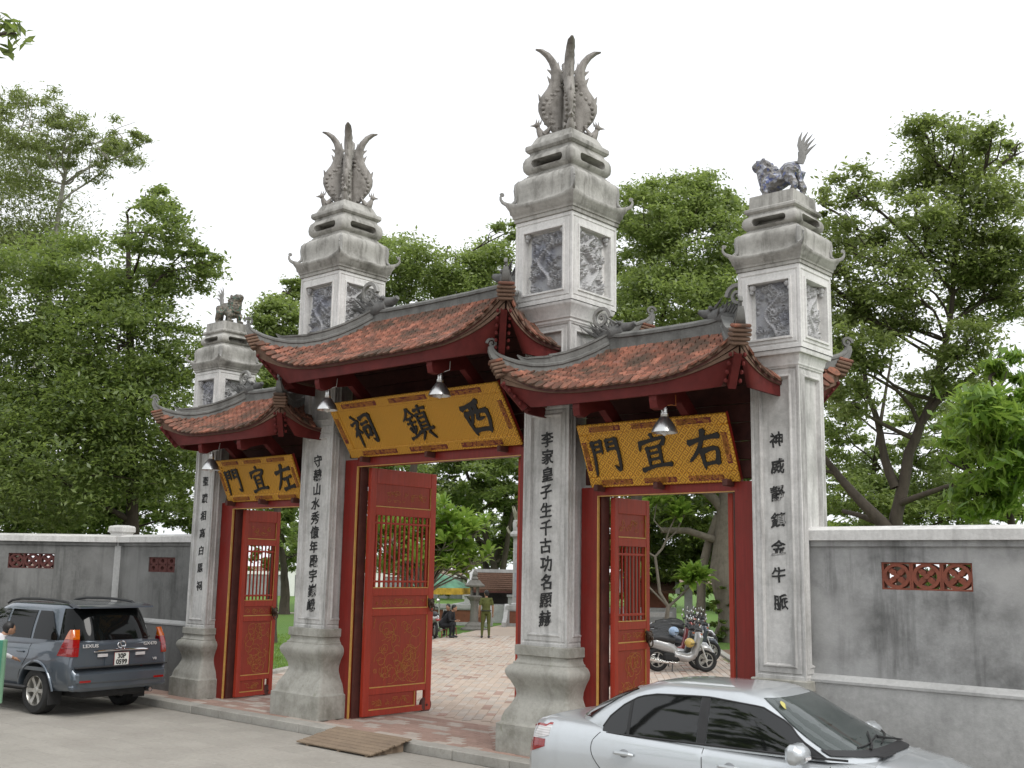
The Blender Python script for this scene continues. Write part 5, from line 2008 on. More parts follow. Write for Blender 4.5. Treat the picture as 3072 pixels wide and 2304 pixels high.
# overhanging branch of a street tree at the top left
tree('street_tree', 'street tree whose large leaves hang into the top left corner', (2.35, -10.6), [(3.66, -8.98, 7.08, .30, .20), (3.72, -8.90, 6.86, .17, .12), (3.62, -8.95, 6.72, .12, .12), (3.2, -9.4, 7.3, .6, .4), (2.4, -10.2, 8.0, 1.0, .8), (1.8, -11, 8.6, 1.2, .9), (3.0, -10.8, 8.7, 1.1, .8)], 5200, .13, MAT['leaf_dk'], MAT['bark'], .17, 31, clump=.28, aspect=.4)
for i, (x, y) in enumerate(((-17, -15), (-25, -10))):  # unseen trees added to darken the SUV glass reflections and the left side
    rg = random.Random(70+i)
    bl = [(x+rg.uniform(-3, 3), y+rg.uniform(-2, 2), rg.uniform(4, 12), rg.uniform(1.6, 2.6), rg.uniform(1.3, 2.0)) for _ in range(10)]
    tree('pavement_tree', ['leafy tree on the near pavement, out of frame to the left', 'leafy tree farther down the pavement, out of frame to the left'][i], (x, y), bl, 7000, .4, MAT['leaf_dk'], MAT['bark'], .25, 50+i, group='trees along the near pavement')
# trees on the far side of the street, behind the photographer (they show in the car windows)
for i, (x, y) in enumerate(((0, -26), (8, -29), (16, -28), (24, -24))):
    rg = random.Random(60+i)
    bl = [(x+rg.uniform(-3, 3), y+rg.uniform(-1.5, 1.5), rg.uniform(5, 15), rg.uniform(1.8, 2.8), rg.uniform(1.4, 2.0)) for _ in range(12)]
    tree('roadside_tree', ['leftmost', 'second', 'third', 'rightmost'][i]+' leafy tree across the street, behind the photographer', (x, y), bl, 9000, .45, MAT['leaf_md'], MAT['bark'], .25, 40+i, group='trees across the street')

# ------------------------------------------------------------------ frangipani
def rosette(mb, c, d, n, L, rg, w=.26):
    c, d = Vector(c), Vector(d).normalized()
    a = d.orthogonal().normalized()
    b = d.cross(a)
    for i in range(n):
        an = 2.399*i
        tilt = .35+1.15*(i/n)
        q_ = (a*math.cos(an)+b*math.sin(an))*math.sin(tilt)+d*math.cos(tilt)
        q_.normalize()
        sd = q_.cross(d).normalized()
        nn = sd.cross(q_)
        l = L*rg.uniform(.75, 1.15)
        p = [c, c+q_*l*.35+nn*.02, c+q_*l*.7+nn*.005, c+q_*l-Vector((0, 0, .16*l))]
        ww = [.012, w*l*.42, w*l*.5, .004]
        V = []
        for pp, wv in zip(p, ww):
            V += [pp-sd*wv+nn*wv*.25, pp, pp+sd*wv+nn*wv*.25]
        mb.add(V, [(3*k+j, 3*k+j+1, 3*k+j+4, 3*k+j+3) for k in range(3) for j in range(2)])

def frangipani(label, base, forks, tips, L, nl, seed, r0=.07, flowers=0):
    """forks: list of polylines (trunk and branches), tips: (point, direction)"""
    rg = random.Random(seed)
    t = thing('frangipani', label, 'tree', (base[0], base[1], .1), 0, 'frangipani trees in the courtyard')
    br = MB()
    for pl, ra, rb in forks:
        k = len(pl)
        br.tube(pl, [ra+(rb-ra)*i/(k-1) for i in range(k)], 7, caps=True)
    put('trunk', br, MAT['bark_pale'], t, smooth=80)
    lf = MB()
    fl = MB()
    for p, d in tips:
        rosette(lf, p, d, nl, L, rg)
        if flowers and rg.random() < .6:
            for q_ in range(flowers):
                fl.blob(Vector(p)+Vector(d)*.16+Vector((rg.uniform(-.12, .12), rg.uniform(-.12, .12), rg.uniform(0, .1))), .025, 5)
    put('crown', lf, MAT['leaf_br'], t, smooth=0)
    if fl.v:
        put('blossoms', fl, MAT['white'], t)
    return t

rg = random.Random(8)
bx, by = -10.1, 9.5
tips, forks = [], [([(0, 0, 0), (.05, 0, .9), (0, .05, 1.7)], .10, .08)]
for k in range(34):
    a = rg.uniform(0, 2*PI)
    r_ = rg.uniform(.3, 1.55)
    z = rg.uniform(2.15, 4.3-.4*r_)
    p = (math.cos(a)*r_, math.sin(a)*r_, z)
    m1 = (p[0]*.35, p[1]*.35, 1.7+(z-1.7)*.4)
    forks.append(([(0, .05, 1.7), m1, p], .035, .018))
    for q_ in range(5):
        e = Vector(p)+Vector((rg.uniform(-.4, .4), rg.uniform(-.4, .4), rg.uniform(-.12, .4)))
        forks.append(([p, tuple(Vector(p).lerp(e, .5)+Vector((0, 0, -.03))), tuple(e)], .022, .016))
        tips.append((tuple(e), (rg.uniform(-.5, .5), rg.uniform(-.5, .5), 1)))
frangipani('full leafy frangipani with white blossoms behind the main door', (bx, by), forks, tips, .50, 13, 3, flowers=2)

# slim frangipani beyond the right gateway: axes along the view there
cx_, cy_ = -9.73, 21.13
ux, uy = .747, .664
def L2(a, z, d=0.0):
    return (a*ux-d*uy, a*uy+d*ux, z)
fk = [([L2(0, 0), L2(.02, .6), L2(.10, 1.25)], .085, .075), ([L2(.10, 1.25), L2(-.2, 1.75), L2(-.28, 2.4), L2(-.36, 3.0)], .065, .05),
      ([L2(-.36, 3.0), L2(-.1, 3.3), L2(.02, 3.55)], .045, .04), ([L2(-.36, 3.0), L2(-.8, 3.25), L2(-1.1, 3.7)], .04, .03), ([L2(.02, 3.55), L2(.15, 3.95), L2(.4, 4.5)], .035, .025),
      ([L2(.02, 3.55), L2(.4, 3.9), L2(.7, 4.5)], .035, .025), ([L2(-.05, 3.9), L2(-.4, 4.3), L2(-.3, 4.9)], .03, .02), ([L2(.10, 1.25), L2(.5, 1.6), L2(.85, 1.95), L2(1.0, 2.25)], .055, .03),
      ([L2(.10, 1.25), L2(-.55, 1.9), L2(-.9, 2.3)], .04, .025)]
tp = [(L2(.4, 4.5), (0, 0, 1)), (L2(.7, 4.5), (.2, .1, 1)), (L2(.54, 4.65), (0, 0, 1)), (L2(.5, 4.4), (0, -.4, .8)), (L2(-.3, 4.9), (-.2, 0, 1)), (L2(-.5, 4.7), (-.3, -.2, 1)), (L2(-1.1, 3.7), (-.3, 0, 1)), (L2(1.0, 2.4), (.2, 0, 1)), (L2(.8, 2.25), (0, 0, 1)), (L2(.95, 2.15), (0, -.5, .7)), (L2(1.2, 2.3), (.5, -.2, .8)), (L2(1.15, 2.15), (.5, .3, .8)), (L2(.9, 2.05), (.1, -.4, .8)), (L2(-.9, 2.3), (-.3, 0, 1)), (L2(-.1, 4.85), (0, .2, 1))]
frangipani('slim frangipani with few leaf tufts among the motorbikes beyond the right gateway', (cx_, cy_), fk, tp, .72, 18, 5)

# ------------------------------------------------------------------ banyan
t = thing('banyan_tree', 'thick pale banyan trunk with hanging roots beyond the right gateway', 'tree', (-8.64, 23.86, .1))
tr = MB()
tr.tube([L2(.05, -.1), L2(.0, .5), L2(-.05, 1.1), L2(-.22, 1.9), L2(-.36, 2.6), L2(-.28, 3.4), L2(-.15, 4.6), L2(.05, 6.2), L2(.3, 8)], [.62, .50, .46, .47, .44, .38, .38, .33, .2], 16, caps=False)
for a, r_ in ((-.6, .13), (-.35, .2), (.35, .2), (.6, .12), (.1, .22)):
    tr.tube([L2(a*1.1, -.1, rg.uniform(-.3, .1)), L2(a*.8, .5, rg.uniform(-.2, 0)), L2(a*.5, 1.3), L2(a*.3-.15, 2.2)], [r_*1.2, r_, r_*.8, r_*.4], 8, caps=False)
tr.tube([L2(-.2, 3.6), L2(-.8, 3.75), L2(-1.6, 4.0), L2(-2.6, 4.0)], [.16, .13, .12, .1], 8, caps=False)
tr.tube([L2(-.15, 3.1), L2(.4, 3.0), L2(1.1, 2.9)], [.14, .12, .1], 8, caps=False)
tr.tube([L2(-.1, 4.6), L2(-.6, 5.2), L2(-1.5, 5.9)], [.22, .18, .1], 8, caps=False)
tr.tube([L2(-1.1, -.1, .5), L2(-1.05, 1.2, .5), L2(-1.0, 2.6, .5), L2(-.75, 3.6, .3), L2(-.4, 4.6)], [.24, .17, .16, .17, .2], 9, caps=False)
put('trunk', tr, MAT['bark_pale'], t, smooth=80)
rt = MB()
for k in range(14):
    a = rg.uniform(.1, .9)
    rt.tube([L2(a, 3.0+rg.uniform(0, .8), -.3), L2(a+rg.uniform(-.1, .1), 1.8, -.3), L2(a+rg.uniform(-.2, .1), rg.uniform(.2, 1.2), -.35)], .014, 5, caps=False)
put('aerial_roots', rt, MAT['bark'], t, smooth=80)
iv = leaf_mesh('climber', [(*L2(-.55, .8, -.5), .35, .7), (*L2(-.3, 1.7, -.45), .25, .5), (*L2(-.75, .35, -.5), .4, .3), (*L2(.2, 2.5, -.4), .2, .3)], 900, .16, 77, aspect=.7)
link('climber', iv, MAT['leaf_deep'], t)
cr = leaf_mesh('crown', [(*L2(-1, 7.5), 2.2, 1.2), (*L2(1, 8), 2.2, 1.3), (*L2(-2.4, 6), 1.4, .9), (*L2(2, 6.3), 1.6, 1)], 16000, .22, 78)
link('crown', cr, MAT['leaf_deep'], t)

# ------------------------------------------------------------------ shrine, low wall, lantern, far pillar
MAT['brick'] = stone('old_brick', (.23, .095, .06), (.11, .05, .035), .5, .2, scale=3)
MAT['grey_pale'] = stone('pale_carved_stone', (.46, .46, .455), (.24, .24, .235), .45, .4)
MAT['tile_old'] = plain('old_brown_tiles', (.10, .052, .032), .9, var=.35, vscale=14, bmp=.5)

dw = Vector((.82, .572, 0))
wang = math.atan2(dw.y, dw.x)
def low_wall(o, L, label):
    t = thing('low_wall', label, 'wall', (o[0], o[1], .1), wang)
    mb = MB()
    mb.bbox((0, -.13, 0), (L, .13, .14))
    put('plinth', mb, MAT['grey_pale'], t, smooth=0)
    mb = MB()
    mb.bbox((0, -.15, .72), (L, .15, .90))
    mb.bbox((0, -.12, .66), (L, .12, .72))
    put('coping', mb, MAT['grey_pale'], t, smooth=0)
    n = max(1, int(round(L/1.9)))
    w_ = L/n
    for i in range(n):
        mb = MB()
        mb.bbox((i*w_+.14, -.085, .14), ((i+1)*w_-.14, .085, .66))
        put('brick_panel', mb, MAT['brick'], t, smooth=0)
    for i in range(n+1):
        mb = MB()
        mb.bbox((max(0, i*w_-.14), -.14, .14), (min(L, i*w_+.14), .14, .66))
        put('pier', mb, MAT['grey_pale'], t, smooth=0)
    return t
c0 = Vector((-20.45, 23.85, 0))
low_wall(tuple(c0-dw*5.9), 5.7, 'low grey wall with brick panels behind the seated people')
low_wall(tuple(c0+dw*.55), 6.0, 'low grey wall with brick panels right of the standing officer')
for s_, lab in ((-1, 'left'), (1, 'right')):
    p = c0+dw*(.18+s_*.36) + Vector((.572, -.82, 0))*.0
    t = thing('stair_cheek', 'curved stone cheek on the %s of the courtyard steps' % lab, 'stair', (p.x, p.y, .1), wang)
    mb = MB()
    mb.prism([(-.95, 0), (.35, 0), (.35, .95), (.12, .95), (-.05, .85), (-.2, .62), (-.45, .38), (-.75, .24), (-.95, .2)], (-.09, 0, 0), (0, 1, 0), ZV, (1, 0, 0), .18)
    put('cheek', mb, MAT['grey_pale'], t, smooth=0)

sh = thing('shrine', 'small open shrine with brown tiled roof and pale stone edges', 'shrine', (-23.05, 26.65, .1), wang)
sh.scale = (.70, 1, 1)
mb = MB()
mb.bbox((-2.6, -.9, 0), (2.6, 2.6, .82))
put('terrace', mb, MAT['grey_pale'], sh, smooth=0)
for x in (-1.62, 1.3):
    mb = MB()
    mb.rings([(.17, .82), (.17, 1.17), (.24, 1.20), (.24, 1.29)], c=(x, -.75))
    put('pier', mb, MAT['grey_pale'], sh, smooth=0)
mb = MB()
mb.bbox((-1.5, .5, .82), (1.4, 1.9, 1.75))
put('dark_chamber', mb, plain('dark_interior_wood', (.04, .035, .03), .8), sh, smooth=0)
mb = MB()
mb.prism([(-.85, 1.50), (.7, 2.34), (.7, 2.26), (-.85, 1.40)], (-1.55, 0, 0), (0, 1, 0), ZV, (1, 0, 0), 3.05)
mb.prism([(.7, 2.34), (2.2, 1.50), (2.2, 1.40), (.7, 2.26)], (-1.55, 0, 0), (0, 1, 0), ZV, (1, 0, 0), 3.05)
put('roof', mb, MAT['tile_old'], sh, smooth=0)
mb = MB()
for k in range(9):
    y = -.83+k*.17
    z = 1.50+(y+.85)*.84/1.55
    mb.bbox((-1.5, y-.012, z+.004), (1.45, y+.05, z+.03))
put('tile_course', mb, MAT['tile_old'], sh, smooth=0)
for x in (-1.62, 1.57):
    mb = MB()
    mb.prism([(-.95, 1.42), (-.95, 1.60), (-.78, 1.70), (.55, 2.40), (.7, 2.46), (.7, 2.30), (-.8, 1.46)], (x-.11, 0, 0), (0, 1, 0), ZV, (1, 0, 0), .22)
    put('verge', mb, MAT['grey_pale'], sh, smooth=0)
mb = MB()
mb.bbox((-1.75, .58, 2.28), (1.7, .82, 2.44))
put('ridge', mb, MAT['grey_pale'], sh, smooth=0)
mb = MB()
mb.bbox((-1.55, -.86, 1.36), (1.5, -.78, 1.45))
put('eave_beam', mb, MAT['red_dk'], sh, smooth=0)

fp = thing('carved_pillar', 'tall pale carved pillar with mossy top beside the shrine', 'pillar', (-21.0, 26.0, .1), wang)
mb = MB()
mb.rings([(.26, 0), (.26, .9), (.2, .95), (.2, 3.85), (.24, 3.9), (.32, 3.95), (.34, 4.05), (.30, 4.12), (.22, 4.2), (.24, 4.5), (.2, 4.7)])
put('shaft', mb, MAT['grey_pale'], fp, smooth=20)
mb = MB()
mb.blob((0, 0, 4.5), (.28, .28, .3), 8)
for k in range(8):
    a = k*PI/4
    mb.cone((.1*math.cos(a), .1*math.sin(a), 4.7), (.32*math.cos(a), .32*math.sin(a), 5.35), .09, 6)
mb.tube([(-.3, 0, 4.05), (-.45, 0, 4.15), (-.52, 0, 4.32), (-.46, 0, 4.42)], [.07, .06, .05, .02], 6)
mb.tube([(.3, 0, 4.05), (.45, 0, 4.15), (.52, 0, 4.32), (.46, 0, 4.42)], [.07, .06, .05, .02], 6)
put('lotus_top', mb, stone('mossy_stone', (.32, .31, .25), (.14, .15, .06), .6, .3, moss=(.12, .14, .03)), fp)
mb = MB()
mb.bbox((-.12, -.215, 1.2), (.12, -.19, 3.6))
put('carved_strip', mb, MAT['relief'], fp, smooth=0)

ln = thing('stone_lantern', 'weathered stone lantern standing beside the officer', 'lantern', (-18.9, 20.94, .1), wang)
ln.scale = (.9, .9, 1)
LST = stone('lantern_stone', (.22, .21, .19), (.09, .085, .075), .5, .4)
mb = MB()
mb.lathe([(.62, 0), (.62, .06), (.5, .10), (.42, .12), (.40, .20), (.30, .26), (.26, .32)], 8)
put('foot', mb, LST, ln)
mb = MB()
mb.lathe([(.20, .30), (.19, .6), (.17, 1.0), (.21, 1.1), (.21, 1.16)], 8)
put('shaft', mb, LST, ln)
mb = MB()
mb.lathe([(.22, 1.16), (.34, 1.26), (.36, 1.34), (.24, 1.38)], 8)
put('bowl', mb, LST, ln)
for k in range(4):
    mb = MB()
    a = PI/4+k*PI/2
    mb.box((.19*math.cos(a), .19*math.sin(a), 1.54), (.09, .09, .34))
    put('light_post', mb, LST, ln)
mb = MB()
mb.lathe([(.30, 1.70), (.46, 1.74), (.47, 1.79), (.34, 1.87), (.24, 1.98), (.22, 2.0)], 6)
put('roof', mb, LST, ln)
mb = MB()
mb.lathe([(.14, 2.0), (.16, 2.06), (.09, 2.14), (.13, 2.22), (.10, 2.32), (.02, 2.4)], 8)
put('finial', mb, LST, ln)

# advertising parasol
pr = thing('parasol', 'green and yellow parasol behind the frangipani, near the shrine', 'parasol', (-20.6, 20.6, .1))
mb = MB()
mb.tube([(0, 0, 0), (0, 0, 2.2)], .025, 8)
put('pole', mb, MAT['white'], pr)
mb = MB()
mb.lathe([(.03, 2.22), (.5, 2.08), (1.0, 1.86), (1.32, 1.66)], 12, cap=False)
put('canopy', mb, plain('parasol_green', (.10, .24, .15), .8, var=.5, vscale=2), pr, smooth=0)
mb = MB()
mb.lathe([(1.32, 1.66), (1.33, 1.40)], 12, cap=False)
put('valance', mb, plain('parasol_yellow', (.52, .34, .04), .8, var=.3, vscale=5), pr, smooth=0)

# far boundary wall beyond the lawn
fo = Vector((-59.5, 42.6, 0))
fd_ = Vector((.70, .714, 0))
t = thing('far_wall', 'distant grey wall with white coping and round topped posts beyond the lawn', 'wall', (fo.x, fo.y, .1), math.atan2(fd_.y, fd_.x))
mb = MB()
mb.bbox((-24, -.15, 0), (24, .15, 1.65))
put('wall_face', mb, stone('far_wall_plaster', (.30, .31, .31), (.12, .12, .12), .6, .6, scale=.5), t, smooth=0)
mb = MB()
mb.bbox((-24, -.22, 1.65), (24, .22, 1.9))
put('coping', mb, MAT['white'], t, smooth=0)
for k in range(-3, 4):
    mb = MB()
    mb.rings([(.32, 0), (.32, 2.0), (.42, 2.05), (.42, 2.14)], c=(k*7.0, 0))
    mb.blob((k*7.0, 0, 2.22), (.36, .36, .2), 10)
    put('post', mb, MAT['white'], t, smooth=30)
    mb = MB()
    mb.bbox((k*7+2.0, -.17, 1.05), (k*7+2.9, -.155, 1.4))
    put('vent', mb, MAT['terra_dk'], t, smooth=0)

# stone bench or table by the bikes
bt = thing('stone_table', 'low pale stone altar table beyond the motorbikes', 'table', (-12.4, 24.0, .1), wang)
mb = MB()
mb.bbox((-.9, -.4, .75), (.9, .4, .92))
put('top', mb, MAT['grey_pale'], bt, smooth=0)
for x in (-.7, .7):
    mb = MB()
    mb.bbox((x-.12, -.34, 0), (x+.12, .34, .75))
    put('leg', mb, MAT['grey_pale'], bt, smooth=0)
s2 = thing('stele_house', 'little pale roofed stele house beyond the motorbikes', 'shrine', (-13.9, 26.2, .1), wang)
mb = MB()
mb.bbox((-1.1, -.6, 0), (1.1, .8, 1.0))
put('plinth', mb, MAT['grey_pale'], s2, smooth=0)
mb = MB()
mb.bbox((-.8, 0, 1.0), (.8, .7, 1.75))
put('chamber', mb, MAT['brick'], s2, smooth=0)
mb = MB()
mb.prism([(-.75, 1.7), (.35, 2.35), (1.45, 1.7), (1.45, 1.6), (.35, 2.2), (-.75, 1.6)], (-1.1, 0, 0), (0, 1, 0), ZV, (1, 0, 0), 2.2)
put('roof', mb, MAT['tile_old'], s2, smooth=0)
for x in (-1.15, 1.15):
    mb = MB()
    mb.prism([(-.85, 1.6), (-.85, 1.78), (.35, 2.48), (.35, 2.3)], (x-.09, 0, 0), (0, 1, 0), ZV, (1, 0, 0), .18)
    put('verge', mb, MAT['grey_pale'], s2, smooth=0)
mb = MB()
mb.rings([(.16, 0), (.16, 2.3), (.24, 2.36), (.24, 2.46), (.14, 2.6)], c=(1.6, -.3))
put('corner_pillar', mb, MAT['grey_pale'], s2, smooth=0)

# ------------------------------------------------------------------ wooden ramp at the kerb
rp = thing('wooden_ramp', 'low plank ramp of weathered boards leaning on the kerb', 'ramp', (-.12, -1.42, 0))
MAT['plank'] = ground_mat('weathered_plank', (.27, .205, .145), (.16, .12, .09), 2.5)
y0, y1, z0, z1 = -.41, .40, .035, .165
sl = math.atan2(z1-z0, y1-y0)
n = 7
for i in range(n):
    f = (i+.5)/n
    mb = MB()
    w_ = (y1-y0)/n/math.cos(sl)-.012
    mb.cbox((rg.uniform(-.02, .02)-.05*f, y0+(y1-y0)*f, z0+(z1-z0)*f), (1.66+rg.uniform(-.03, .03), w_, .024), .004, Matrix.Rotation(sl, 3, 'X'))
    put('plank', mb, MAT['plank'], rp, smooth=0)
for x in (-.6, .1, .7):
    mb = MB()
    mb.prism([(y0+.02, 0.001), (y1-.12, .001), (y1-.12, z0+(z1-z0)*.85-.016), (y0+.02, z0-.012)], (x-.03, 0, 0), (0, 1, 0), ZV, (1, 0, 0), .06)
    put('bearer', mb, MAT['plank'], rp, smooth=0)

# ------------------------------------------------------------------ vehicles
def car_paint(name, c, metal=.7, rough=.32):
    m_, nt, b = new_mat(name)
    v = coords(nt, obj=True)
    f = noise_tex(nt, v, 900, 2)
    col = ramp(nt, f, [(.35, tuple(x*.93 for x in c)), (.65, tuple(min(1, x*1.05) for x in c))])
    d = ramp(nt, noise_tex(nt, v, 3, 5, .7), [(.5, 0), (.8, .12)])
    nt.links.new(mixc(nt, d, col, (.25, .23, .2)), b.inputs['Base Color'])
    b.inputs['Metallic'].default_value = metal
    b.inputs['Roughness'].default_value = rough
    b.inputs['Coat Weight'].default_value = 1.0
    b.inputs['Coat Roughness'].default_value = .06
    return m_
def glass_mat(name, c, rough=.04, alpha=1.0):
    m_, nt, b = new_mat(name)
    b.inputs['Base Color'].default_value = (*c, 1)
    b.inputs['Roughness'].default_value = rough
    b.inputs['IOR'].default_value = 1.52
    b.inputs['Specular IOR Level'].default_value = .6
    b.inputs['Alpha'].default_value = alpha
    b.inputs['Coat Weight'].default_value = .5
    b.inputs['Coat Roughness'].default_value = .02
    return m_
def lens_mat(name, c, rough=.15):
    m_, nt, b = new_mat(name)
    v = coords(nt, obj=True)
    w = N(nt, 'ShaderNodeTexWave', bands_direction='Z')
    w.inputs['Scale'].default_value = 14
    nt.links.new(v, w.inputs['Vector'])
    nt.links.new(ramp(nt, w.outputs['Fac'], [(0, tuple(x*.7 for x in c)), (1, c)]), b.inputs['Base Color'])
    b.inputs['Roughness'].default_value = rough
    b.inputs['Coat Weight'].default_value = 1
    return m_
MAT['silver'] = car_paint('silver_car_paint', (.53, .56, .58), .5, .32)
MAT['slate'] = car_paint('slate_blue_car_paint', (.105, .128, .155), .6, .36)
MAT['glass'] = glass_mat('tinted_window', (.006, .007, .007))
MAT['glass'].node_tree.nodes['Principled BSDF'].inputs['Coat Weight'].default_value = .15
MAT['glass_blk'] = glass_mat('privacy_glass', (.004, .005, .005), .05)
MAT['glass_blk'].node_tree.nodes['Principled BSDF'].inputs['Specular IOR Level'].default_value = .22
MAT['glass_blk'].node_tree.nodes['Principled BSDF'].inputs['Coat Weight'].default_value = 0
MAT['badge'] = plain('badge_silver', (.72, .72, .72), .35, .5, var=.03, bmp=0)
MAT['glass_fr'] = glass_mat('windscreen', (.05, .065, .06), .05, .72)
MAT['glass_side'] = glass_mat('side_glass', (.01, .012, .012), .04, .55)
MAT['red_lens'] = lens_mat('red_lens', (.30, .004, .004))
MAT['amber'] = lens_mat('amber_lens', (.55, .11, .004))
MAT['clear_lens'] = lens_mat('clear_lens', (.62, .60, .60))
MAT['rim'] = plain('alloy_rim', (.5, .49, .46), .35, .8, var=.1)

class Car:
    """hull from cross sections along x (rear bumper = 0, forward +x), greenhouse from plan rings"""
    def __init__(s, st, gh):
        st = np.array(st, float)
        xs = st[:, 0]
        xi = np.unique(np.concatenate([xs, np.linspace(xs[0], xs[-1], 70)]))
        S = np.stack([np.interp(xi, xs, st[:, k]) for k in range(st.shape[1])], 1)
        for _ in range(2):
            T_ = S.copy()
            T_[1:-1, 1:] = .25*S[:-2, 1:]+.5*S[1:-1, 1:]+.25*S[2:, 1:]
            keep = (xi < xs[0]+.1) | (xi > xs[-1]-.1)
            S = np.where(keep[:, None], S, T_)
        s.S, s.gh = S, gh
    def half(s, row):
        x, zb, w, zm, zs, wt, zt, zc = row
        return [(0, zb), (.72*w, zb), (.92*w, zb+.03), (.975*w, zb+.10), (.99*w, zb+.2), (w, zm), (.998*w, zm+.4*(zs-zm)), (.985*w, zm+.75*(zs-zm)), (.968*w, zs), (.93*w+.0*wt, zs+.45*(zt-zs)), (wt, zt), (.86*wt, zt+.55*(zc-zt)), (.6*wt, zt+.85*(zc-zt)), (.3*wt, zc-.03*(zc-zt)), (0, zc)]
    def hull(s):
        mb = MB()
        rows = []
        for r_ in s.S:
            h = s.half(r_)
            rows.append([(r_[0], y, z) for y, z in h]+[(r_[0], -y, z) for y, z in h[-2:0:-1]])
        mb.grid(rows, wrap=True)
        n = len(rows[0])
        o = len(mb.v)-len(rows)*n
        mb.f += [tuple(range(o, o+n)), tuple(range(o+(len(rows)-1)*n, o+len(rows)*n))[::-1]]
        mb.m += [0, 0]
        return mb
    def side(s, x, z):
        row = np.array([np.interp(x, s.S[:, 0], s.S[:, k]) for k in range(s.S.shape[1])])
        h = s.half(row)[1:11]
        zz = [q_[1] for q_ in h]
        yy = [q_[0] for q_ in h]
        return float(np.interp(z, zz, yy))
    # greenhouse surface: u in 0..1
    def g(s, u):
        G = s.gh
        return [float(np.interp(u, G[:, 0], G[:, k])) for k in range(1, 5)]   # z, x rear, x front, half width
    def gside(s, x, u, sg=-1, off=0.0):
        z, xr, xf, b = s.g(u)
        xm, a = (xr+xf)/2, (xf-xr)/2
        e = 7.0
        f = max(0, 1-min(1, abs((x-xm)/a))**e)**(1/e)
        return Vector((x, sg*(b*f+off), z+off*.3))
    def gfront(s, yf, u, off=0.0, rear=False):
        z, xr, xf, b = s.g(u)
        xm, a = (xr+xf)/2, (xf-xr)/2
        e = 4.0 if not rear else 5.0
        f = max(0, 1-abs(yf)**e*.55)**(1/2.2)
        xx = xm+(a*f+off)*(1 if not rear else -1)
        return Vector((xx, yf*b*.97, z+off*.5))
    def house(s, nu=10, top=None):
        mb = MB()
        rows = []
        for i in range(nu+1):
            u = i/nu
            z, xr, xf, b = s.g(u)
            ring = []
            for k in range(13):
                ring.append(s.gfront(-1+k/6, u))
            for k in range(1, 12):
                x_ = ring[12].x+(s.gfront(1, u, rear=True).x-ring[12].x)*k/12
                q_ = s.gside(x_, u, 1)
                bl = math.sin(PI*k/12)**.35
                ring.append(Vector((x_, b*.97+(q_.y-b*.97)*bl, z)))
            for k in range(13):
                ring.append(s.gfront(1-k/6, u, rear=True))
            for k in range(1, 12):
                x_ = s.gfront(-1, u, rear=True).x+(s.gfront(-1, u).x-s.gfront(-1, u, rear=True).x)*k/12
                q_ = s.gside(x_, u, -1)
                bl = math.sin(PI*k/12)**.35
                ring.append(Vector((x_, -b*.97+(q_.y+b*.97)*bl, z)))
            rows.append(ring)
        # crowned roof
        last = rows[-1]
        c = sum(last, Vector())/len(last)
        for f, dz in ((.93, .028), (.8, .048), (.55, .066), (.25, .075), (.02, .077)):
            rows.append([c+(p-c)*f+Vector((0, 0, (dz if top is None else dz*top))) for p in last])
        mb.grid(rows, wrap=True)
        n = len(last)
        mb.f.append(tuple(range(len(mb.v)-n, len(mb.v))))
        mb.m.append(0)
        return mb
    def side_window(s, x0, x1, lo, hi, sg, off=.006, nx=14, nu=6, th=.008):
        P, Nn = [], []
        for i in range(nx+1):
            x = x0+(x1-x0)*i/nx
            ul, uh = lo(x), max(lo(x)+.004, hi(x))
            P.append([s.gside(x, ul+(uh-ul)*j/nu, sg, off) for j in range(nu+1)])
            Nn.append([(0, sg, .2)]*(nu+1))
        mb = MB()
        mb.shell(P, Nn, th)
        return mb
    def screen(s, y0, y1, u0, u1, rear=False, off=.006, n=16, nu=8, th=.008, inset=None):
        P, Nn = [], []
        for i in range(n+1):
            f = i/n
            row = []
            for j in range(nu+1):
                u = u0+(u1-u0)*j/nu
                yy = (y0+(y1-y0)*f)*(1-(inset*(j/nu) if inset else 0))
                row.append(s.gfront(yy, u, off, rear))
            P.append(row)
            Nn.append([(-1 if rear else 1, 0, .5)]*(nu+1))
        mb = MB()
        mb.shell(P, Nn, th)
        return mb
    def side_patch(s, x0, x1, zlo, zhi, sg, off=.005, nx=8, nz=6, th=.02):
        P, Nn = [], []
        for i in range(nx+1):
            x = x0+(x1-x0)*i/nx
            a, b = zlo(x), zhi(x)
            P.append([(x, sg*(s.side(x, a+(b-a)*j/nz)+off), a+(b-a)*j/nz) for j in range(nz+1)])
            Nn.append([(0, sg, 0)]*(nz+1))
        mb = MB()
        mb.shell(P, Nn, th)
        return mb
    def seam(s, pts, sg, r=.004):
        mb = MB()
        xz = []
        for i in range(len(pts)-1):
            p0, p1, p2, p3 = [np.array(pts[min(max(k, 0), len(pts)-1)], float) for k in (i-1, i, i+1, i+2)]
            for j in range(5):
                f = j/5
                xz.append(.5*((2*p1)+(p2-p0)*f+(2*p0-5*p1+4*p2-p3)*f*f+(3*p1-p0-3*p2+p3)*f**3))
        xz.append(np.array(pts[-1], float))
        mb.tube([(x, sg*(s.side(x, z)+.0005), z) for x, z in xz], r, 5)
        return mb

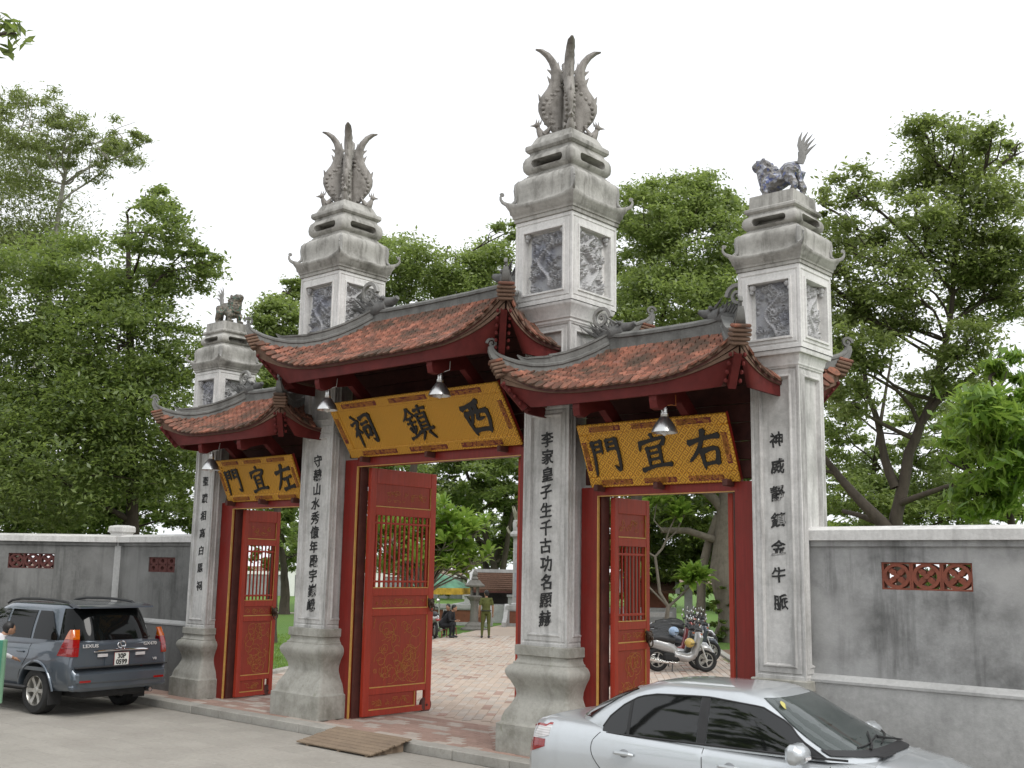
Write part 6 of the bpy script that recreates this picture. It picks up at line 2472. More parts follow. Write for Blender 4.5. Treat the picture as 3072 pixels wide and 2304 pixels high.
def wheel(parent, x, y, r, w, spokes, outer=-1):
    """outer: side the hub shows (-1 = -y)"""
    e = bpy.data.objects.new('wheel', None)
    COL.objects.link(e)
    e.parent = parent
    e.location = (x, y, r)
    rot = Matrix.Rotation(-PI/2*outer, 3, 'X')
    mb = MB()
    prof = [(r*.62, -w*.42), (r*.66, -w*.5), (r*.90, -w*.5), (r*.975, -w*.40), (r, -w*.25), (r*.985, -w*.2), (r, -w*.12), (r*.985, 0), (r, w*.12), (r*.985, w*.2), (r, w*.25), (r*.975, w*.40), (r*.90, w*.5), (r*.66, w*.5), (r*.62, w*.42)]
    mb.lathe(prof, 36, rot=rot, cap=False)
    put('tyre', mb, MAT['rubber'], e, smooth=40)
    mb = MB()
    mb.lathe([(r*.655, -w*.45), (r*.655, w*.44), (r*.62, w*.47), (r*.60, w*.40), (r*.585, w*.1), (r*.56, -w*.2), (.001, -w*.25)], 36, rot=rot, cap=False)
    for k in range(spokes):
        a = 2*PI*k/spokes
        M = rot @ Matrix.Rotation(a, 3, 'Z')
        V = []
        for rr, ww, zz in ((r*.10, r*.09, w*.36), (r*.35, r*.075, w*.34), (r*.60, r*.10, w*.40)):
            V += [M @ Vector((rr, -ww, zz)), M @ Vector((rr, ww, zz)), M @ Vector((rr, ww*.8, zz-w*.2)), M @ Vector((rr, -ww*.8, zz-w*.2))]
        mb.add(V, [(0, 1, 5, 4), (4, 5, 9, 8), (1, 2, 6, 5), (5, 6, 10, 9), (3, 0, 4, 7), (7, 4, 8, 11), (2, 3, 7, 6), (6, 7, 11, 10)])
    mb.lathe([(r*.16, w*.25), (r*.16, w*.38), (r*.12, w*.42), (.001, w*.42)], 14, rot=rot, cap=False)
    put('rim', mb, MAT['rim'], e, smooth=30)
    return e

def arch_cut(me, centers, r, name):
    c = MB()
    for x, z in centers:
        for sg in (-1, 1):
            c.lathe([(r, -.2), (r, .2)], 32, c=(x, sg*.86, z), rot=Matrix.Rotation(PI/2, 3, 'X'))
    out = boolean_cut(me, c.mesh('k', 0), name)
    out.polygons.foreach_set('use_smooth', [True]*len(out.polygons))
    out.set_sharp_from_angle(angle=R(38))
    return out

# ---- silver sedan
SC = 1.05
se = thing('sedan', 'silver four door sedan parked in front of the right gateway', 'car', (4.61, -2.48, 0), .0934)
se.scale = (SC, SC, SC)
#        x    zb    w     zm    zs    wt    zt     zc
st = [(.00, .30, .56, .52, .66, .50, .72, .735),
      (.04, .27, .68, .52, .74, .60, .86, .885),
      (.11, .25, .76, .54, .82, .64, .985, 1.025),
      (.22, .24, .80, .56, .86, .66, 1.02, 1.06),
      (.45, .22, .825, .58, .88, .69, 1.02, 1.06),
      (.80, .20, .84, .60, .89, .71, 1.01, 1.045),
      (1.3, .19, .848, .60, .885, .73, .975, 1.0),
      (2.0, .18, .85, .58, .87, .74, .945, .97),
      (2.8, .18, .85, .57, .855, .745, .915, .95),
      (3.2, .19, .85, .57, .85, .74, .905, .965),
      (3.5, .20, .84, .57, .83, .72, .89, .965),
      (3.8, .21, .82, .56, .79, .68, .84, .91),
      (4.05, .22, .77, .54, .72, .62, .76, .82),
      (4.2, .24, .70, .52, .64, .56, .68, .73),
      (4.28, .28, .60, .50, .58, .48, .60, .64),
      (4.31, .32, .50, .48, .54, .40, .56, .58)]
gh = np.array([(0, .93, .40, 3.62, .755), (.12, .985, .44, 3.46, .745), (.3, 1.08, .54, 3.22, .72), (.5, 1.18, .70, 3.0, .69), (.7, 1.28, .89, 2.81, .655), (.86, 1.35, 1.05, 2.67, .625), (.95, 1.39, 1.16, 2.58, .59), (1, 1.41, 1.24, 2.52, .56)])
sedan_gh = gh
sedan_zu = lambda z: float(np.interp(z, sedan_gh[:, 1], sedan_gh[:, 0]))
car = Car(st, gh)
me = arch_cut(car.hull().mesh('h', 0), [(.93, .29), (3.48, .29)], .335, 'body')
link('body', me, MAT['silver'], se)
put('cabin', car.house(top=.68), MAT['silver'], se, smooth=60)
S1 = lambda x: .07
def top_line(x):
    return .86-.0*x
def rr_hi(x):          # rear door glass + quarter light, sloping C pillar
    return sedan_zu(float(np.interp(x, [.93, .977, 1.128, 1.289, 1.47, 1.9], [.995, 1.084, 1.214, 1.305, 1.338, 1.352])))
def fr_hi(x):          # front door glass, sloping A pillar
    return sedan_zu(float(np.interp(x, [2.02, 2.517, 2.77, 2.892, 3.12], [1.352, 1.31, 1.196, 1.075, .955])))
for sg in (-1, 1):
    put('rear_side_window', car.side_window(.935, 1.92, S1, rr_hi, sg, nx=22), MAT['glass'], se, smooth=40)
    put('front_side_window', car.side_window(2.02, 3.12, S1, fr_hi, sg, nx=22), MAT['glass'], se, smooth=40)
    mb = car.side_window(1.20, 1.23, S1, lambda x: rr_hi(x)-.0, sg, off=.010, nx=2)
    put('window_divider', mb, MAT['dark'], se)
    mb = car.side_window(1.925, 2.015, S1, lambda x: .865, sg, off=.007, nx=3)
    put('door_pillar', mb, MAT['dark'], se)
    mb = MB()
    mb.tube([car.gside(x, .055, sg, .008) for x in np.linspace(.98, 3.3, 20)], .010, 6, flat=.6)
    put('waist_moulding', mb, MAT['dark'], se)
    mb = MB()
    mb.tube([car.gside(x, rr_hi(x)+.012, sg, .006) for x in np.linspace(.935, 1.93, 16)]+[car.gside(x, fr_hi(x)+.012, sg, .006) for x in np.linspace(2.0, 3.12, 18)], .008, 5)
    put('window_seal', mb, MAT['dark'], se)
    for pts in ([(.92, .96), (.86, .88), (.86, .78), (.93, .68), (1.06, .56), (1.16, .42), (1.18, .3)], [(2.0, .93), (2.02, .7), (2.02, .5), (2.0, .28)], [(3.16, .90), (3.14, .7), (3.10, .45), (3.06, .28)], [(1.18, .27), (2.0, .255), (3.06, .26)]):
        put('door_seam', car.seam(pts, sg), MAT['dark'], se)
    put('door_seam', car.seam([(.10, .52), (.3, .50), (.6, .55)], sg, .003), MAT['dark'], se)
    for xh in (1.22, 2.28):
        mb = MB()
        yy = car.side(xh, .80)
        mb.tube([(xh-.10, sg*(yy+.012), .805), (xh-.07, sg*(yy+.034), .81), (xh+.07, sg*(yy+.036), .808), (xh+.10, sg*(yy+.012), .80)], [.014, .019, .019, .014], 8)
        put('door_handle', mb, MAT['silver'], se)
        mb = MB()
        mb.blob((xh, sg*(yy-.004), .80), (.055, .012, .045), 10)
        put('handle_cup', mb, plain('grey_recess', (.22, .23, .24), .4) if 'grey_recess' not in bpy.data.materials else bpy.data.materials['grey_recess'], se)
    # tail lamp wrapping the corner
    def zl(x): return .70+.02*(x/.3)
    def zh(x): return .985-.10*max(0, x-.05)/.25
    mb = car.side_patch(.035, .30, lambda x: max(.70, .70+(x-.10)*.35), lambda x: min(.84, .84+0*x), sg, .006, 8, 5)
    put('tail_lamp', mb, MAT['red_lens'], se, smooth=40)
    mb = car.side_patch(.075, .34, lambda x: .84+max(0, (x-.2))*.25, lambda x: .955-max(0, .16-x)*.35+.03*(x > .3), sg, .006, 8, 5)
    put('tail_lamp_clear', mb, MAT['clear_lens'], se, smooth=40)
    mb = car.side_patch(.07, .345, lambda x: .952-max(0, .16-x)*.35+.02*(x > .3), lambda x: .972-max(0, .16-x)*.35+.02*(x > .3), sg, .007, 8, 2)
    put('tail_lamp_edge', mb, MAT['red_lens'], se, smooth=40)
    mb = car.side_patch(3.86, 4.16, lambda x: .60+(4.16-x)*.2, lambda x: .70+(4.16-x)*.28, sg, .008, 8, 4)
    put('head_lamp', mb, MAT['clear_lens'], se, smooth=40)
    # mirror
    mb = MB()
    ym = .80
    mb.tube([(2.93, sg*(ym-.06), .955), (2.93, sg*(ym+.03), .965)], [.035, .03], 8)
    put('mirror_stalk', mb, MAT['dark'], se)
    b = MB()
    b.cbox((2.935, sg*(ym+.13), 1.0), (.13, .265, .165), .04)
    b.blob((2.97, sg*(ym+.13), 1.0), (.08, .13, .08), 14)
    mo = fuse(b, .010, 3)
    link('mirror', mo, MAT['silver'], se)
    mb = MB()
    mb.cbox((3.045, sg*(ym+.15), .975), (.014, .11, .03), .005)
    put('mirror_indicator', mb, MAT['clear_lens'], se)
    mb = car.side_window(2.98, 3.2, lambda x: .05, lambda x: max(.06, fr_hi(x)), sg, off=.009, nx=4)
    put('mirror_sail', mb, MAT['dark'], se)
    wheel(se, .93, sg*.75, .295, .19, 7, 1 if sg > 0 else -1)
    wheel(se, 3.48, sg*.75, .295, .19, 7, 1 if sg > 0 else -1)
mb = car.screen(-.93, .93, .16, .93, inset=.05)
put('windscreen', mb, MAT['glass_fr'], se, smooth=40)
mb = car.screen(-.95, .95, .095, .175, off=.012, n=28, nu=3)
put('cowl', mb, MAT['dark'], se, smooth=40)
put('rear_window', car.screen(-.88, .88, .28, .9, rear=True), MAT['glass'], se, smooth=40)
for ya, yb, zoff in ((-.55, .08, 0), (.02, .55, .012)):
    mb = MB()
    pts = [car.gfront(ya+(yb-ya)*i/6, .17+.16*(i/6) if zoff == 0 else .16+.10*(1-i/6), .022+zoff) for i in range(7)]
    mb.tube(pts, [.014, .012, .010, .009, .008, .007, .006], 6)
    put('wiper', mb, MAT['dark'], se)
    mb = MB()
    pts = [car.gfront(ya-.12+(yb-ya+.22)*i/8, .20+.08*(i/8), .016) for i in range(9)]
    mb.tube(pts, .007, 5)
    put('wiper_blade', mb, MAT['dark'], se)
mb = MB()
mb.bbox((3.47, -.5, .978), (3.53, -.2, .99))
put('cowl_grille', mb, MAT['dark'], se)
mb = MB()
mb.lathe([(.045, 0), (.045, .002)], 18, rot=Vector((1, 0, .9)).to_track_quat('Z', 'Y').to_matrix(), c=car.gfront(-.78, .80, .012))
put('inspection_sticker', mb, plain('sticker_yellow', (.55, .50, .16), .6), se)
mb = MB()
for y in (-.36, .36):
    mb.cbox((1.95, y, .78), (.14, .42, .62), .05, Matrix.Rotation(-.25, 3, 'Y'))
    mb.cbox((1.83, y, 1.16), (.10, .24, .18), .04)
    mb.cbox((2.2, y, .52), (.5, .46, .14), .05)
put('seat', mb, plain('seat_fabric', (.12, .11, .10), .9), se)
mb = MB()
mb.cbox((3.0, 0, .80), (.36, 1.25, .22), .06)
put('dashboard', mb, MAT['dark'], se)
mb = MB()
mb.cbox((.012, 0, .62), (.02, .5, .12), .004)
put('number_plate', mb, MAT['white'], se)

# ---- slate SUV
su = thing('suv', 'dark slate SUV parked by the left wall, rear towards the viewer', 'car', (-5.46, -2.14, 0), R(186))
su.scale = (1.045, 1.045, 1.045)
st = [(.00, .47, .84, .60, .66, .80, .70, .705),
      (.03, .44, .885, .60, .70, .86, .74, .745),
      (.075, .42, .905, .62, .76, .88, .79, .795),
      (.08, .42, .905, .64, .98, .83, 1.13, 1.135),
      (.14, .40, .915, .68, 1.02, .845, 1.18, 1.19),
      (.4, .38, .925, .72, 1.04, .85, 1.18, 1.2),
      (1.0, .36, .93, .74, 1.05, .85, 1.16, 1.18),
      (2.2, .35, .93, .74, 1.04, .85, 1.13, 1.15),
      (3.3, .36, .93, .74, 1.02, .85, 1.11, 1.15),
      (3.7, .37, .925, .74, 1.02, .83, 1.10, 1.16),
      (4.2, .38, .91, .74, .98, .79, 1.04, 1.10),
      (4.55, .40, .87, .70, .88, .72, .94, 1.0),
      (4.72, .44, .78, .66, .76, .64, .80, .84),
      (4.78, .5, .66, .62, .68, .54, .70, .72)]
gh = np.array([(0, 1.10, .095, 3.86, .865), (.15, 1.19, .115, 3.66, .86), (.35, 1.32, .17, 3.42, .84), (.55, 1.45, .235, 3.20, .81), (.75, 1.58, .31, 2.99, .775), (.9, 1.68, .375, 2.80, .74), (1, 1.74, .43, 2.62, .70)])
car = Car(st, gh)
me = arch_cut(car.hull().mesh('h', 0), [(1.03, .375), (3.82, .375)], .45, 'body')
link('body', me, MAT['slate'], su)
put('cabin', car.house(top=.8), MAT['slate'], su, smooth=45)
U0 = lambda x: .16
for sg in (-1, 1):
    hi1 = lambda x: min(.86, .25+max(0, x-.62)*2.0)
    put('quarter_window', car.side_window(.62, 1.28, U0, hi1, sg), MAT['glass_blk'], su, smooth=40)
    put('rear_door_window', car.side_window(1.36, 2.10, U0, lambda x: .86, sg), MAT['glass_blk'], su, smooth=40)
    put('front_door_window', car.side_window(2.18, 3.32, U0, lambda x: min(.86, max(.17, .17+(3.38-x)*1.0)), sg), MAT['glass_side'], su, smooth=40)
    for pts in ([(1.32, 1.12), (1.30, .95), (1.42, .78), (1.52, .6), (1.5, .42)], [(2.14, 1.1), (2.14, .8), (2.14, .42)], [(3.30, 1.08), (3.32, .8), (3.3, .42)]):
        put('door_seam', car.seam(pts, sg, .005), MAT['dark'], su)
    put('body_moulding', car.side_patch(.55, 3.3, lambda x: .70, lambda x: .76, sg, .012, 20, 2, .03), MAT['slate'], su, smooth=40)
    for xh in (1.52, 2.38):
        mb = MB()
        yy = car.side(xh, .98)
        mb.tube([(xh-.09, sg*(yy+.008), .98), (xh-.05, sg*(yy+.035), .985), (xh+.05, sg*(yy+.035), .985), (xh+.09, sg*(yy+.008), .98)], .016, 7)
        put('door_handle', mb, MAT['slate'], su)
    mb = MB()
    mb.tube([(.62, sg*.62, 1.745), (.74, sg*.62, 1.80), (1.1, sg*.63, 1.828), (1.6, sg*.63, 1.836), (2.1, sg*.63, 1.826), (2.4, sg*.62, 1.79), (2.55, sg*.61, 1.735)], [.02, .022, .022, .022, .022, .022, .02], 8)
    put('roof_rail', mb, MAT['dark'], su)
    # flared arch
    mb = MB()
    pts = [(1.03+math.cos(a)*.475, sg*(car.side(1.03+math.cos(a)*.475, max(.45, .375+math.sin(a)*.475))+.008), .375+math.sin(a)*.475) for a in np.linspace(.05, PI-.05, 16)]
    mb.tube(pts, .022, 7)
    put('wheel_arch', mb, MAT['slate'], su)
    # tail lamp: amber over red, on the corner
    for nm, za, zb_, mm in (('tail_lamp_amber', 1.235, 1.385, 'amber'), ('tail_lamp_red', 1.095, 1.23, 'red_lens'), ('tail_lamp_low', .965, 1.09, 'red_lens')):
        mb = MB()
        rows = []
        for j in range(6):
            z = za+(zb_-za)*j/5
            f = (z-.965)/.42
            row = []
            xr = .078+.10*f*f
            wide = .34*max(0, 1-f)**.8+.06
            yo = .90-.055*f**1.5
            for q_ in range(9):
                if q_ < 3:
                    row.append((xr-.022+.006*q_, sg*(yo-.10+.035*q_), z))
                else:
                    k = (q_-3)/5
                    row.append((xr+wide*k, sg*(yo+.015*min(1, k*6)+.008-.004*k), z))
            rows.append(row)
        nn = [[((-1, sg*.2, 0) if q_ < 3 else (-.1, sg, 0)) for q_ in range(9)] for j in range(6)]
        mb.shell(rows, nn, .03)
        put(nm, mb, MAT[mm], su, smooth=50)
    mb = MB()
    mb.cbox((-.034, sg*.70, .575), (.014, .20, .035), .004)
    put('bumper_reflector', mb, MAT['red_lens'], su)
    mb = MB()
    mb.box((.62, sg*.80, .30), (.02, .24, .24))
    put('mud_flap', mb, MAT['rubber'], su)
    mb = MB()
    mb.cbox((2.1, sg*.90, .42), (1.7, .14, .05), .02)
    put('side_step', mb, MAT['dark'], su)
    b = MB()
    b.blob((3.15, sg*1.03, 1.25), (.08, .12, .10), 12)
    link('mirror', fuse(b, .014, 3), MAT['slate'], su)
    wheel(su, 1.03, sg*.79, .375, .26, 6, 1 if sg > 0 else -1)
    wheel(su, 3.82, sg*.79, .375, .26, 6, 1 if sg > 0 else -1)
    mb = MB()
    mb.bbox((.038, sg*.36-.09, .945), (.062, sg*.36+.09, .995))
    put('plate_lamp', mb, MAT['clear_lens'], su)
put('rear_window', car.screen(-.985, .985, .17, .93, rear=True, inset=.01, off=.012), MAT['glass_blk'], su, smooth=40)
put('windscreen', car.screen(-.93, .93, .12, .93), MAT['glass_side'], su, smooth=40)
mb = MB()
mb.prism([(.235, 1.715), (.255, 1.745), (.50, 1.785), (.60, 1.785), (.5, 1.74), (.30, 1.715)], (0, -.70, 0), (1, 0, 0), ZV, (0, 1, 0), 1.40)
put('roof_spoiler', mb, MAT['slate'], su, smooth=30)
mb = MB()
mb.cbox((.075, 0, .455+.02), (.13, 1.80, .10), .03)
mb.cbox((.02, 0, .62), (.10, 1.70, .20), .04)
put('bumper', mb, MAT['slate'], su, smooth=30)
mb = MB()
mb.cbox((.02, 0, .79), (.13, 1.72, .02), .008)
put('bumper_step', mb, MAT['dark'], su)
mb = MB()
mb.tube([(.06, .52, 1.03), (.035, .40, 1.042), (.028, 0, 1.048), (.035, -.40, 1.042), (.06, -.52, 1.03)], [.012, .02, .022, .02, .012], 8)
put('chrome_handle', mb, MAT['chrome'], su)
mb = MB()
mb.bbox((.06, -.30, .80), (.074, .30, 1.01))
put('plate_recess', mb, MAT['slate'], su, smooth=0)
pl = put('number_plate', (lambda m: (m.cbox((.048, 0, .90), (.016, .28, .21), .006), m)[1])(MB()), plain('plate_white', (.66, .66, .62), .45), su)
mb = MB()
for a, b_ in (((.0395, -.142, .792), (.0485, .142, .798)), ((.0395, -.142, 1.002), (.0485, .142, 1.008)), ((.0395, -.142, .792), (.0485, -.137, 1.008)), ((.0395, .137, .792), (.0485, .142, 1.008))):
    mb.bbox(tuple(min(p, q_) for p, q_ in zip(a, b_)), tuple(max(p, q_) for p, q_ in zip(a, b_)))
put('plate_border', mb, MAT['red_lens'], su, smooth=0)
def rear_text(s_, size, y, z, m_, x=.036, bold=.002, sx=1.0):
    me = text_mesh(s_, size, .006, bold)
    link('lettering', me, m_, su, M=frame_M((x, y, z), (0, -1, 0), (0, 0, 1), (-1, 0, 0)) @ Matrix.Diagonal((sx, 1, 1, 1)))
rear_text('30P', .105, 0, .945, MAT['black'], .0385, .003)
rear_text('0599', .105, 0, .853, MAT['black'], .0385, .003)
rear_text('LEXUS', .075, .58, 1.125, MAT['badge'], .066, .002, 1.35)
rear_text('GX470', .075, -.56, 1.125, MAT['badge'], .066, .002, 1.2)
rear_text('V8', .06, -.66, .87, MAT['badge'], .052, .001, 1.2)
mb = MB()
pts = [(.066, math.cos(a)*.075, 1.125+math.sin(a)*.055) for a in np.linspace(0, 2*PI, 25)]
mb.tube(pts, .009, 6)
mb.tube([(.066, .03, 1.165), (.066, -.0, 1.10), (.066, -.06, 1.10)], .008, 6)
put('emblem', mb, MAT['chrome'], su)
mb = MB()
mb.bbox((.054, -.66, .742), (.06, -.42, .776))
put('sticker', mb, MAT['white'], su)
mb = MB()
mb.lathe([(.022, 0), (.022, .004)], 12, c=(.05, -.40, .759), rot=Matrix.Rotation(-PI/2, 3, 'Y'))
put('sticker_emblem', mb, MAT['red_lens'], su)
mb = MB()
mb.tube([(.16, -.62, 1.235), (.17, 0, 1.225), (.16, .25, 1.21)], [.008, .012, .01], 6)
put('rear_wiper', mb, MAT['dark'], su)
mb = MB()
mb.tube([(.05, -.62, .36), (.5, -.60, .36)], .04, 12, caps=False)
mb.tube([(.06, -.62, .36), (.5, -.60, .36)], .033, 12)
put('exhaust', mb, MAT['chrome'], su)
mb = MB()
mb.cbox((.6, 0, .36), (.9, 1.2, .14), .04)
mb.tube([(1.03, -.7, .375), (1.03, .7, .375)], .06, 8)
mb.bbox((1.6, -.6, .30), (4.2, .6, .42))
put('underbody', mb, MAT['rubber'], su)

# ------------------------------------------------------------------ motorbikes
def bike_mats(k, c):
    n = 'bike_paint_%d' % k
    return plain(n, c, .3, .3, var=.05, coat=1.0, bmp=0)
BP = bike_mats(0, (.40, .40, .40))
def scooter():
    """step-through motor scooter, +x forward, wheels on z = 0"""
    t = thing('motorbike', 'silver motor scooter nearest the right gateway, front wheel to the right', 'motorbike', (0, 0, 0), 0, 'motorbikes parked beyond the right gateway')
    for x, nm in ((0, 'rear_wheel'), (1.24, 'front_wheel')):
        mb = MB()
        pts = [(x+math.cos(a)*.235, 0, .29+math.sin(a)*.235) for a in np.linspace(0, 2*PI, 25)]
        mb.tube(pts, .055, 8, caps=False)
        w_ = put(nm, mb, MAT['rubber'], t)
        mb = MB()
        pts = [(x+math.cos(a)*.185, 0, .29+math.sin(a)*.185) for a in np.linspace(0, 2*PI, 21)]
        mb.tube(pts, .018, 6, caps=False)
        for k in range(5):
            a = 2*PI*k/5
            mb.tube([(x, 0, .29), (x+math.cos(a)*.18, 0, .29+math.sin(a)*.18)], .016, 6)
        mb.lathe([(.05, -.06), (.05, .06)], 12, c=(x, 0, .29), rot=Matrix.Rotation(PI/2, 3, 'X'))
        put('rim', mb, MAT['rim'], w_)
    b = MB()   # tail fairing and leg shield
    b.tube([(-.30, 0, .72), (-.05, 0, .70), (.25, 0, .62), (.48, 0, .50)], [.06, .15, .16, .10], 10, flat=.85)
    b.tube([(.42, 0, .42), (.75, 0, .34), (.95, 0, .40)], [.10, .12, .10], 10, flat=1.3)
    b.tube([(.93, 0, .40), (1.0, 0, .62), (1.07, 0, .86), (1.04, 0, 1.0)], [.09, .10, .11, .07], 10, flat=1.9, up=(1, 0, 0))
    link('fairing', fuse(b, .022, 4), BP, t)
    b = MB()
    b.tube([(1.02, 0, .52), (1.16, 0, .60), (1.32, 0, .57), (1.43, 0, .46)], [.05, .07, .075, .04], 9, flat=1.0)
    put('front_mudguard', b, BP, t)
    b = MB()
    for sg in (-1, 1):
        b.tube([(1.24, sg*.085, .29), (1.15, sg*.085, .55), (1.06, sg*.06, .80)], .022, 7)
    put('fork', b, MAT['rim'], t)
    b = MB()
    b.tube([(-.22, 0, .80), (.05, 0, .82), (.25, 0, .79), (.45, 0, .76)], [.08, .12, .13, .09], 10, flat=1.05)
    me = fuse(b, .02, 3)
    link('seat', me, MAT['dark'], t)
    b = MB()
    b.tube([(.98, -.36, 1.03), (1.0, -.22, 1.06), (1.03, 0, 1.03), (1.0, .22, 1.06), (.98, .36, 1.03)], .018, 7)
    b.tube([(.975, -.38, 1.03), (1.0, -.24, 1.055)], .026, 7)
    b.tube([(.975, .38, 1.03), (1.0, .24, 1.055)], .026, 7)
    b.blob((1.07, 0, 1.02), (.10, .13, .075), 10)
    put('handlebar', b, MAT['dark'], t)
    b = MB()
    b.blob((1.14, 0, .99), (.06, .09, .06), 9)
    put('head_lamp', b, MAT['clear_lens'], t)
    for sg in (-1, 1):
        b = MB()
        b.tube([(1.0, sg*.25, 1.06), (1.0, sg*.32, 1.18), (.98, sg*.36, 1.25)], .009, 5)
        m_ = put('mirror', b, MAT['dark'], t)
        b = MB()
        b.blob((.97, sg*.38, 1.29), (.02, .065, .05), 9)
        put('mirror_glass', b, MAT['chrome'], m_)
        b = MB()
        b.blob((1.09, sg*.14, .93), (.04, .03, .03), 7)
        put('indicator', b, MAT['amber'], t)
    b = MB()
    b.tube([(.50, -.14, .22), (.2, -.16, .24), (-.05, -.17, .28), (-.22, -.17, .33)], [.025, .03, .055, .05], 9)
    put('exhaust', b, MAT['chrome'], t)
    b = MB()
    b.cbox((.35, 0, .36), (.42, .22, .22), .05)
    b.blob((.5, 0, .36), (.12, .13, .12), 8)
    b.tube([(0, .09, .29), (.35, .09, .33)], .04, 7)
    put('engine', b, MAT['rubber'], t)
    b = MB()
    b.tube([(-.10, 0, .78), (-.32, 0, .80), (-.38, 0, .74)], [.02, .02, .02], 6)
    put('grab_rail', b, MAT['chrome'], t)
    b = MB()
    b.blob((-.34, 0, .66), (.04, .09, .05), 8)
    put('tail_lamp', b, MAT['red_lens'], t)
    b = MB()
    b.tube([(.38, -.08, .28), (.33, -.22, .02)], .014, 6)
    put('side_stand', b, MAT['dark'], t)
    return t
sc0 = scooter()
R0, F0 = Vector((-3.46, 11.315, 0)), Vector((-2.612, 12.191, 0))
hd = math.atan2(F0.y-R0.y, F0.x-R0.x)
sc0.location = (R0.x, R0.y, .12)
sc0.rotation_euler = (0, 0, hd)
row = Vector((-.53, .848, 0))
cols = [(.03, .03, .032), (.45, .45, .46), (.20, .015, .02), (.06, .07, .09), (.60, .60, .58), (.02, .02, .025), (.25, .02, .02), (.35, .36, .38), (.05, .05, .06), (.4, .4, .42), (.22, .02, .03), (.03, .03, .03)]
labs = ['black motorbike second in the row, just behind the silver scooter', 'grey motorbike third in the row of parked bikes', 'dark red motorbike fourth in the row of parked bikes', 'dark blue motorbike fifth in the row of parked bikes', 'white motorbike sixth in the row of parked bikes', 'black motorbike seventh in the row, near the slim frangipani', 'red motorbike eighth in the row of parked bikes', 'grey motorbike ninth in the row of parked bikes', 'black motorbike tenth in the row of parked bikes', 'silver grey motorbike eleventh in the row, past the frangipani', 'red motorbike next to last in the parked row', 'black motorbike at the far end of the parked row']
rg = random.Random(4)
for i, (c, lb) in enumerate(zip(cols, labs)):
    p = R0+row*(.80*(i+1))+Vector((math.cos(hd), math.sin(hd), 0))*rg.uniform(-.35, .25)
    copy_thing(sc0, (p.x, p.y, .12), hd+rg.uniform(-.2, .14), lb, 'motorbikes parked beyond the right gateway', {BP.name: bike_mats(i+1, c)})
p = Vector((-15.45, 14.75, .12))
copy_thing(sc0, tuple(p), R(150), 'red motorbike half hidden by the main door, beside the seated people', 'motorbikes beside the main door', {BP.name: bike_mats(20, (.22, .015, .03))})
copy_thing(sc0, (p.x-.2, p.y+.75, .12), R(152), 'white motorbike behind the red one, half hidden by the main door', 'motorbikes beside the main door', {BP.name: bike_mats(21, (.6, .6, .58))})
def helmet(p, c, label):
    b = MB()
    b.blob((0, 0, 0), (.14, .12, .12), 14)
    t = thing('helmet', label, 'helmet', p)
    put('shell', b, plain('helmet_'+label.split()[0], c, .25, var=.1, coat=1), t, smooth=80)
    b = MB()
    b.cbox((.12, 0, -.02), (.08, .18, .015), .006)
    put('peak', b, MAT['dark'], t)
q_ = lambda a, l, z: tuple(R0+Vector((math.cos(hd), math.sin(hd), 0))*a+Vector((math.sin(hd), -math.cos(hd), 0))*l+Vector((0, 0, .12+z)))
helmet(q_(.80, .12, .72), (.55, .38, .08), 'yellow helmet hanging on the silver scooter')
helmet(q_(.42, .02, .99), (.30, .42, .60), 'blue helmet resting on the silver scooter seat')

# ------------------------------------------------------------------ people
MAT['skin'] = plain('skin', (.34, .19, .12), .55, var=.08)
MAT['hair'] = plain('hair_black', (.012, .011, .011), .5, var=.2)
MAT['olive'] = plain('olive_uniform', (.085, .095, .022), .85, var=.15, vscale=9, bmp=.3)
MAT['black_cloth'] = plain('black_cloth', (.016, .016, .019), .9, var=.25, vscale=9, bmp=.3)
MAT['white_shirt'] = plain('white_shirt', (.62, .62, .64), .85, var=.06, vscale=9, bmp=.3)
MAT['maroon'] = plain('maroon_plastic', (.22, .03, .03), .45)

def hand(b, w, d, up, s):
    """palm and five bent fingers at wrist w, pointing along d"""
    w, d, up = Vector(w), Vector(d).normalized(), Vector(up).normalized()
    sd = d.cross(up).normalized()
    b.tube([w, w+d*.05, w+d*.095], [.026, .034, .030], 8, flat=.55)
    for i, (o, l) in enumerate(((-.028, .062), (-.010, .074), (.010, .070), (.027, .056))):
        p = w+d*.09+sd*o
        b.tube([p, p+d*l*.55-up*.006, p+d*l*.9-up*.022], [.0095, .009, .007], 6)
    p = w+d*.03+sd*.03*s
    b.tube([p, p+d*.03+sd*.022*s-up*.006, p+d*.062+sd*.026*s-up*.014], [.012, .011, .008], 6)

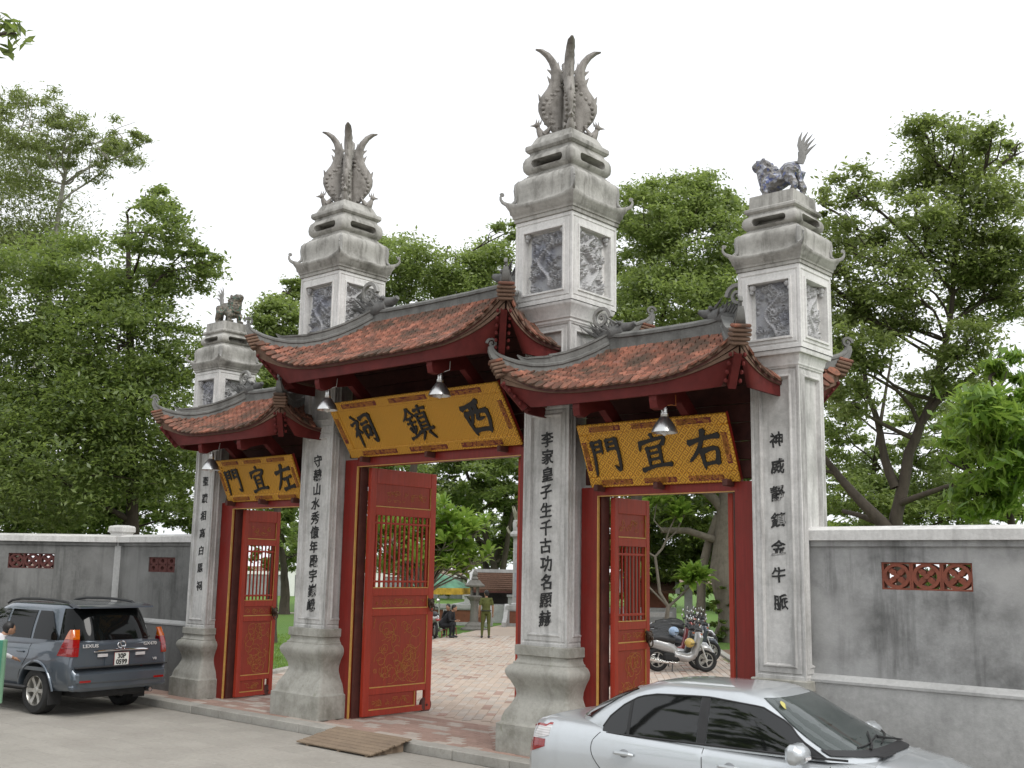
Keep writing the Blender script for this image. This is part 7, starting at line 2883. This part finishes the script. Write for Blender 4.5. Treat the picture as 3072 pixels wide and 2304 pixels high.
def person(label, loc, rotz, pose, m_top, m_leg, sc=1.0, short=True):
    t = thing('person', label, 'person', loc, rotz)
    t.scale = (sc, sc, sc)
    J = pose                      # dict of joints; faces +x
    b = MB()
    V_ = lambda k: Vector(J[k])
    hip, ch, nk, hd_ = V_('hip'), V_('chest'), V_('neck'), V_('head')
    b.tube([hip-Vector((0, 0, .06)), hip+Vector((0, 0, .04)), hip.lerp(ch, .45), ch, ch.lerp(nk, .55), nk], [.12, .155, .135, .155, .12, .058], 12, flat=1.12, up=(1, 0, 0))
    b.tube([nk-Vector((0, 0, .03)), nk.lerp(hd_, .6)], [.056, .055], 10)
    b.blob(hd_, (.098, .078, .118), 14)
    f = V_('face') if 'face' in J else Vector((1, 0, 0))
    f.normalize()
    s_ = Vector((-f.y, f.x, 0)).normalized()
    b.blob(hd_+f*.02-Vector((0, 0, .045)), (.07, .062, .07), 10)
    b.cone(hd_+f*.085+Vector((0, 0, .015)), hd_+f*.112-Vector((0, 0, .025)), .016, 6)
    b.blob(hd_+f*.088-Vector((0, 0, .06)), (.016, .026, .010), 7)
    for q in (-1, 1):
        b.blob(hd_+s_*q*.082-Vector((0, 0, .01)), (.018, .010, .032), 7)
    for q, n in ((-1, 'r'), (1, 'l')):
        sh_, el, wr = V_('sh'+n), V_('el'+n), V_('wr'+n)
        b.tube([ch.lerp(nk, .6), sh_, sh_.lerp(el, .5), el, el.lerp(wr, .4), wr], [.07, .068, .055, .044, .042, .028], 10)
        hand(b, wr, wr-el, Vector((q*.3, 0, 1)) if abs((wr-el).normalized().z) < .8 else Vector((1, 0, 0)), 1 if n == 'r' else -1)
        h2, kn, an = V_('h'+n), V_('kn'+n), V_('an'+n)
        b.tube([hip+Vector((0, (h2.y-hip.y)*.5, 0)), h2, h2.lerp(kn, .5), kn, kn.lerp(an, .4), an], [.11, .098, .085, .062, .060, .042], 10)
        b.tube([an+Vector((-.05, 0, -.045)), an+Vector((.05, 0, -.05)), an+Vector((.16, 0, -.06))], [.04, .045, .032], 8, flat=1.0)
    def pick(c):
        if (c-hd_).length < .155 and c.z > nk.z-.0:
            return 2
        for n in 'rl':
            el, wr = V_('el'+n), V_('wr'+n)
            ax = wr-el
            k = (c-el).dot(ax)/ax.length_squared
            dist = (c-(el+ax*max(0, min(1.9, k)))).length
            if dist < .075 and k > (-.25 if short else .82):
                return 2
            an = V_('an'+n)
            if c.z < an.z-.0 and (c-an).length < .3:
                return 3
        for n in 'rl':
            h2, kn, an = V_('h'+n), V_('kn'+n), V_('an'+n)
            for a_, b_ in ((h2, kn), (kn, an)):
                ax = b_-a_
                k = max(0, min(1, (c-a_).dot(ax)/ax.length_squared))
                if (c-(a_+ax*k)).length < .115 and not (c.z > hip.z+.03 and (c-a_).dot(ax) < .1*ax.length_squared):
                    return 1
        return 1 if c.z < hip.z-.01 and (c-hip).length < .25 else 0
    me = fuse(b, .0135, 3, pick)
    for m_ in (m_top, m_leg, MAT['skin'], MAT['dark']):
        me.materials.append(m_)
    link('body', me, None, t)
    h = MB()
    h.blob(hd_-f*.018+Vector((0, 0, .028)), (.102, .088, .104), 14)
    h.blob(hd_-f*.045-Vector((0, 0, .02)), (.065, .078, .085), 12)
    put('hair', h, MAT['hair'], t, smooth=80)
    eyes = MB()
    for q in (-1, 1):
        eyes.blob(hd_+f*.085+s_*q*.032+Vector((0, 0, .012)), (.008, .010, .006), 6)
    put('eyes', eyes, MAT['black'], t)
    return t

stand = dict(hip=(0, 0, .92), chest=(.01, 0, 1.24), neck=(0, 0, 1.44), head=(.02, 0, 1.59), face=(1, .35, -.15),
             shr=(0, -.185, 1.385), elr=(-.03, -.245, 1.11), wrr=(.03, -.25, .86), shl=(0, .185, 1.385), ell=(-.03, .245, 1.11), wrl=(.04, .245, .86),
             hr=(0, -.095, .88), knr=(.02, -.11, .49), anr=(-.02, -.12, .09), hl=(0, .095, .88), knl=(.02, .12, .49), anl=(-.01, .14, .09))
off = person('officer in olive green uniform standing with his back turned in the courtyard', (-14.85, 17.27, .12), R(142), stand, MAT['olive'], MAT['olive'], .985)
bl_ = MB()
bl_.tube([(math.cos(a)*.152, math.sin(a)*.172, .975) for a in np.linspace(0, 2*PI, 21)], .02, 6, caps=False)
put('belt', bl_, MAT['dark'], off)
def sitpose(lean=.12, hz=.34):
    z = hz+.10
    return dict(hip=(0, 0, z), chest=(.10+lean, 0, z+.30), neck=(.13+lean*1.6, 0, z+.48), head=(.19+lean*1.9, 0, z+.62), face=(1, -.1, -.35),
                shr=(.12+lean*1.4, -.18, z+.44), elr=(.22+lean, -.25, z+.18), wrr=(.42+lean, -.14, z+.16), shl=(.12+lean*1.4, .18, z+.44), ell=(.22+lean, .25, z+.18), wrl=(.42+lean, .10, z+.18),
                hr=(.02, -.09, z-.03), knr=(.42, -.13, z+.02), anr=(.36, -.13, .09), hl=(.02, .09, z-.03), knl=(.42, .14, z+.02), anl=(.40, .14, .09))
def stool(p, label):
    t = thing('stool', label, 'stool', p)
    mb = MB()
    mb.cbox((0, 0, .27), (.28, .28, .03), .01)
    put('seat', mb, MAT['maroon'], t)
    for x in (-.11, .11):
        for y in (-.11, .11):
            mb = MB()
            mb.tube([(x, y, .27), (x*1.2, y*1.2, 0)], .018, 6)
            put('leg', mb, MAT['maroon'], t)
def person_on_stool(p, rot, pose, label, sl, mt, ml):
    stool((p[0], p[1], .12), sl)
    person(label, (p[0], p[1], .12), rot, pose, mt, ml, .98, short=False)
person_on_stool((-15.95, 16.15), R(28), sitpose(.14), 'person in black clothes sitting hunched on a red stool', 'low red plastic stool under the person in black', MAT['black_cloth'], MAT['black_cloth'])
person_on_stool((-17.2, 16.35), R(-10), sitpose(.05, .36), 'seated person in olive uniform behind the one in black', 'low red stool under the seated person in olive', MAT['olive'], MAT['olive'])
person_on_stool((-16.6, 17.3), R(-70), sitpose(.10, .33), 'seated person in dark clothes facing the others by the main door', 'low red stool under the farthest seated person', MAT['black_cloth'], MAT['black_cloth'])
lean = dict(stand)
lean.update(chest=(.16, 0, 1.2), neck=(.30, 0, 1.36), head=(.40, 0, 1.46), face=(1, 0, -.1), shr=(.24, -.185, 1.32), elr=(.30, -.26, 1.05), wrr=(.46, -.2, .98), shl=(.24, .185, 1.32), ell=(.30, .26, 1.05), wrl=(.46, .2, .98))
person('person in a white shirt leaning in at the front window of the SUV', (-6.75, -4.0, 0), R(75), lean, MAT['white_shirt'], MAT['black_cloth'], .98, short=False)

# ------------------------------------------------------------------ green board at the left edge of the view
gb = thing('green_board', 'green painted metal board on legs at the left edge of the picture', 'board', (-3.93, -4.89, 0), R(41.6))
MAT['green'] = plain('green_paint', (.045, .20, .135), .5, var=.12, vscale=3)
mb = MB()
mb.cbox((-.8, 0, .99), (1.6, .05, .89), .012)
put('panel', mb, MAT['green'], gb, smooth=0)
mb = MB()
mb.cbox((-.012, -.004, .99), (.05, .064, .91), .012)
put('edge_frame', mb, plain('green_frame', (.14, .27, .17), .5), gb, smooth=0)
for x in (-1.35, -.3):
    mb = MB()
    mb.tube([(x, .0, .6), (x, 0, 0)], .02, 8)
    put('leg', mb, MAT['green'], gb)
